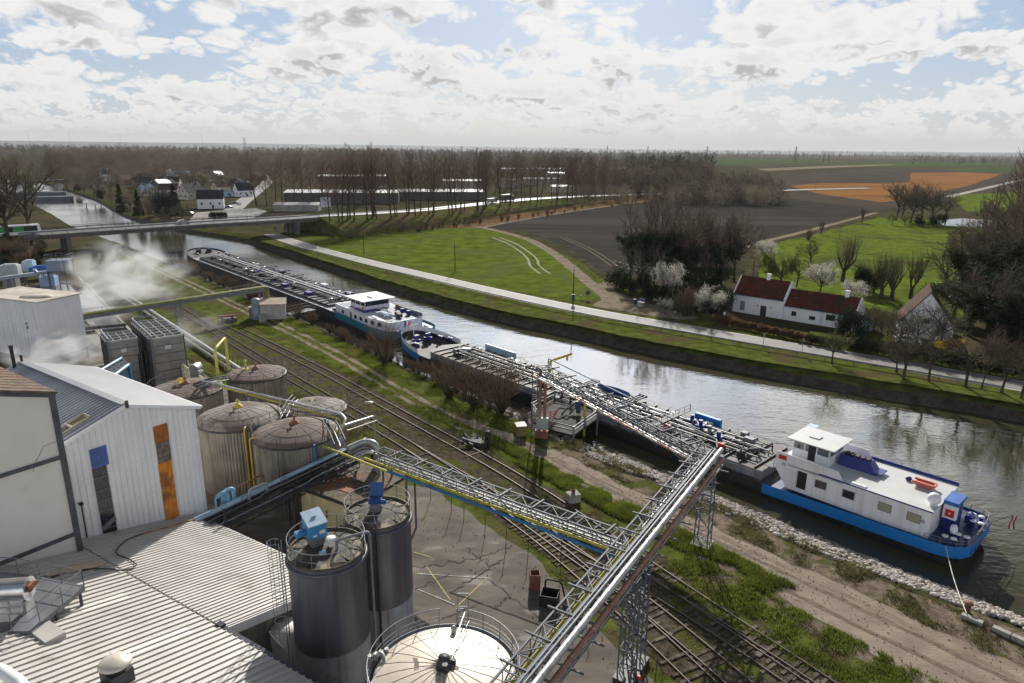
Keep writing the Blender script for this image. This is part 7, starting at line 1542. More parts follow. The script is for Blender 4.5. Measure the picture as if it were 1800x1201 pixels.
def tree_meshes(kind, seed, H):
    """returns dict part -> (mesh, material); origin at the foot"""
    r = random.Random(seed); nr_ = np.random.default_rng(seed); out = {}; segs = []
    def split(lim, twm, sides=(5,3)):
        big = [s for s in segs if s[0] <= lim]; sm = [s for s in segs if s[0] > lim]
        v, f = seg_mesh('', big, sides[0]); out['trunk'] = (np_mesh('trunk', v, f, True), M_bark)
        v, f = seg_mesh('', sm, sides[1]); return (v, f), twm
    def leafpts(n, lim, spread, zmin=0.0, zmax=1e9):
        c = [s for s in segs if s[0] >= lim and zmin <= s[2].z <= zmax]; c = c or segs; P = []; c0 = [s for s in segs if s[0] <= 1 and s[1].z <= zmax] if lim == 0 else c
        for _ in range(n): s = r.choice(c if r.random() < .5 else c0); p = s[1].lerp(s[2], r.random()); P.append((p.x + r.gauss(0, spread), p.y + r.gauss(0, spread), max(.1, p.z + r.gauss(0, spread))))
        return P
    if kind in ('poplar', 'ivy_poplar', 'distant_poplar'):
        P = dict(KP['poplar']); 
        if kind == 'distant_poplar': P['rmin'] = .035
        grow(r, segs, Z(0), Vector((r.gauss(0,.03), r.gauss(0,.03),1)).normalized(), H, H * .0125,0, P); tw, m = split(0, M_twig if kind != 'ivy_poplar' else M_twigb)
        out['crown'] = (np_mesh('crown', *tw), m)
        if kind == 'ivy_poplar': v, f = leaf_quads(leafpts(9000,0,.42,.3, H * .6),.16, nr_); out['ivy'] = (np_mesh('ivy', v, f), M_ivy)
    elif kind in ('broad', 'ivy_broad', 'olive_broad', 'blossom', 'pink', 'budding'):
        P = dict(KP['broad']); P['kids'] = list(P['kids'])
        if kind in ('blossom', 'pink'): P['lv'] = 4
        L0 = H * (.34 if kind != 'blossom' else .24); grow(r, segs, Z(0), Z(1), L0, H * .024,0, P)
        zmax = max(s[2].z for s in segs); k = H / zmax; segs[:] = [(a, b * k, c * k, d, e) for a, b, c, d, e in segs]
        tw, m = split(1, M_twigo if kind in ('olive_broad', 'budding') else M_twigb); out['crown'] = (np_mesh('crown', *tw), m)
        if kind in ('blossom', 'pink'): v, f = leaf_quads(leafpts(7000,2,.22),.075, nr_); out['blossom'] = (np_mesh('blossom', v, f), M_bloss if kind == 'blossom' else M_pink)
        if kind == 'budding': v, f = leaf_quads(leafpts(6000,2,.3),.085, nr_); out['foliage'] = (np_mesh('foliage', v, f), M_gleaf)
        if kind == 'ivy_broad': v, f = leaf_quads(leafpts(8000,0,.45,.3, H * .55),.18, nr_); out['ivy'] = (np_mesh('ivy', v, f), M_ivy)
    elif kind == 'pollard':
        h0 = H * .42; 
        for j in range(5): a = j * 1.26 + r.random(); grow(r, segs, Z(h0 * .45), Vector((math.cos(a) * .55, math.sin(a) * .55,1)).normalized(), h0 * .75, H * .022,0, dict(lv=1, seg=[4], wob=[.1], up=[.05], tip=[.7], rmin=.02))
        segs.append((0, Z(0), Z(h0 * .5), H * .045, H * .035)); tips = [s[2] for s in segs if s[2].z > h0 * .7]
        for j in range(110): t = r.choice(tips); a = r.uniform(0,6.28); q = r.uniform(.1,.55); segs2 = []; grow(r, segs2, t, Vector((math.cos(a) * q, math.sin(a) * q, 1)).normalized(), H * r.uniform(.32,.55),.03,0, dict(lv=2, seg=[4,2], wob=[.04,.1], up=[.05,.03], tip=[.3,.4], kids=[3,0], start=[.3,0], ang=[20,0], len=[.35,0], taperlen=[.3,0], rr=[.5,0], rmin=.014)); segs += [(s[0] + 1,) + s[1:] for s in segs2]
        tw, m = split(0, M_twigb); out['crown'] = (np_mesh('crown', *tw), m)
    elif kind in ('stems', 'dry_bush'):
        n = 38 if kind == 'stems' else 34
        for j in range(n): a = r.uniform(0,6.28); q = r.uniform(.05,.75); grow(r, segs, Vector((math.cos(a) * .35 * q, math.sin(a) * .35 * q, 0)), Vector((math.cos(a) * q, math.sin(a) * q, 1)).normalized(), H * r.uniform(.65,1.0),.032,0, KP['shoots'])
        tw, m = split(0, M_stem); out['crown'] = (np_mesh('crown', *tw), m)
    elif kind == 'willow':
        P = dict(KP['broad']); P['lv'] = 3; grow(r, segs, Z(0), Z(1), H * .34, H * .03,0, P); zmax = max(s[2].z for s in segs); k = H * .95 / zmax; segs[:] = [(a, b * k, c * k, d, e) for a, b, c, d, e in segs]
        ends = [s for s in segs if s[0] == 2]
        for _ in range(700): s = r.choice(ends); p = s[2]; L = r.uniform(.8, H * .34); q = p.copy(); ox = Vector((r.gauss(0,.3), r.gauss(0,.3),0)); 
        base = list(ends); new = []
        for _ in range(900):
            s = r.choice(base); p = s[1].lerp(s[2], r.random()); o = Vector((r.gauss(0,.22), r.gauss(0,.22),-.05)); L = r.uniform(.6, H * .13)
            for _k in range(4): q = p + (o + Z(-.35 - _k * .25)).normalized() * L * .35; new.append((3, p, q, .018,.012)); p = q
        segs += new; tw, m = split(1, M_gleaf); v, f = leaf_quads([(s[2].x + r.gauss(0,.1), s[2].y + r.gauss(0,.1), s[2].z) for s in new for _ in range(2)], .09, nr_); out['crown'] = (np_mesh('crown', *merge([tw, (v, f)])), mat('willow_leaves', (.16,.17,.045),.8, spec=.05, transl=.4, var=.35, scale=.7))
    elif kind in ('evergreen', 'hedge', 'low_shrub', 'beech', 'forsythia', 'ivy_bush'):
        segs.append((0, Z(0), Z(H * .5), H * .03, H * .015)); P = []
        lob = [(r.gauss(0, H * .16), r.gauss(0, H * .16), r.uniform(.25,.78) * H, r.uniform(.16,.30) * H) for _ in range(11)]
        N = {'evergreen': 6500, 'low_shrub': 1500, 'forsythia': 900}.get(kind, 2600)
        for _ in range(N):
            l = r.choice(lob); v = Vector((r.gauss(0,1), r.gauss(0,1), r.gauss(0,1))).normalized() * l[3] * (r.random() ** .4); P.append((l[0] + v.x, l[1] + v.y, max(.05, l[2] + v.z * 1.1)))
        v, f = seg_mesh('', segs, 5); out['trunk'] = (np_mesh('trunk', v, f, True), M_bark); v, f = leaf_quads(P, .06 + H * .014, nr_)
        out['foliage'] = (np_mesh('foliage', v, f), {'evergreen': M_everg, 'hedge': M_hedge, 'low_shrub': M_gleaf, 'beech': M_hedgeb, 'forsythia': M_forsy, 'ivy_bush': M_ivy}[kind])
    elif kind == 'conifer':
        segs.append((0, Z(0), Z(H), H * .018,.03)); P = []
        for t in range(22):
            z = H * (.12 + .86 * t / 22); rad = H * .23 * (1 - t / 22) ** .8
            for j in range(int(10 - t * .25)):
                a = r.uniform(0,6.28); e = Vector((math.cos(a) * rad, math.sin(a) * rad, z - rad * .15)); segs.append((1, Z(z), e, .04,.02))
                for _ in range(22): q = r.random() ** .7; P.append((e.x * q + r.gauss(0,.15), e.y * q + r.gauss(0,.15), z - rad * .15 * q + r.gauss(0,.12)))
        v, f = seg_mesh('', segs, 4); out['trunk'] = (np_mesh('trunk', v, f), M_bark); v, f = leaf_quads(P, .28, nr_); out['foliage'] = (np_mesh('foliage', v, f), M_everg)
    return out
TM = {}
def tree_set(kind, n, H, seed=0): TM[kind] = [(tree_meshes(kind, seed + i * 7 + 1, H), H) for i in range(n)]
tree_set('poplar', 4,24,10); tree_set('broad', 3,14,20); tree_set('ivy_poplar', 2,20,30); tree_set('ivy_broad', 2,14,40); tree_set('olive_broad', 2,12,50); tree_set('blossom', 2,7,60); tree_set('pollard', 3,9,70); tree_set('stems', 3,5.5,80)
tree_set('willow', 1,9,90); tree_set('evergreen', 3,12,100); tree_set('hedge', 2,2.6,110); tree_set('conifer', 2,15,120); tree_set('budding', 2,10,130); tree_set('low_shrub', 2,1.6,140); tree_set('beech', 2,2.0,150); tree_set('pink', 1,7,160); tree_set('forsythia', 1,2.5,170); tree_set('dry_bush', 2,2.6,180); tree_set('ivy_bush', 2,4,190)
tcount = [0]
def tree(kind, p, H, label, cat='tree', group=None, name=None, rz=None, sx=1.0):
    ms, h0 = rng.choice(TM[kind]); s = H / h0; nm = name or {'poplar': 'poplar_tree', 'ivy_poplar': 'ivy_clad_tree', 'ivy_broad': 'ivy_clad_tree', 'pollard': 'pollard_willow', 'stems': 'willow_bush', 'willow': 'willow_tree', 'conifer': 'conifer_tree', 'blossom': 'blossom_tree', 'hedge': 'hedge_bush', 'evergreen': 'evergreen_tree', 'low_shrub': 'shrub', 'beech': 'beech_hedge', 'forsythia': 'forsythia_bush', 'dry_bush': 'dry_bush', 'ivy_bush': 'dark_bush'}.get(kind, 'bare_tree')
    e = bpy.data.objects.new(nm, None); C.objects.link(e); e.location = p; e.rotation_euler = (0,0, rng.uniform(0,6.28) if rz is None else rz); e.scale = (s * sx, s * sx, s); tag(e, label, cat, group); tcount[0] += 1
    for k, (me, m) in ms.items():
        o = bpy.data.objects.new(k, me); C.objects.link(o); o.parent = e
        if not me.materials: me.materials.append(m)
    return e
# ---- road embankment and bridge
RL3 = [(-236,112,6),(-197,151,6),(-154,193,6),(-111,235,6),(-75,267,6),(-38,322,4),(20,427,2.6),(92,492,1.6),(200,565,.6),(330,640,.1)]
def rl_smooth():
    P = smooth_line([p[:2] for p in RL3], 4.0); S = [0]
    for a, b in zip(P, P[1:]): S.append(S[-1] + (b - a).length)
    K = [Vector(p[:2]) for p in RL3]; out = []
    for p in P:
        best = None
        for i in range(len(K) - 1):
            d = K[i + 1] - K[i]; t = max(0, min(1,(p - K[i]).dot(d) / d.length_squared)); q = K[i] + d * t; dd = (p - q).length
            if best is None or dd < best[0]: best = (dd, RL3[i][2] + (RL3[i + 1][2] - RL3[i][2]) * t)
        out.append(best[1])
    return P, out
RP, RZs = rl_smooth()
def lin3(off, dz=0.0): 
    q = offset_line(RP, off); return [Vector((a.x, a.y, z + dz)) for a, z in zip(q, RZs)]
i_abL = min(range(len(RP)), key=lambda i: (RP[i] - Vector((-146,201))).length); i_abR = min(range(len(RP)), key=lambda i: (RP[i] - Vector((-74,268))).length)
def sheet(mb, A, B, flip=False):
    n = min(len(A), len(B)); vs = []
    for i in range(n): vs += [A[i], B[i]]
    mb.add(vs, [((2 * i, 2 * i + 1,2 * i + 3,2 * i + 2) if not flip else (2 * i + 2,2 * i + 3,2 * i + 1,2 * i)) for i in range(n - 1)])
M_emb = mat('embankment_grass', (.085,.092,.028),.95, var=.45, scale=.25, bump=.15, bscale=1.2, col2=(.10,.075,.045), c2lo=.45, c2hi=.62, c2scale=.06, spec=0)
nearE, farE = lin3(0.0), lin3(12.5)
toeN = [Vector((a.x, a.y, -.02)) for a in [p for p in offset_line(RP, 0)]]
for i, (a, z) in enumerate(zip(offset_line(RP, 0), RZs)):
    w_ = z * (2.2 if i < i_abR else 3.6) + 1.0; q = offset_line(RP[max(0, i - 1):i + 2], -w_)[1 if i > 0 else 0]; toeN[i] = Vector((q.x, q.y, -.02))
toeF = []
for i, z in enumerate(RZs): q = offset_line(RP[max(0, i - 1):i + 2], 12.5 + z * 2.2 + 1)[1 if i > 0 else 0]; toeF.append(Vector((q.x, q.y, -.02)))
mb = MB()
for lo_, hi_ in ((0, i_abL + 1),(i_abR, len(RP))):
    sheet(mb, nearE[lo_:hi_], toeN[lo_:hi_], True); sheet(mb, farE[lo_:hi_], nearE[lo_:hi_], True); sheet(mb, toeF[lo_:hi_], farE[lo_:hi_], True)
for i in (i_abL, i_abR): mb.add([nearE[i], farE[i], toeF[i], toeN[i]], [(0,1,2,3)])
struct('road_embankment', mb, M_emb)
mb = MB(); sheet(mb, lin3(11.4,.05), lin3(1.2,.05), True); struct('main_road', mb, mat('main_road_asphalt', (.13,.13,.13),.6, var=.15, scale=.3))
mb = MB()
for o in (1.6,6.2,11.0):
    a, b = lin3(o + .12,.06), lin3(o, .06)
    for i in range(len(a) - 1):
        if o != 6.2 or i % 3 == 0: mb.add([a[i], b[i], b[i + 1], a[i + 1]], [(0,1,2,3)])
struct('main_road_marking', mb, M_white)
rbz = Thing('road_bridge', 'long concrete road bridge crossing the canal', 'bridge', (RP[(i_abL + i_abR) // 2].x, RP[(i_abL + i_abR) // 2].y, 0))
a, b = i_abL, i_abR + 1
tn, tf = lin3(-.35,.04)[a:b], lin3(12.9,.04)[a:b]; dn = lambda L_, d: [p - Z(d) for p in L_]
mb = MB(); sheet(mb, tf, tn, True); sheet(mb, tn, dn(tn, .5), True); sheet(mb, dn(tn, .5), dn(lin3(.8,.04)[a:b], .5), True); sheet(mb, dn(lin3(.8,.04)[a:b], .5), dn(lin3(1.0,.04)[a:b], 1.6), True); sheet(mb, dn(lin3(1.0,.04)[a:b], 1.6), dn(lin3(11.5,.04)[a:b], 1.6), True); sheet(mb, dn(lin3(11.5,.04)[a:b], 1.6), dn(tf, .5), True); sheet(mb, dn(tf, .5), tf, True)
rbz.part('deck', mb, mat('bridge_concrete', (.17,.16,.15),.85, var=.25, scale=.4, streak=((.05,.048,.045),.7)))
def rail_along(th, name, off, h_, i0, i1, m=None, thick=.12, every=1):
    mb = MB(); L_ = lin3(off, .05)[i0:i1]; 
    for z in ((h_,) if h_ < .9 else (h_, h_ * .62, h_ * .3)):
        for p, q in zip(L_, L_[1:]): mb.bar(p + Z(z), q + Z(z), thick * .6, thick * (2.2 if h_ < .9 else 1))
    for k in range(0, len(L_), every): mb.bar(L_[k], L_[k] + Z(h_), thick * .8)
    if th: return th.part(name, mb, m or M_steel)
    return mb
rail_along(rbz, 'parapet_rail', -.2,1.05, a, b); rail_along(rbz, 'parapet_rail', 12.7,1.15, a, b, M_steeld); rail_along(rbz, 'crash_barrier', 1.0,.75, a, b); rail_along(rbz, 'crash_barrier', 11.6,.75, a, b, M_steeld)
for (x, y) in ((-84,262),(-140.5,212)):
    mb = MB(); t = (RP[i_abR] - RP[i_abL]).normalized(); n_ = Vector((-t.y, t.x)); c0 = Vector((x, y)); i = min(range(len(RP)), key=lambda k: (RP[k] - c0).length); pc = RP[i]
    for o in (2.0,6.2,10.4): q = pc + n_ * o; mb = MB(); mb.box((q.x, q.y, 1.2),(1.2,2.6,6.4), math.atan2(t.y, t.x)); rbz.part('pier', mb, mat('pier_concrete', (.12,.115,.105),.9, var=.3, scale=.5))
mb = rail_along(None, '', .6,.75, i_abR, len(RP) - 6); tag(obj('crash_barrier', mb, mat('bright_barrier', (.45,.45,.44),.4,.5)), 'long pale crash barrier along the near edge of the embankment road', 'barrier')
mb = rail_along(None, '', .8,.75,0, i_abL); tag(obj('crash_barrier', mb, M_steel), 'short crash barrier beside the bus at the left end of the bridge', 'barrier')
def road_pt(px, off, seg=None):
    """point on the road whose picture column is px"""
    L_ = lin3(off, .06); best = min(L_, key=lambda p: abs(colx(p) - px)); i = L_.index(best); t = (L_[min(i + 1, len(L_) - 1)] - L_[i - 1]).normalized(); return best, t
def colx(p):
    d = p - Z(CAMH); cp, sp = math.cos(PITCH), math.sin(PITCH); f = d.y * cp - d.z * sp; v = (d.y * sp + d.z * cp) / f * FPX; x = d.x / f * FPX; return 900 + x * math.cos(ROLL) + v * math.sin(ROLL)
def vehicle(name, label, cat, p, t, L, W_, H_, col, kind='car', group=None):
    th = Thing(name, label, cat, p, group); n_ = Vector((-t.y, t.x, 0)).normalized(); t = Vector((t.x, t.y, 0)).normalized()
    def q(x, y, z): return p + t * x + n_ * y + Z(z)
    mb = MB(); m = mat(name + '_paint', col, .3,.1, var=.05, spec=.7)
    def prism(mb, prof, w_):
        k = len(prof); a = [q(x, -w_ / 2, z) for x, z in prof]; b = [q(x, w_ / 2, z) for x, z in prof]; mb.add(a + b, [tuple(range(k)), tuple(reversed(range(k, 2 * k)))] + [(i, (i + 1) % k, k + (i + 1) % k, k + i)[::-1] for i in range(k)])
    if kind == 'car':
        prism(mb, [(-L / 2,.3),(L / 2,.3),(L / 2,.72),(L * .28,.92),(L * .26,.95),(-L * .48,.98),(-L / 2,.8)], W_); prism(mb, [(L * .27,.93),(L * .06, H_ - .04),(-L * .30, H_),(-L * .46,.97)], W_ * .86); th.part('body', mb, m)
        mb = MB(); prism(mb, [(L * .22,1.0),(L * .07, H_ - .12),(-L * .28, H_ - .10),(-L * .40,1.02)], W_ * .875); th.part('glass', mb, M_glassd)
        ax = (-.31,.31); wr = .32
    elif kind == 'truck':
        prism(mb, [(-L / 2,1.0),(L * .27,1.0),(L * .27, H_),(-L / 2, H_)], W_); th.part('cargo_box', mb, m); mb = MB(); prism(mb, [(L * .30,.5),(L / 2,.5),(L / 2,1.8),(L * .47,2.9),(L * .30,2.9)], W_ * .95); th.part('cab', mb, M_decks); mb = MB(); prism(mb, [(-L / 2,.7),(L * .45,.7),(L * .45,1.0),(-L / 2,1.0)], W_ * .5); th.part('chassis', mb, M_black); ax = (-.38,-.28,.38); wr = .5
    else:
        prism(mb, [(-L / 2,.35),(L / 2,.35),(L / 2,1.1),(L * .475, H_),(-L * .49, H_),(-L / 2,1.1)], W_); th.part('body', mb, m)
        for sgn in (-1,1): mb = MB(); mb.add([q(-L * .46, sgn * (W_ / 2 + .01),1.1), q(L * .42, sgn * (W_ / 2 + .01),1.1), q(L * .42, sgn * (W_ / 2 + .01), H_ - .35), q(-L * .46, sgn * (W_ / 2 + .01), H_ - .35)], [(0,1,2,3) if sgn < 0 else (3,2,1,0)]); th.part('side_window', mb, M_glassd)
        for x0 in (-.42,-.08): mb = MB(); mb.add([q(L * x0,-(W_ / 2 + .02),1.15), q(L * (x0 + .22),-(W_ / 2 + .02),1.15), q(L * (x0 + .22),-(W_ / 2 + .02), H_ - .5), q(L * x0,-(W_ / 2 + .02), H_ - .5)], [(0,1,2,3)]); th.part('green_panel', mb, mat('bright_green_film', (.03,.30,.08),.5, var=.4, scale=.8))
        ax = (-.28,.32); wr = .48
    for x in ax:
        for sgn in (-1,1): mb = MB(); mb.cyl(q(L * x, sgn * (W_ / 2 - .22), wr), q(L * x, sgn * (W_ / 2 + .01), wr), wr, n=16); th.part('wheel', mb, M_black)
    return th
p, t = road_pt(16,3.0); vehicle('city_bus', 'white bus with dark windows and green panels at the left end of the bridge', 'bus', p, t, 12,2.55,3.0,(.72,.72,.72), 'bus')
p, t = road_pt(316,4.2); vehicle('silver_car', 'silver car driving over the road bridge', 'car', p, t, 4.3,1.75,1.45,(.50,.50,.52))
p, t = road_pt(893,4.0); vehicle('dark_truck', 'dark box truck on the embankment road among the trees', 'truck', p, t, 13,2.5,4.0,(.07,.06,.05), 'truck')
p, t = road_pt(866,4.0); vehicle('grey_van', 'grey tipper following the dark box truck', 'van', p, t, 8,2.3,2.6,(.30,.29,.28), 'truck')
p, t = road_pt(579,13.8); sg = Thing('road_sign', 'large pale direction sign facing away beside the embankment road', 'sign', p)
nrm = Vector((0,-1,0)); mb = MB(); mb.bar(p + Vector((-2.0,0,4.6)), p + Vector((2.0,.2,4.6)),.12,4.0); sg.part('board', mb, mat('pale_sign', (.50,.56,.64),.5, var=.04))
for dx in (-1.3,1.3): mb = MB(); mb.bar(p + Vector((dx, .15,-1)), p + Vector((dx, .15,6.5)),.18); sg.part('post', mb, M_steel)
mb = MB(); 
for (x0, z0, x1, z1) in ((-1.2,5.4,-.2,5.4),(-.2,5.4,.1,5.8),(-1.2,3.6,-.5,3.6),(-.5,3.6,.4,4.3),(.4,5.9,1.4,5.9)): mb.bar(p + Vector((x0,-.08, z0)), p + Vector((x1,-.08, z1)),.03,.1)
sg.part('direction_arrow', mb, M_steeld)
# ---- houses
M_brick = mat('brick_wall', (.22,.13,.09),.9, var=.25, scale=2); M_wwall = mat('white_render', (.78,.78,.78),.8, var=.05, scale=1, streak=((.40,.39,.37),.3)); M_crw = mat('cream_wall', (.45,.40,.32),.85, var=.08, scale=1)
M_tile = mat('red_brown_tiles', (.088,.028,.020),.95, spec=.1, var=.35, scale=1.4, col2=(.045,.028,.022), c2lo=.5, c2hi=.62, c2scale=.5, bump=.02, bscale=6); M_slate = mat('dark_slates', (.035,.037,.045),.8, spec=.2, var=.25, scale=1.5); M_tileb = mat('brown_tiles', (.075,.045,.034),.95, spec=.08, var=.3, scale=1.5)
def house(name, label, c, L, W_, he, hr, rz, wall, roof, wins=3, chim=1, group=None, cat='house', sides=True):
    """c: ground centre; L along the ridge"""
    th = Thing(name, label, cat, c, group); cs, sn = math.cos(rz), math.sin(rz)
    def q(x, y, z): return Vector((c[0] + x * cs - y * sn, c[1] + x * sn + y * cs, c[2] + z))
    l, w_ = L / 2, W_ / 2; mb = MB()
    mb.add([q(-l, -w_, 0), q(l, -w_, 0), q(l, w_, 0), q(-l, w_, 0), q(-l, -w_, he), q(l, -w_, he), q(l, w_, he), q(-l, w_, he), q(-l, 0, hr - .05), q(l, 0, hr - .05)], [(0,1,5,4),(1,2,6,9,5),(2,3,7,6),(3,0,4,8,7)]); wl = th.part('wall', mb, wall)
    mb = MB(); ov = .25; th_ = .15; k = (hr - he) / w_
    for sg_ in (-1,1):
        a, b, c_, d = q(-l - ov, sg_ * (w_ + ov), he - ov * k + th_), q(l + ov, sg_ * (w_ + ov), he - ov * k + th_), q(l + ov, 0, hr + th_), q(-l - ov, 0, hr + th_)
        if sg_ < 0: mb.slab(a, b, c_, d, th_)
        else: mb.slab(b, a, d, c_, th_)
    rf = th.part('roof', mb, roof)
    for j in range(chim): mb = MB(); x = l * (.75 - 1.3 * j); a = q(x, 0, hr + .25); mb.box(a, (.6,.5,1.5), rz); mb.box(a + Z(.75),(.7,.6,.12), rz); th.part('chimney', mb, wall, rf)
    if sides:
        for sg_ in (-1,1):
            for j in range(wins): x = -l + L * (j + .5) / wins; a = q(x, sg_ * (w_ + .01), he * .52); mb = MB(); mb.box(a, (1.0,.06,1.1), rz); th.part('window', mb, M_glassd, wl)
        for sg_ in (-1,1):
            for y_ in (-w_ * .45, w_ * .45): mb = MB(); mb.box(q(sg_ * (l + .01), y_, he * .5),(.06,.9,1.1), rz); th.part('window', mb, M_glassd, wl)
            mb = MB(); mb.box(q(sg_ * (l + .01),0, he + .6),(.06,1.0,.9), rz); th.part('window', mb, M_glassd, wl)
        mb = MB(); mb.box(q(l * .15,-(w_ + .012),1.0),(.95,.07,2.0), rz); th.part('door', mb, M_decks, wl)
    return th
A_ = G3(1287,547,0); B_ = G3(1500,582,0); hx = (B_ - A_).normalized(); hy = Vector((-hx.y, hx.x, 0)); rzh = math.atan2(hx.y, hx.x)
LW = (B_ - A_).length; L1 = LW * .44
wh_ = Thing('white_house', 'long white house with a taller and a lower red-brown tiled roof across the canal', 'house', A_ + hx * LW / 2 + hy * 3)
def hq(x, y, z): return A_ + hx * x + hy * y + Z(z)
for nm, x0, x1, he, hr, D in (('main', 0, L1,3.9,7.0,6.2),('wing', L1 + .02, LW, 3.0,5.7,5.6)):
    mb = MB(); mb.add([hq(x0,0,0), hq(x1,0,0), hq(x1, D, 0), hq(x0, D, 0), hq(x0,0, he), hq(x1,0, he), hq(x1, D, he), hq(x0, D, he), hq(x0, D / 2, hr), hq(x1, D / 2, hr)], [(0,1,5,4),(1,2,6,9,5),(2,3,7,6),(3,0,4,8,7)]); w1 = wh_.part('wall', mb, M_wwall)
    mb = MB(); k = (hr - he) / (D / 2); e = .3; g0, g1 = (x0 + .12, x1 - .12)
    mb.slab(hq(g0,-e, he - e * k + .12), hq(g1,-e, he - e * k + .12), hq(g1, D / 2, hr + .12), hq(g0, D / 2, hr + .12),.12); mb.slab(hq(g1, D + e, he - e * k + .12), hq(g0, D + e, he - e * k + .12), hq(g0, D / 2, hr + .12), hq(g1, D / 2, hr + .12),.12); rf = wh_.part('roof', mb, M_tile)
    mb = MB()
    for x in (x0, x1): mb.bar(hq(x, -.1, he - .0), hq(x, D / 2, hr + .14),.24,.2); mb.bar(hq(x, D + .1, he), hq(x, D / 2, hr + .14),.24,.2)
    wh_.part('gable_coping', mb, M_wwall, w1)
    mb = MB(); mb.bar(hq(x0,-.34, he - .30), hq(x1,-.34, he - .30),.1,.08); mb.cyl(hq(x0 + .1,-.3, he - .3), hq(x0 + .1,-.1,.1),.04, n=5); wh_.part('gutter', mb, M_pbluep)
    cxx = L1 * .55 if nm == 'main' else LW - 2.6; mb = MB(); mb.box(hq(cxx, D / 2, hr + .4),(.7,.5,1.3), rzh); mb.box(hq(cxx, D / 2, hr + 1.08),(.8,.6,.12), rzh); wh_.part('chimney', mb, M_wwall, rf)
    if nm == 'main':
        mb = MB(); mb.box(hq(L1 * .20,-.02,1.5),(1.0,.1,1.9), rzh); wh_.part('window', mb, mat('grey_blue_window', (.22,.25,.28),.2), w1)
        mb = MB(); mb.box(hq(L1 * .62,-.02,1.05),(1.15,.1,2.1), rzh); dr_ = wh_.part('door', mb, mat('dark_brown_door', (.03,.022,.02),.6), w1); mb = MB(); mb.box(hq(L1 * .62 + .4,-.1,1.0),(.06,.08,.15), rzh); wh_.part('handle', mb, M_steel, dr_)
        for x in (.50,.76): mb = MB(); mb.box(hq(L1 * x, -.05,2.0),(.16,.15,.35), rzh); wh_.part('wall_lantern', mb, M_steeld, w1)
    else:
        for x, w_, h_, z in ((L1 + 2.1,.9,.9,1.5),(L1 + 5.6,1.1,.7,1.2),(L1 + 8.9,1.6,1.1,1.8)):
            mb = MB(); mb.box(hq(x, -.02, z),(w_, .1, h_), rzh); w2 = wh_.part('window', mb, M_glassd, w1); mb = MB(); mb.box(hq(x, -.04, z - h_ / 2 - .05),(w_ + .2,.16,.1), rzh); wh_.part('sill', mb, M_wwall, w2)
        mb = MB(); mb.cyl(hq(L1 + 7.3,-.1,2.6), hq(L1 + 7.3,-.1,.1),.04, n=5); wh_.part('downpipe', mb, M_pbluep)
        mb = MB(); a = hq(L1 + 1.9,1.3,3.0 + 1.3 * k + .14); mb.lathe(a, [(.45,0),(.4,.05),(.001,.06)], 16); wh_.part('roof_patch', mb, mat('blue_cover', (.03,.08,.3),.5), rf)
co_ = G3(1635,598,0); ct_ = house('cottage', 'steep brown-roofed cottage with a white gable half hidden behind bare trees', co_ + Vector((1.5,5,0)),9,8.5,2.6,8.4, R(62), M_wwall, M_tileb, 2,0)
vehicle('white_car', 'white car parked in front of the steep-roofed cottage', 'car', G3(1594,604,0), Vector((1,-.45,0)).normalized(),4.3,1.8,1.5,(.72,.73,.75))
house('garden_shed', 'small pale shed with a flat grey roof to the right of the white house', G3(1508,578,0) + Vector((1,0,0)),3.0,2.6,2.0,2.4, rzh, M_pbluep, M_slate, 0,0, cat='shed', sides=False)
vil = [(372,366,13,9,5.2,9.5,20, M_wwall, M_slate, 'white gabled house with a dark slate roof and attached lower wing, nearest the bridge'),(338,350,14,8,4.6,9.5,70, M_crw, M_slate, 'dark-roofed house directly behind the white gabled house'),
 (388,340,10,8,4.5,8.0,60, M_crw, M_tileb, 'cream gabled house with bright sunlit verges beside the village street'),(404,345,12,7,3.2,4.2,10, M_pbluep, M_slate, 'low light blue garage building beside the parked cars'),
 (425,332,11,8,4.2,8.0,65, M_crw, M_slate, 'cream house with two pale gables near the top of the village street'),(300,328,16,9,4,8,10, M_crw, M_tileb, 'brown-roofed house among the trees left of the village'),
 (255,322,12,9,4,8,30, M_brick, M_slate, 'slate-roofed house half hidden by conifers left of the village'),(186,318,7,7,6,10,45, M_wwall, M_slate, 'small pale tower-like house with a pyramid roof near the canal bend'),
 (285,318,26,12,4,6,5, M_conc, M_steel, 'long pale flat-pitched shed behind the village houses'),(345,318,30,12,4.5,6,5, M_conc, M_tileb, 'wide brown-roofed hall behind the village'),
 (318,314,18,12,5,7.5,5, M_steel, M_pbluep, 'hall with a pale blue roof at the back of the village'),(220,325,12,9,4.5,8.5,80, M_brick, M_tileb, 'brick house with a brown roof beyond the canal bank trees'),
 (455,318,14,9,4.5,8,75, M_brick, M_tileb, 'brick house right of the village street behind the poplars'),(140,306,14,9,4,7,20, M_brick, M_tileb, 'low brick house near the far end of the canal'),(470,300,16,9,4.5,8,10, M_brick, M_tileb, 'far brick house row right of the village')]
for x, y, L, W_, he, hr, rz, wl, rf, nm in vil: house('village_house', nm, G3(x, y, 0), L, W_, he, hr, R(rz), wl, rf, 3,1, 'village houses')
r = random.Random(44)
for k in range(16): x = r.uniform(330,700); y = r.uniform(292,304); house('far_house', 'small far house with a red-brown roof among the woods behind the village', G3(x, y, 0),14,9,4.5,8.5, r.uniform(0,3), M_brick, M_tileb, 2,0, 'far houses behind the village', sides=False)
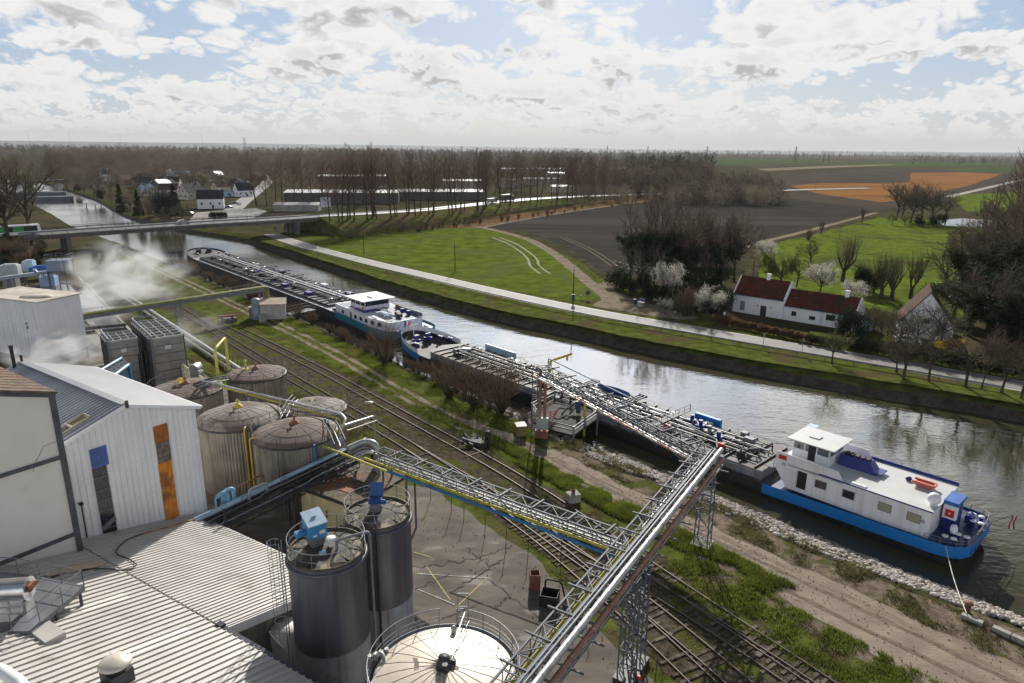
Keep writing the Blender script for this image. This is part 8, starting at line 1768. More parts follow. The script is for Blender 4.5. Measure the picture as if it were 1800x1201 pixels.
for k in range(14):
    x = r.uniform(235,460); y = r.uniform(313,346); wl, rf, d = r.choice([(M_wwall, M_slate, 'white house with a slate roof'),(M_crw, M_tileb, 'cream house with a brown roof'),(M_brick, M_slate, 'brick house with a dark roof'),(M_crw, M_pbluep, 'cream house with a pale roof')])
    house('village_house', 'small ' + d + (' at the left of the village' if x < 300 else ' in the middle of the village' if x < 370 else ' near the village street') + (', farther back' if y < 328 else ''), G3(x, y, 0), r.uniform(9,14),8,4.2, r.uniform(7.5,9), r.uniform(0,3), wl, rf, 3,1, 'village houses')
ribbon('village_street', [(395,385),(415,365),(440,345),(462,328),(470,318),(462,306)], 9, M_road, jit=.3)
overlay('street_corner', [(330,398),(335,385),(345,374),(400,370),(450,366),(470,372),(440,386),(380,392)], M_road, step=6)
for k, (x, y, col, nm) in enumerate(((403,366,(.06,.06,.07), 'dark car parked nearest the junction below the village houses'),(412,359,(.15,.16,.2), 'grey car parked between the dark car and the white van'),(421,360,(.7,.7,.72), 'white van-like car parked at the village street'),(333,378,(.03,.03,.035), 'black car parked in front of the dark-roofed house'),(553,360,(.5,.5,.52), 'pale car parked in the lot behind the poplars'))): vehicle('parked_car', nm, 'car', G3(x, y, 0), Vector((math.cos(k), math.sin(k),0)),4.2,1.75,1.5, col, group='parked cars')
M_wh = mat('dark_warehouse_wall', (.085,.08,.078),.7, var=.2, scale=.2); M_whr = mat('pale_metal_roof', (.34,.33,.315),.6,.1, var=.15, scale=.1)
def ware(x0, x1, y, H_, D, wl, rf, nm, name='warehouse'):
    a, b = G3(x0, y, 0), G3(x1, y, 0); d = (b - a).normalized(); n_ = Vector((-d.y, d.x, 0)); th = Thing(name, nm, name.replace('_', ' '),(a + b) / 2 + n_ * D / 2, name.replace('_', ' ') + 's beyond the canal'); mb = MB(); P_ = [a, b, b + n_ * D, a + n_ * D]; mb.poly([p + Z(H_) for p in P_], H_); th.part('wall', mb, wl)
    mb = MB(); e = .4; mb.slab(a - d * e - n_ * e + Z(H_ + .3), b + d * e - n_ * e + Z(H_ + .3), b + d * e + n_ * D / 2 + Z(H_ + 1.4), a - d * e + n_ * D / 2 + Z(H_ + 1.4),.25); mb.slab(b + d * e + n_ * (D + e) + Z(H_ + .3), a - d * e + n_ * (D + e) + Z(H_ + .3), a - d * e + n_ * D / 2 + Z(H_ + 1.4), b + d * e + n_ * D / 2 + Z(H_ + 1.4),.25); th.part('roof', mb, rf)
ware(500,700,358,6,26, M_wh, M_whr, 'large dark-walled warehouse directly behind the row of poplars'); ware(700,850,352,5,22, M_wh, M_whr, 'lower warehouse to the right of the large dark one'); ware(482,560,372,3,10, M_conc, M_whr, 'small pale building in front of the large dark warehouse')
ware(878,912,330,6,14, M_crw, M_tile, 'narrow building with a pinkish roof above the dark truck'); ware(780,848,332,6,16, M_crw, M_whr, 'pale building with a bright roof behind the poplars'); ware(560,680,322,6,20, M_wh, M_whr, 'far warehouse behind the large dark-walled one'); ware(920,985,325,5,16, M_crw, M_slate, 'cream building right of the pinkish-roofed one')
ware(970,1012,338,4,10, M_wwall, M_whr, 'small white building beside the embankment road'); ware(620,700,345,5,12, M_conc, M_tileb, 'brown-roofed shed between the warehouses')
M_gh = mat('greenhouse_glass', (.55,.56,.55),.15,.2, var=.2, scale=.05)
ware(880,1035,303,4,60, M_gh, M_gh, 'long shining greenhouse far behind the trees', 'greenhouse'); ware(1040,1102,302,4,40, M_gh, M_gh, 'shorter shining greenhouse right of the long one', 'greenhouse'); ware(965,1035,311,4,14, M_gh, M_gh, 'thin bright greenhouse in front of the long one', 'greenhouse')
b0, b1 = G3(-60,325,5), G3(112,317,5); b2 = Thing('far_bridge', 'dark far bridge over the canal bend at the left edge', 'bridge', (b0 + b1) / 2); mb = MB(); mb.bar(b0, b1,8,1.3); b2.part('deck', mb, M_steeld)
mb = MB(); mb.bar(b0 + Z(1.6), b1 + Z(1.6),.2,.2)
for k in range(20): q = b0.lerp(b1, k / 19); mb.bar(q, q + Z(1.6),.15)
b2.part('railing', mb, M_steeld)
for q in (.25,.6,.93): o = b0.lerp(b1, q); mb = MB(); mb.box((o.x, o.y, .5),(3,7,8)); b2.part('pier', mb, M_conc)
for k, (x0, y0, x1, y1, w_) in enumerate(((-60,356,130,352,9),(-40,345,118,344,7))):
    a, b = G3(x0, y0, WZ), G3(x1, y1, WZ); d = (b - a).normalized(); n_ = Vector((-d.y, d.x, 0)); th = Thing('hopper_barge', ('nearer' if k == 0 else 'farther') + ' dark empty push barge moored at the canal bend', 'barge', (a + b) / 2, 'empty push barges'); mb = MB(); P_ = [a - n_ * w_ / 2, b - d * 6 - n_ * w_ / 2, b - n_ * w_ / 5, b + n_ * w_ / 5, b - d * 6 + n_ * w_ / 2, a + n_ * w_ / 2]; mb.poly([p + Z(2.6) for p in P_], 3.2); th.part('hull', mb, mat('slate_barge_paint', (.09,.10,.12),.6, var=.3, scale=.15)); mb = MB(); mb.poly([p + Z(2.62) for p in (a - n_ * w_ * .36, b - d * 9 - n_ * w_ * .36, b - d * 9 + n_ * w_ * .36, a + n_ * w_ * .36)]); th.part('hold', mb, M_black)
# ---- roadside things on the far bank
for k, (x, y, h_) in enumerate(((640,448,7.0),(800,478,7.8),(1007,536,8.0),(1432,340,10),(1322,500,6))):
    o = G3(x, y, 0); lb = ('leftmost utility pole in the meadow', 'middle utility pole in the meadow', 'utility pole with a transformer box beside the road junction', 'lone utility pole beside the far lane by the orange field', 'utility pole hidden among the dark trees')[k]
    t = Thing('utility_pole', lb, 'pole', o, 'utility poles'); mb = MB(); mb.cyl(o, o + Z(h_),.14,.09,8); t.part('pole', mb, M_bark); mb = MB(); mb.bar(o + Vector((-.5,0, h_ - .3)), o + Vector((.5,0, h_ - .3)),.08); t.part('cross_arm', mb, M_steel)
    if k == 2: mb = MB(); mb.box(o + Vector((0,-.2,1.6)),(.7,.4,1.4)); t.part('transformer_box', mb, M_steeld)
for k in range(2):
    a = G3(1078,488 + k * 4,0); a = Vector((a.x, a.y, 4.4 - k * .5)); b = G3(1190,520,0); b = Vector((b.x, b.y, 4.4 - k * .5)); mb = MB(); mb.tube([a.lerp(b, i / 8) - Vector((0,0,.25 * math.sin(math.pi * i / 8))) for i in range(9)], .03,4); tag(obj('overhead_wire', mb, M_steel),('upper' if k == 0 else 'lower') + ' of two pale overhead wires in front of the dark trees', 'wire')
gp = smooth_line([G(x, y) for x, y in [(500,433),(560,447),(650,471),(760,497),(900,530),(1050,562),(1200,589),(1350,616),(1500,642),(1650,668),(1760,688)]], 4.0)
gr2 = Thing('guard_rail', 'long low guard rail between the canal road and the water', 'guard rail', (gp[len(gp) // 2].x, gp[len(gp) // 2].y, 0)); mb = MB()
for a, b in zip(gp, gp[1:]): mb.bar((a.x, a.y, .65),(b.x, b.y, .65),.06,.26)
gr2.part('beam', mb, M_steel)
for p in gp[::1][:95]: mb = MB(); mb.cyl((p.x, p.y, 0),(p.x, p.y, .7),.05, n=5); gr2.part('post', mb, M_steeld)
for k, (x, y, w_, h_, m, nm) in enumerate(((1033,527,.55,1.6, M_steeld, 'round dark sign on a short post beside the meadow corner'),(1021,527,.2,.9, M_white, 'short white marker post beside the round dark sign'),(1272,565,.35,1.5, M_white, 'small white pointed sign before the white house'),(1341,610,.35,2.0, M_steel, 'grey back of a sign on the canal verge, nearer the white house'),(1409,622,.35,2.2, M_steel, 'grey back of a sign on the canal verge, farther right'),(485,413,.6,2.4, M_steel, 'round sign beside the road under the bridge'),(521,406,.5,2.0, M_white, 'small triangular sign at the foot of the embankment'),(1186,556,.18,.8, M_white, 'white marker post where the track meets the road'))):
    o = G3(x, y, 0); t = Thing('road_sign', nm, 'sign', o, 'small signs and markers by the canal road'); mb = MB(); mb.cyl(o, o + Z(h_),.045, n=6); t.part('post', mb, M_steel); mb = MB()
    if k in (0,5): mb.cyl(o + Vector((0,-.06, h_)), o + Vector((0,-.02, h_)), w_, n=18)
    else: mb.box(o + Vector((0,-.05, h_ + .1)),(w_, .04, w_ * 1.6))
    t.part('plate', mb, m)
for k, (x, y, c) in enumerate(((1116,535,(.02,.05,.16)),(1124,539,(.45,.47,.45)),(1129,540,(.30,.20,.12)),(1131,535,(.05,.05,.28)),(1127,533,(.10,.12,.3)))):
    o = G3(x, y, 0); t = Thing('wheelie_bin', ('dark blue wheelie bin, leftmost of the group', 'pale grey wheelie bin at the front of the group', 'brown wheelie bin right of the pale one', 'bright blue wheelie bin at the right end', 'slate blue wheelie bin at the back of the group')[k], 'bin', o, 'wheelie bins at the track junction'); mb = MB(); mb.add([o + Vector(v) for v in ((-.25,-.28,0),(.25,-.28,0),(.25,.22,0),(-.25,.22,0),(-.31,-.36,1.0),(.31,-.36,1.0),(.31,.36,1.0),(-.31,.36,1.0))], [(0,3,2,1),(4,5,6,7),(0,1,5,4),(1,2,6,5),(2,3,7,6),(3,0,4,7)]); t.part('body', mb, mat('bin_plastic', c, .5)); mb = MB(); mb.slab(o + Vector((-.34,-.4,1.05)), o + Vector((.34,-.4,1.05)), o + Vector((.34,.4,1.12)), o + Vector((-.34,.4,1.12)),.06); t.part('lid', mb, mat('bin_lid', c, .5))
# ---- trees: placed
def at0(x, y): return G3(x, y, 0)
pr = random.Random(21); gname = 'bare poplars along the embankment road'
def by(px): return ('left of the pale road sign', 'just right of the pale road sign', 'before the left end of the dark warehouse', 'before the middle of the dark warehouse', 'before the right end of the dark warehouse', 'before the lower warehouse', 'near the dark truck', 'right of the dark truck', 'at the right end near the ploughed field')[min(8, max(0, int((px - 520) / 60)))]
def slope_z(i, off):
    z = RZs[i]; w_ = z * 3.6 + 1.0; return z if off >= 0 else max(0, z * (1 + off / w_))
seq = [i for i in range(i_abR + 1, len(RP) - 14)]
def idx_for(px): return min(seq, key=lambda i: abs(colx(Vector((RP[i].x, RP[i].y, RZs[i]))) - px))
pxs = [566 + k * 9.6 + pr.uniform(-3.5,3.5) for k in range(54)]
for px in pxs:
    i = idx_for(px); off = pr.choice([-3.0,-5.5,-3.5]) + pr.uniform(-.8,.8); q = offset_line(RP[i - 1:i + 2], off)[1]; t_ = pr.uniform(-2,2)
    tree('poplar', (q.x + t_, q.y + t_, slope_z(i, off) - .1), pr.uniform(19,27), 'tall bare poplar in the embankment row ' + by(px), group=gname, sx=pr.uniform(1.0,1.4))
for px in [455 + k * 15 + pr.uniform(-6,6) for k in range(42)]:
    x = px; y = 366 - (px - 470) * .055 + pr.uniform(-9,3); p = at0(x, y); tree('poplar', p, pr.uniform(21,30), 'bare poplar in the rear row ' + by(px), group='bare poplars behind the embankment road', sx=pr.uniform(1.1,1.5))
for x, y, h_ in ((22,452,27),(58,446,26),(-12,455,27),(5,449,25)):
    p = at0(x, y); tree('broad', (p.x, p.y, 2.4), h_ + 2, sx=.8, label= {22: 'tall bare tree in front of the bus', 58: 'tall bare tree with wide limbs right of the bus', -12: 'bare tree cut by the left edge of the picture', 5: 'bare tree between the bus and the left edge'}[x], group='bare trees at the left end of the bridge')
for k in range(22):
    x, y = pr.uniform(-20,120), pr.uniform(440,476); p = at0(x, y); tree('ivy_bush' if k % 3 else 'dry_bush', (p.x, p.y, max(0,3.5 - (y - 432) * .08)), pr.uniform(2.5,5), 'dark scrub on the shaded bank below the left end of the bridge', 'bush', 'dark scrub below the bridge')
for k, (x, y, kd, h_) in enumerate(((215,378, 'conifer', 15),(245,383, 'conifer', 13),(293,390, 'evergreen', 14),(310,385, 'conifer', 16),(275,380, 'evergreen', 11),(180,352, 'evergreen', 7),(196,360, 'olive_broad', 8),(230,372, 'broad', 10),(262,386, 'broad', 10),(137,338, 'evergreen', 6),(150,345, 'broad', 12),(165,348, 'broad', 12),(118,333, 'broad', 11),(285,372, 'broad', 14),(245,365, 'broad', 14),(300,398, 'broad', 9),(175,340, 'broad', 14),(195,345, 'broad', 12),(320,392, 'broad', 9))):
    tree(kd, at0(x, y), h_, {'conifer': 'dark layered conifer on the far bank before the village', 'evergreen': 'dark rounded evergreen on the far bank before the village', 'broad': 'bare brown tree on the far bank before the village', 'olive_broad': 'olive-tinged tree on the far bank before the village'}[kd], group={'conifer': 'conifers before the village', 'evergreen': 'evergreens before the village'}.get(kd, 'bare trees before the village'))
for k in range(40): x = pr.uniform(120,470); y = 322 + pr.uniform(-14,14); tree(pr.choice(['broad', 'poplar', 'broad', 'olive_broad']), at0(x, y), pr.uniform(8,14), 'bare tree among the village houses', group='bare trees in the village')
for x, y, h_, kd, nm in ((357,326,10, 'budding', 'bright yellow-green tree behind the village houses'),(335,322,8, 'budding', 'smaller yellow-green tree behind the village'),(300,312,7, 'pink', 'pink blossoming tree at the back of the village'),(105,302,10, 'blossom', 'white blossoming tree far left beyond the canal bend'),(375,322,7, 'budding', 'low greenish tree right of the bright yellow-green one')): tree(kd, at0(x, y), h_, nm)
for k in range(5): tree('hedge', at0(372 + k * 6,384),3.0, 'rounded dark hedge at the street corner before the bridge', 'hedge', 'hedge at the street corner')
cop = [(1108,500, 'ivy_poplar', 19, 'tall ivy-clad tree at the left end of the dark copse'),(1127,503, 'ivy_poplar', 21, 'second tall ivy-clad tree of the dark copse'),(1150,505, 'ivy_poplar', 20, 'third tall ivy-clad tree, above the white blossom'),(1172,506, 'ivy_poplar', 21, 'fourth tall ivy-clad tree of the dark copse'),(1205,503, 'ivy_broad', 19, 'broad ivy-covered tree in the middle of the dark copse'),(1240,505, 'ivy_broad', 18, 'broad dark tree behind the white-dotted shrub'),(1266,500, 'broad', 21, 'wide fan-shaped bare tree at the right of the dark copse'),(1290,495, 'broad', 16, 'bare tree leaning over the left gable of the white house'),(1222,478, 'ivy_poplar', 18, 'ivy-clad tree at the back of the dark copse'),(1185,480, 'ivy_poplar', 18, 'tall tree at the back left of the dark copse'),(1255,520, 'ivy_broad', 12, 'dark ivy mass just left of the white house')]
for x, y, kd, h_, nm in cop: tree(kd, at0(x, y), h_, nm, group='trees of the dark copse')
for x, y, h_ in ((1083,505,6),(1096,512,5),(1110,520,4),(1140,527,4),(1160,532,4.5),(1185,540,5),(1205,548,5),(1225,552,5),(1250,556,5),(1268,552,5.5),(1130,512,6),(1200,525,6.5),(1230,530,7)): tree('ivy_bush', at0(x, y), h_, 'dark dense shrub at the foot of the dark copse, ' + ('left of the bins' if x < 1112 else 'behind the bins' if x < 1150 else 'below the large white blossom' if x < 1190 else 'between the blossoms' if x < 1235 else 'next to the white house'), 'bush', 'dark shrubs below the copse')
tree('blossom', at0(1175,537),9.5, 'large white blossoming tree in front of the dark copse', sx=.95); tree('blossom', at0(1168,554),3.6, 'small pale blossoming bush near the bins', 'bush'); tree('blossom', at0(1243,560),7.0, 'dull white-dotted shrub left of the white house', sx=1.1)
tree('dry_bush', at0(1205,556),6, 'bare brown shrub between the two blossoming trees', 'bush')
for x, y, kd, h_, nm in ((1372,510, 'willow', 10, 'yellow-green willow behind the taller part of the white house'),(1345,470, 'blossom', 8, 'pale blossoming tree between the copse and the willow'),(1400,505, 'olive_broad', 9, 'olive bare tree right of the willow'),(1440,520, 'blossom', 8.5, 'wide white blossoming tree behind the lower wing of the house'),(1500,545, 'blossom', 6.5, 'white blossoming tree behind the right gable of the house'),(1481,495, 'pollard', 13, 'large pollarded willow standing in the pasture edge'),(1522,518, 'evergreen', 7, 'dark round bush right of the large pollard'),(1548,525, 'pollard', 11, 'dark pollard second from the pasture edge'),(1567,528, 'pollard', 11, 'dark pollard third in the row'),(1600,525, 'pollard', 11, 'pollarded willow before the cottage roof'),(1535,515, 'ivy_bush', 6, 'ivy mass between the pollards'),(1485,602, 'evergreen', 6.5, 'dark evergreen at the right corner of the white house'),(1505,612, 'ivy_bush', 3, 'dark shrub below the corner evergreen'),
 (1515,392, 'pollard', 7.5, 'small pollard beside the pale far track'),(1443,412, 'pollard', 6, 'thin pollard at the edge of the ploughed field'),(1420,422, 'dry_bush', 4, 'reddish bush beside the far track')): tree(kd, at0(x, y), h_, nm, 'bush' if 'bush' in kd else 'tree')
for x, y, h_ in ((1575,388,20),(1600,392,21),(1640,393,18),(1620,388,20),(1662,390,14),(1585,384,18)): tree('broad', at0(x, y), h_, 'broad bare tree in the clump beside the orange field', group='clump of bare trees by the orange field')
for x, y in ((1568,396),(1590,398),(1615,398),(1640,398),(1655,396)): tree('budding' if x < 1610 else 'ivy_bush', at0(x, y),5.5, 'low green growth under the clump by the orange field', 'bush', 'undergrowth of the clump')
ribbon('pasture_ditch', [(1500,417),(1560,419),(1600,421),(1640,427),(1700,431),(1760,433)], 1.6, M_hedge, jit=.5, step=1.2)
for x, y, kd, h_, nm in ((1130,515, 'broad', 13, 'slim bare tree at the front left of the dark copse'),(1160,495, 'poplar', 22, 'tallest bare crown rising out of the dark copse'),(1215,510, 'poplar', 19, 'bare upright tree in the middle of the dark copse'),(1245,490, 'broad', 19, 'wide bare crown behind the fan-shaped tree'),(1610,618, 'broad', 8, 'bare tree in front of the cottage gable'),(1650,615, 'broad', 9, 'bare tree at the right corner of the cottage'),(1580,612, 'broad', 7, 'bare tree over the parked white car'),(1425,470, 'olive_broad', 8, 'olive bare tree behind the willow')): tree(kd, at0(x, y), h_, nm, group='trees of the dark copse' if x < 1300 else None)
mbp = [(1640,388),(1690,384),(1760,388),(1800,392),(1800,400),(1740,400),(1660,397)]; LV[0] += .004; mb = MB(); mb.poly([G3(x, y, LV[0]) for x, y in mbp]); struct('pond_water', mb, M_basin)
for k, (x, y, kd, h_) in enumerate(((1690,540, 'ivy_broad', 20),(1730,555, 'ivy_broad', 22),(1770,560, 'ivy_poplar', 24),(1805,570, 'ivy_broad', 22),(1715,520, 'ivy_poplar', 20),(1755,530, 'broad', 20),(1790,520, 'poplar', 30),(1830,560, 'poplar', 30),(1765,545, 'poplar', 28),(1810,545, 'broad', 27),(1700,590, 'ivy_broad', 14),(1745,605, 'ivy_broad', 15),(1790,615, 'evergreen', 12),(1830,620, 'ivy_broad', 16),(1735,580, 'evergreen', 12),(1770,590, 'evergreen', 13),(1660,520, 'broad', 13),(1675,560, 'ivy_broad', 12),(1775,470, 'poplar', 29),(1815,470, 'poplar', 30),(1740,460, 'broad', 20),(1800,440, 'broad', 20),(1760,430, 'broad', 18),(1700,480, 'broad', 16),(1800,400, 'poplar', 22),(1750,380, 'poplar', 20))):
    tree(kd, at0(x, y), h_, {'ivy_broad': 'dark ivy-covered tree in the right-hand grove', 'ivy_poplar': 'tall ivy-clad tree in the right-hand grove', 'broad': 'bare brown tree in the right-hand grove', 'poplar': 'tall bare poplar in the right-hand grove', 'evergreen': 'dense dark evergreen in the right-hand grove'}[kd] + (', by the pasture' if x < 1720 else ', in its middle' if x < 1765 else ', by the picture edge') + (' at the back' if y < 500 else ' halfway' if y < 565 else ' in front'), group={'ivy_broad': 'ivy-covered trees at the right edge', 'ivy_poplar': 'tall ivy-clad trees at the right edge', 'broad': 'bare trees at the right edge', 'poplar': 'poplars at the right edge', 'evergreen': 'evergreens at the right edge'}[kd])
for k, (x, y, kd, h_) in enumerate(((1462,640, 'olive_broad', 6),(1588,665, 'broad', 9),(1575,655, 'broad', 6),(1632,670, 'broad', 8),(1697,680, 'broad', 9),(1725,684, 'poplar', 9),(1760,690, 'broad', 8),(1795,700, 'broad', 9),(1815,700, 'poplar', 11))): tree(kd, at0(x, y), h_, ('small olive bare tree on the canal verge, leftmost', 'forked bare tree on the canal verge before the cottage', 'thin bare tree beside the forked one on the verge', 'slender bare tree on the verge right of the cottage', 'bare tree on the verge under the dark grove', 'thin upright bare tree on the verge', 'bare tree on the verge near the right edge', 'bare tree almost at the right edge on the verge', 'upright bare tree cut by the right edge')[k], group='bare trees on the canal verge')
for x, y in ((1535,580),(1560,590),(1545,600),(1525,595),(1640,610)): tree('olive_broad', at0(x, y),5.5, 'small olive orchard tree between the white house and the cottage', group='orchard trees')
for x, y in ((1655,620),(1680,618)): tree('forsythia', at0(x, y),2.4, 'yellow flowering bush at the foot of the dark grove', 'bush', 'yellow bushes')
hd = [(1262 + k * 8.2,567 + k * 1.75) for k in range(27)]
for k, (x, y) in enumerate(hd): tree('beech' if k < 20 else 'hedge', at0(x, y + 2),1.7, 'low brown hedge plant along the front of the white house', 'hedge', 'low hedge before the white house')
for k in range(22): tree('ivy_bush', at0(1500 + k * 14,616 + k * 2.4),2.6, 'dark hedge shrub along the road below the cottage', 'hedge', 'dark hedge below the cottage')
for x, y, h_, sx_, nm in ((677,641,6.6,1.1, 'big bare willow bush on the near bank, leftmost of the four'),(790,700,6.0,1.2, 'bare willow bush on the near bank, second from the left'),(834,716,6.2,1.1, 'bare willow bush on the near bank, third from the left'),(880,727,7.0,1.25, 'widest bare willow bush on the near bank beside the loading dock')): tree('stems', at0(x, y), h_, nm, 'bush', 'willow bushes on the near bank', sx=sx_)
for k in range(34):
    t = k / 33; u = -112 + t * 58; i = min(range(len(NT)), key=lambda j: abs(UD.x * NT[j].x + UD.y * NT[j].y - u)); p = NT[i]; tree('dry_bush', (p.x + VD.x * .8, p.y + VD.y * .8,-.4), pr.uniform(1.2,2.3), 'scraggly low growth on the near bank slope ' + ('beside the farther barge' if u < -100 else 'by the bow of the nearer barge' if u < -88 else 'left of the willow bushes' if u < -80 else 'among the willow bushes' if u < -62 else 'beside the loading dock'), 'bush', 'low growth on the near bank slope')
for k in range(18): x = 560 + k * 3; u = -205 + k * 5; i = min(range(len(NT)), key=lambda j: abs(UD.x * NT[j].x + UD.y * NT[j].y - u)); p = NT[i]; tree('dry_bush', (p.x + VD.x * 1.2, p.y + VD.y * 1.2,-.5), pr.uniform(2,4), 'brown scrub on the bank beside the farther barge', 'bush', 'brown scrub by the farther barge')
for k in range(40): x = pr.uniform(560,1160); tree('dry_bush', at0(x, 425 - (x - 560) * .12 + pr.uniform(-4,4)), pr.uniform(1.5,3), 'brown reedy bush along the foot of the embankment', 'bush', 'reedy bushes below the embankment')
# ---- woods far off
def wood(name, regions, label, m_t, m_c, seed, dens_fn=None, leafy=False):
    r_ = np.random.default_rng(seed); rr2 = random.Random(seed); parts = []
    base = [tree_meshes_low(seed + k, leafy) for k in range(6)]
    for (x0, x1, ya, yb, n, h0, h1) in regions:
        for _ in range(n):
            x = r_.uniform(x0, x1); y = r_.uniform(ya, yb) + (x - (x0 + x1) / 2) / 1000 * 6; p = G(x, y); h_ = r_.uniform(h0, h1); v, f = base[r_.integers(6)]; an = r_.uniform(0,6.28); c, s = math.cos(an), math.sin(an)
            w_ = v * np.array([h_ * r_.uniform(.8,1.2), h_ * r_.uniform(.8,1.2), h_]); w_ = w_ @ np.array([[c, s, 0], [-s, c, 0], [0,0,1]]) + np.array([p[0], p[1], 0]); parts.append((w_, f))
    V, F = merge(parts); me = np_mesh(name, V, F); return tag(obj(name, me, m_c), label, 'woodland', kind='stuff')
def tree_meshes_low(seed, leafy=False, N=95):
    r_ = np.random.default_rng(seed); a = r_.uniform(0,6.28, N); z = r_.uniform(.18,1.0, N); rad = .26 * np.sin(np.pi * np.clip((z - .1) / .95,0,1)) ** .7 * np.sqrt(r_.random(N))
    c = np.stack([np.cos(a) * rad, np.sin(a) * rad, z * .93], 1); d = np.stack([np.cos(a) * .5, np.sin(a) * .5, np.ones(N)], 1) + r_.normal(size=(N, 3)) * .35; d /= np.linalg.norm(d, axis=1)[:, None]
    o = np.cross(d, r_.normal(size=(N, 3))); o /= np.linalg.norm(o, axis=1)[:, None]; L = (.05 if not leafy else .035) * r_.uniform(.6,1.5, N)[:, None]; W2 = (.007 if not leafy else .02) * r_.uniform(.6,1.5, N)[:, None]
    V = np.stack([c - d * L - o * W2, c - d * L + o * W2, c + d * L + o * W2 * .5, c + d * L - o * W2 * .5], 1).reshape(-1,3); F = np.arange(N * 4).reshape(-1,4)
    t = np.array([(-.008,0,0),(.008,0,0),(.004,0,.8),(-.004,0,.8),(0,-.008,0),(0,.008,0),(0,.004,.8),(0,-.004,.8)]); return np.concatenate([V, t]), np.concatenate([F, np.array([[0,1,2,3], [4,5,6,7]]) + N * 4])
M_w1 = mat('far_wood_brown', (.105,.080,.062),.95, var=.5, scale=.01, spec=0, transl=.4); M_w2 = mat('far_wood_dark', (.085,.072,.055),.95, var=.5, scale=.01, spec=0, transl=.4); M_w3 = mat('far_wood_pale', (.15,.125,.09),.95, var=.3, scale=.01, spec=0, transl=.4)
wood('brown_woodland', [(88,260,288,303,330,20,27),(240,700,284,296,620,18,25),(80,480,296,310,420,12,20),(90,330,308,324,260,9,15),(330,480,308,330,110,7,12),(430,700,296,316,150,10,18),(-60,120,285,300,170,12,20),(620,1000,290,312,150,12,22),(1000,1250,312,350,220,12,22),(1200,1350,335,356,90,9,16)], 'brown bare woods behind the village and canal bend', M_bark, M_w1,3)
wood('dark_woodland', [(1000,1240,318,345,180,14,24),(1080,1350,330,352,150,9,18),(1190,1370,344,360,100,7,16),(880,1240,292,308,200,16,26),(1090,1260,308,335,60,18,30)], 'dark mixed woods beyond the ploughed field', M_bark, M_w2,5, leafy=True)
wood('pale_willow_scrub', [(1130,1372,346,364,150,7,13),(1290,1370,352,362,60,8,13),(950,1130,340,358,120,6,12)], 'pale brown scrub along the edge of the dark woods', M_bark, M_w3,8)
wood('horizon_woodland', [(-100,700,267,281,620,22,34),(560,1260,268,286,620,20,32),(1180,1900,271,280,420,16,28),(1600,1900,284,292,110,12,22),(-100,1900,265,270,800,30,48)], 'scattered woods and tree belts out to the horizon', M_bark, M_w2,9, leafy=True)
for k, (x, y, h_) in enumerate([(715 + k * 5.5,282,30) for k in range(4)] + [(740,283,32),(765,284,28),(795,284,32),(800,284,30),(838,285,30),(845,285,31),(852,286,29),(860,286,30)]): tree('conifer', at0(x, y), h_ * .8, 'dark pointed tree rising above the distant woods', group='pointed trees above the distant woods', sx=.6)
def pylon(x, y, h_, label, lat=True):
    o = at0(x, y); t = Thing('power_pylon' if lat else 'radio_mast', label, 'pylon' if lat else 'mast', o, 'pylons on the horizon' if lat else 'masts on the horizon'); mb = MB()
    if lat: tower(mb, (o.x, o.y), h_, h_ * .16, h_ * .03,.3, nb=6, leg=.5, br=.3)
    else: mb.cyl(o, o + Z(h_),.5,.25,5)
    t.part('frame', mb, M_steeld)
    if lat:
        for z in (.72,.85,.97): mb = MB(); mb.bar(o + Vector((-h_ * .13,0, h_ * z)), o + Vector((h_ * .13,0, h_ * z)),.5); t.part('cross_arm', mb, M_steeld)
for k, (x, y, h_) in enumerate(((1397,285,46),(1242,282,46),(1447,285,26),(1456,286,26),(608,276,50),(743,278,40),(812,280,40),(432,276,60),(1067,276,50),(1138,277,50),(1210,280,30))): pylon(x, y, h_, 'lattice pylon on the horizon, number %d of the row counted in the picture' % (k + 1) if False else ('tallest lattice pylon in the fields at the right', 'lattice pylon at the left edge of the open fields', 'left of two small pylons close together', 'right of two small pylons close together', 'distant pylon above the poplars on the left', 'distant pylon above the middle warehouses', 'distant pylon right of the pointed trees', 'distant pylon above the village', 'distant pylon above the greenhouses', 'distant pylon right of the greenhouses', 'small pylon left of the open fields')[k])
for k, (x, y) in enumerate(((55,268),(126,268),(215,268),(358,270))): pylon(x, y, 90,('leftmost thin mast on the horizon', 'second thin mast on the left horizon', 'third thin mast on the left horizon', 'fourth thin mast above the brown woods')[k], False)
mb = MB(); vs = []; n = 140
for k in range(n + 1):
    az = R(-55 + 110 * k / n); D = 9500; x = math.degrees(az); hgt = 42 + 30 * max(0, math.cos(R((x + 26) * 2.4))) * (1 if -55 < x < 8 else 0) + 6 * mnoise.noise(Vector((k * .13,0,0))) + 4 * mnoise.noise(Vector((k * .5,3,0)))
    if x > 12: hgt = 38 + 5 * mnoise.noise(Vector((k * .3,7,0)))
    vs += [(math.sin(az) * (D - 900), math.cos(az) * (D - 900),-1),(math.sin(az) * D, math.cos(az) * D, hgt),(math.sin(az) * (D + 900), math.cos(az) * (D + 900),-1)]
mb.add(vs, [(3 * i, 3 * i + 1,3 * i + 4,3 * i + 3)[::-1] for i in range(n)] + [(3 * i + 1,3 * i + 2,3 * i + 5,3 * i + 4)[::-1] for i in range(n)], True); struct('hills', mb, mat('far_hills', (.05,.055,.045),.95, var=.3, scale=.002))
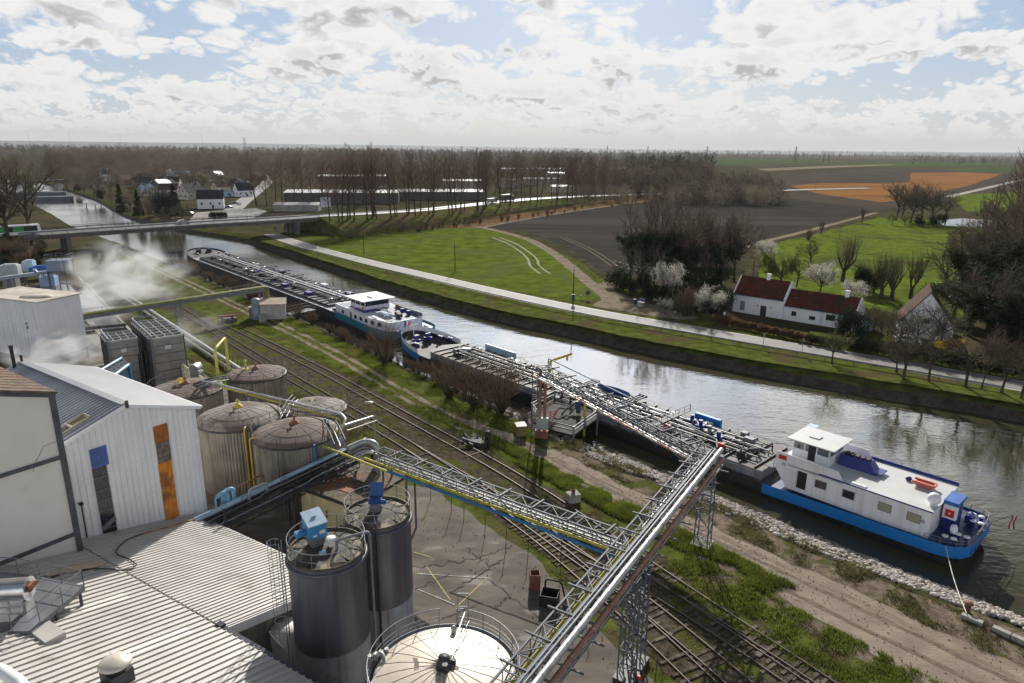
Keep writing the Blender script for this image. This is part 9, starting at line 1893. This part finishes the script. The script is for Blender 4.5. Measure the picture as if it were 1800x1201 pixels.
# ---- steam and haze
def volume_mat(name, dens, col, noise=None, aniso=.3):
    m = bpy.data.materials.new(name); m.use_nodes = True; nt = m.node_tree; nd = nt.nodes; lk = nt.links; nd.clear(); o = nd.new('ShaderNodeOutputMaterial'); v = nd.new('ShaderNodeVolumePrincipled'); v.inputs['Color'].default_value = (*col, 1); v.inputs['Density'].default_value = dens; v.inputs['Anisotropy'].default_value = aniso; lk.new(v.outputs[0], o.inputs['Volume'])
    if noise:
        tc = nd.new('ShaderNodeTexCoord'); n1 = nd.new('ShaderNodeTexNoise'); n1.inputs['Scale'].default_value = noise; n1.inputs['Detail'].default_value = 5; n1.inputs['Distortion'].default_value = .6; lk.new(tc.outputs['Object'], n1.inputs['Vector'])
        sp = nd.new('ShaderNodeVectorMath'); sp.operation = 'LENGTH'; lk.new(tc.outputs['Object'], sp.inputs[0])
        g1 = nd.new('ShaderNodeMapRange'); g1.interpolation_type = 'SMOOTHSTEP'; g1.inputs['From Min'].default_value = 1.0; g1.inputs['From Max'].default_value = .25; lk.new(sp.outputs['Value'], g1.inputs['Value'])
        g2 = nd.new('ShaderNodeMapRange'); g2.inputs['From Min'].default_value = .46; g2.inputs['From Max'].default_value = .62; lk.new(n1.outputs['Fac'], g2.inputs['Value'])
        mu = nd.new('ShaderNodeMath'); mu.operation = 'MULTIPLY'; lk.new(g1.outputs[0], mu.inputs[0]); lk.new(g2.outputs[0], mu.inputs[1]); m2 = nd.new('ShaderNodeMath'); m2.operation = 'MULTIPLY'; m2.inputs[1].default_value = dens; lk.new(mu.outputs[0], m2.inputs[0]); lk.new(m2.outputs[0], v.inputs['Density'])
    return m
def puff(px, py, z, sx_, sy_, sz_, dens, label, nz=1.9):
    mb = MB(); mb.sphere((0,0,0),1.0,20,12); o = obj('steam_cloud', mb, volume_mat('steam', dens, (1,1,1), nz)); o.location = G3(px, py, z); o.scale = (sx_, sy_, sz_); o.rotation_euler = (0,0, R(-40)); tag(o, label, 'steam', kind='stuff')
puff(205,482,6,9,12,8.5,.40, 'main billow of white steam rising before the bridge')
puff(255,495,6,9,12,6,.12, 'thin steam drifting over the grass right of the main billow')
puff(165,530,5,12,9,5,.22, 'low steam trailing back towards the basins')
puff(70,625,2.5,10,7,3.5,.32, 'dense steam at the foot of the pale clad building')
puff(125,612,2.5,8,7,3,.2, 'steam swirling over the pale settling basin')
puff(325,585,3,8,9,4,.06, 'faint wisps of steam over the tracks by the green pipes')
mb = MB(); mb.box((0,5900,41),(26000,14000,94)); hz_ = obj('haze', mb, volume_mat('haze', .00004,(.88,.92,1.0), None, .0)); tag(hz_, 'pale haze in the air over the plain', 'haze', kind='stuff')
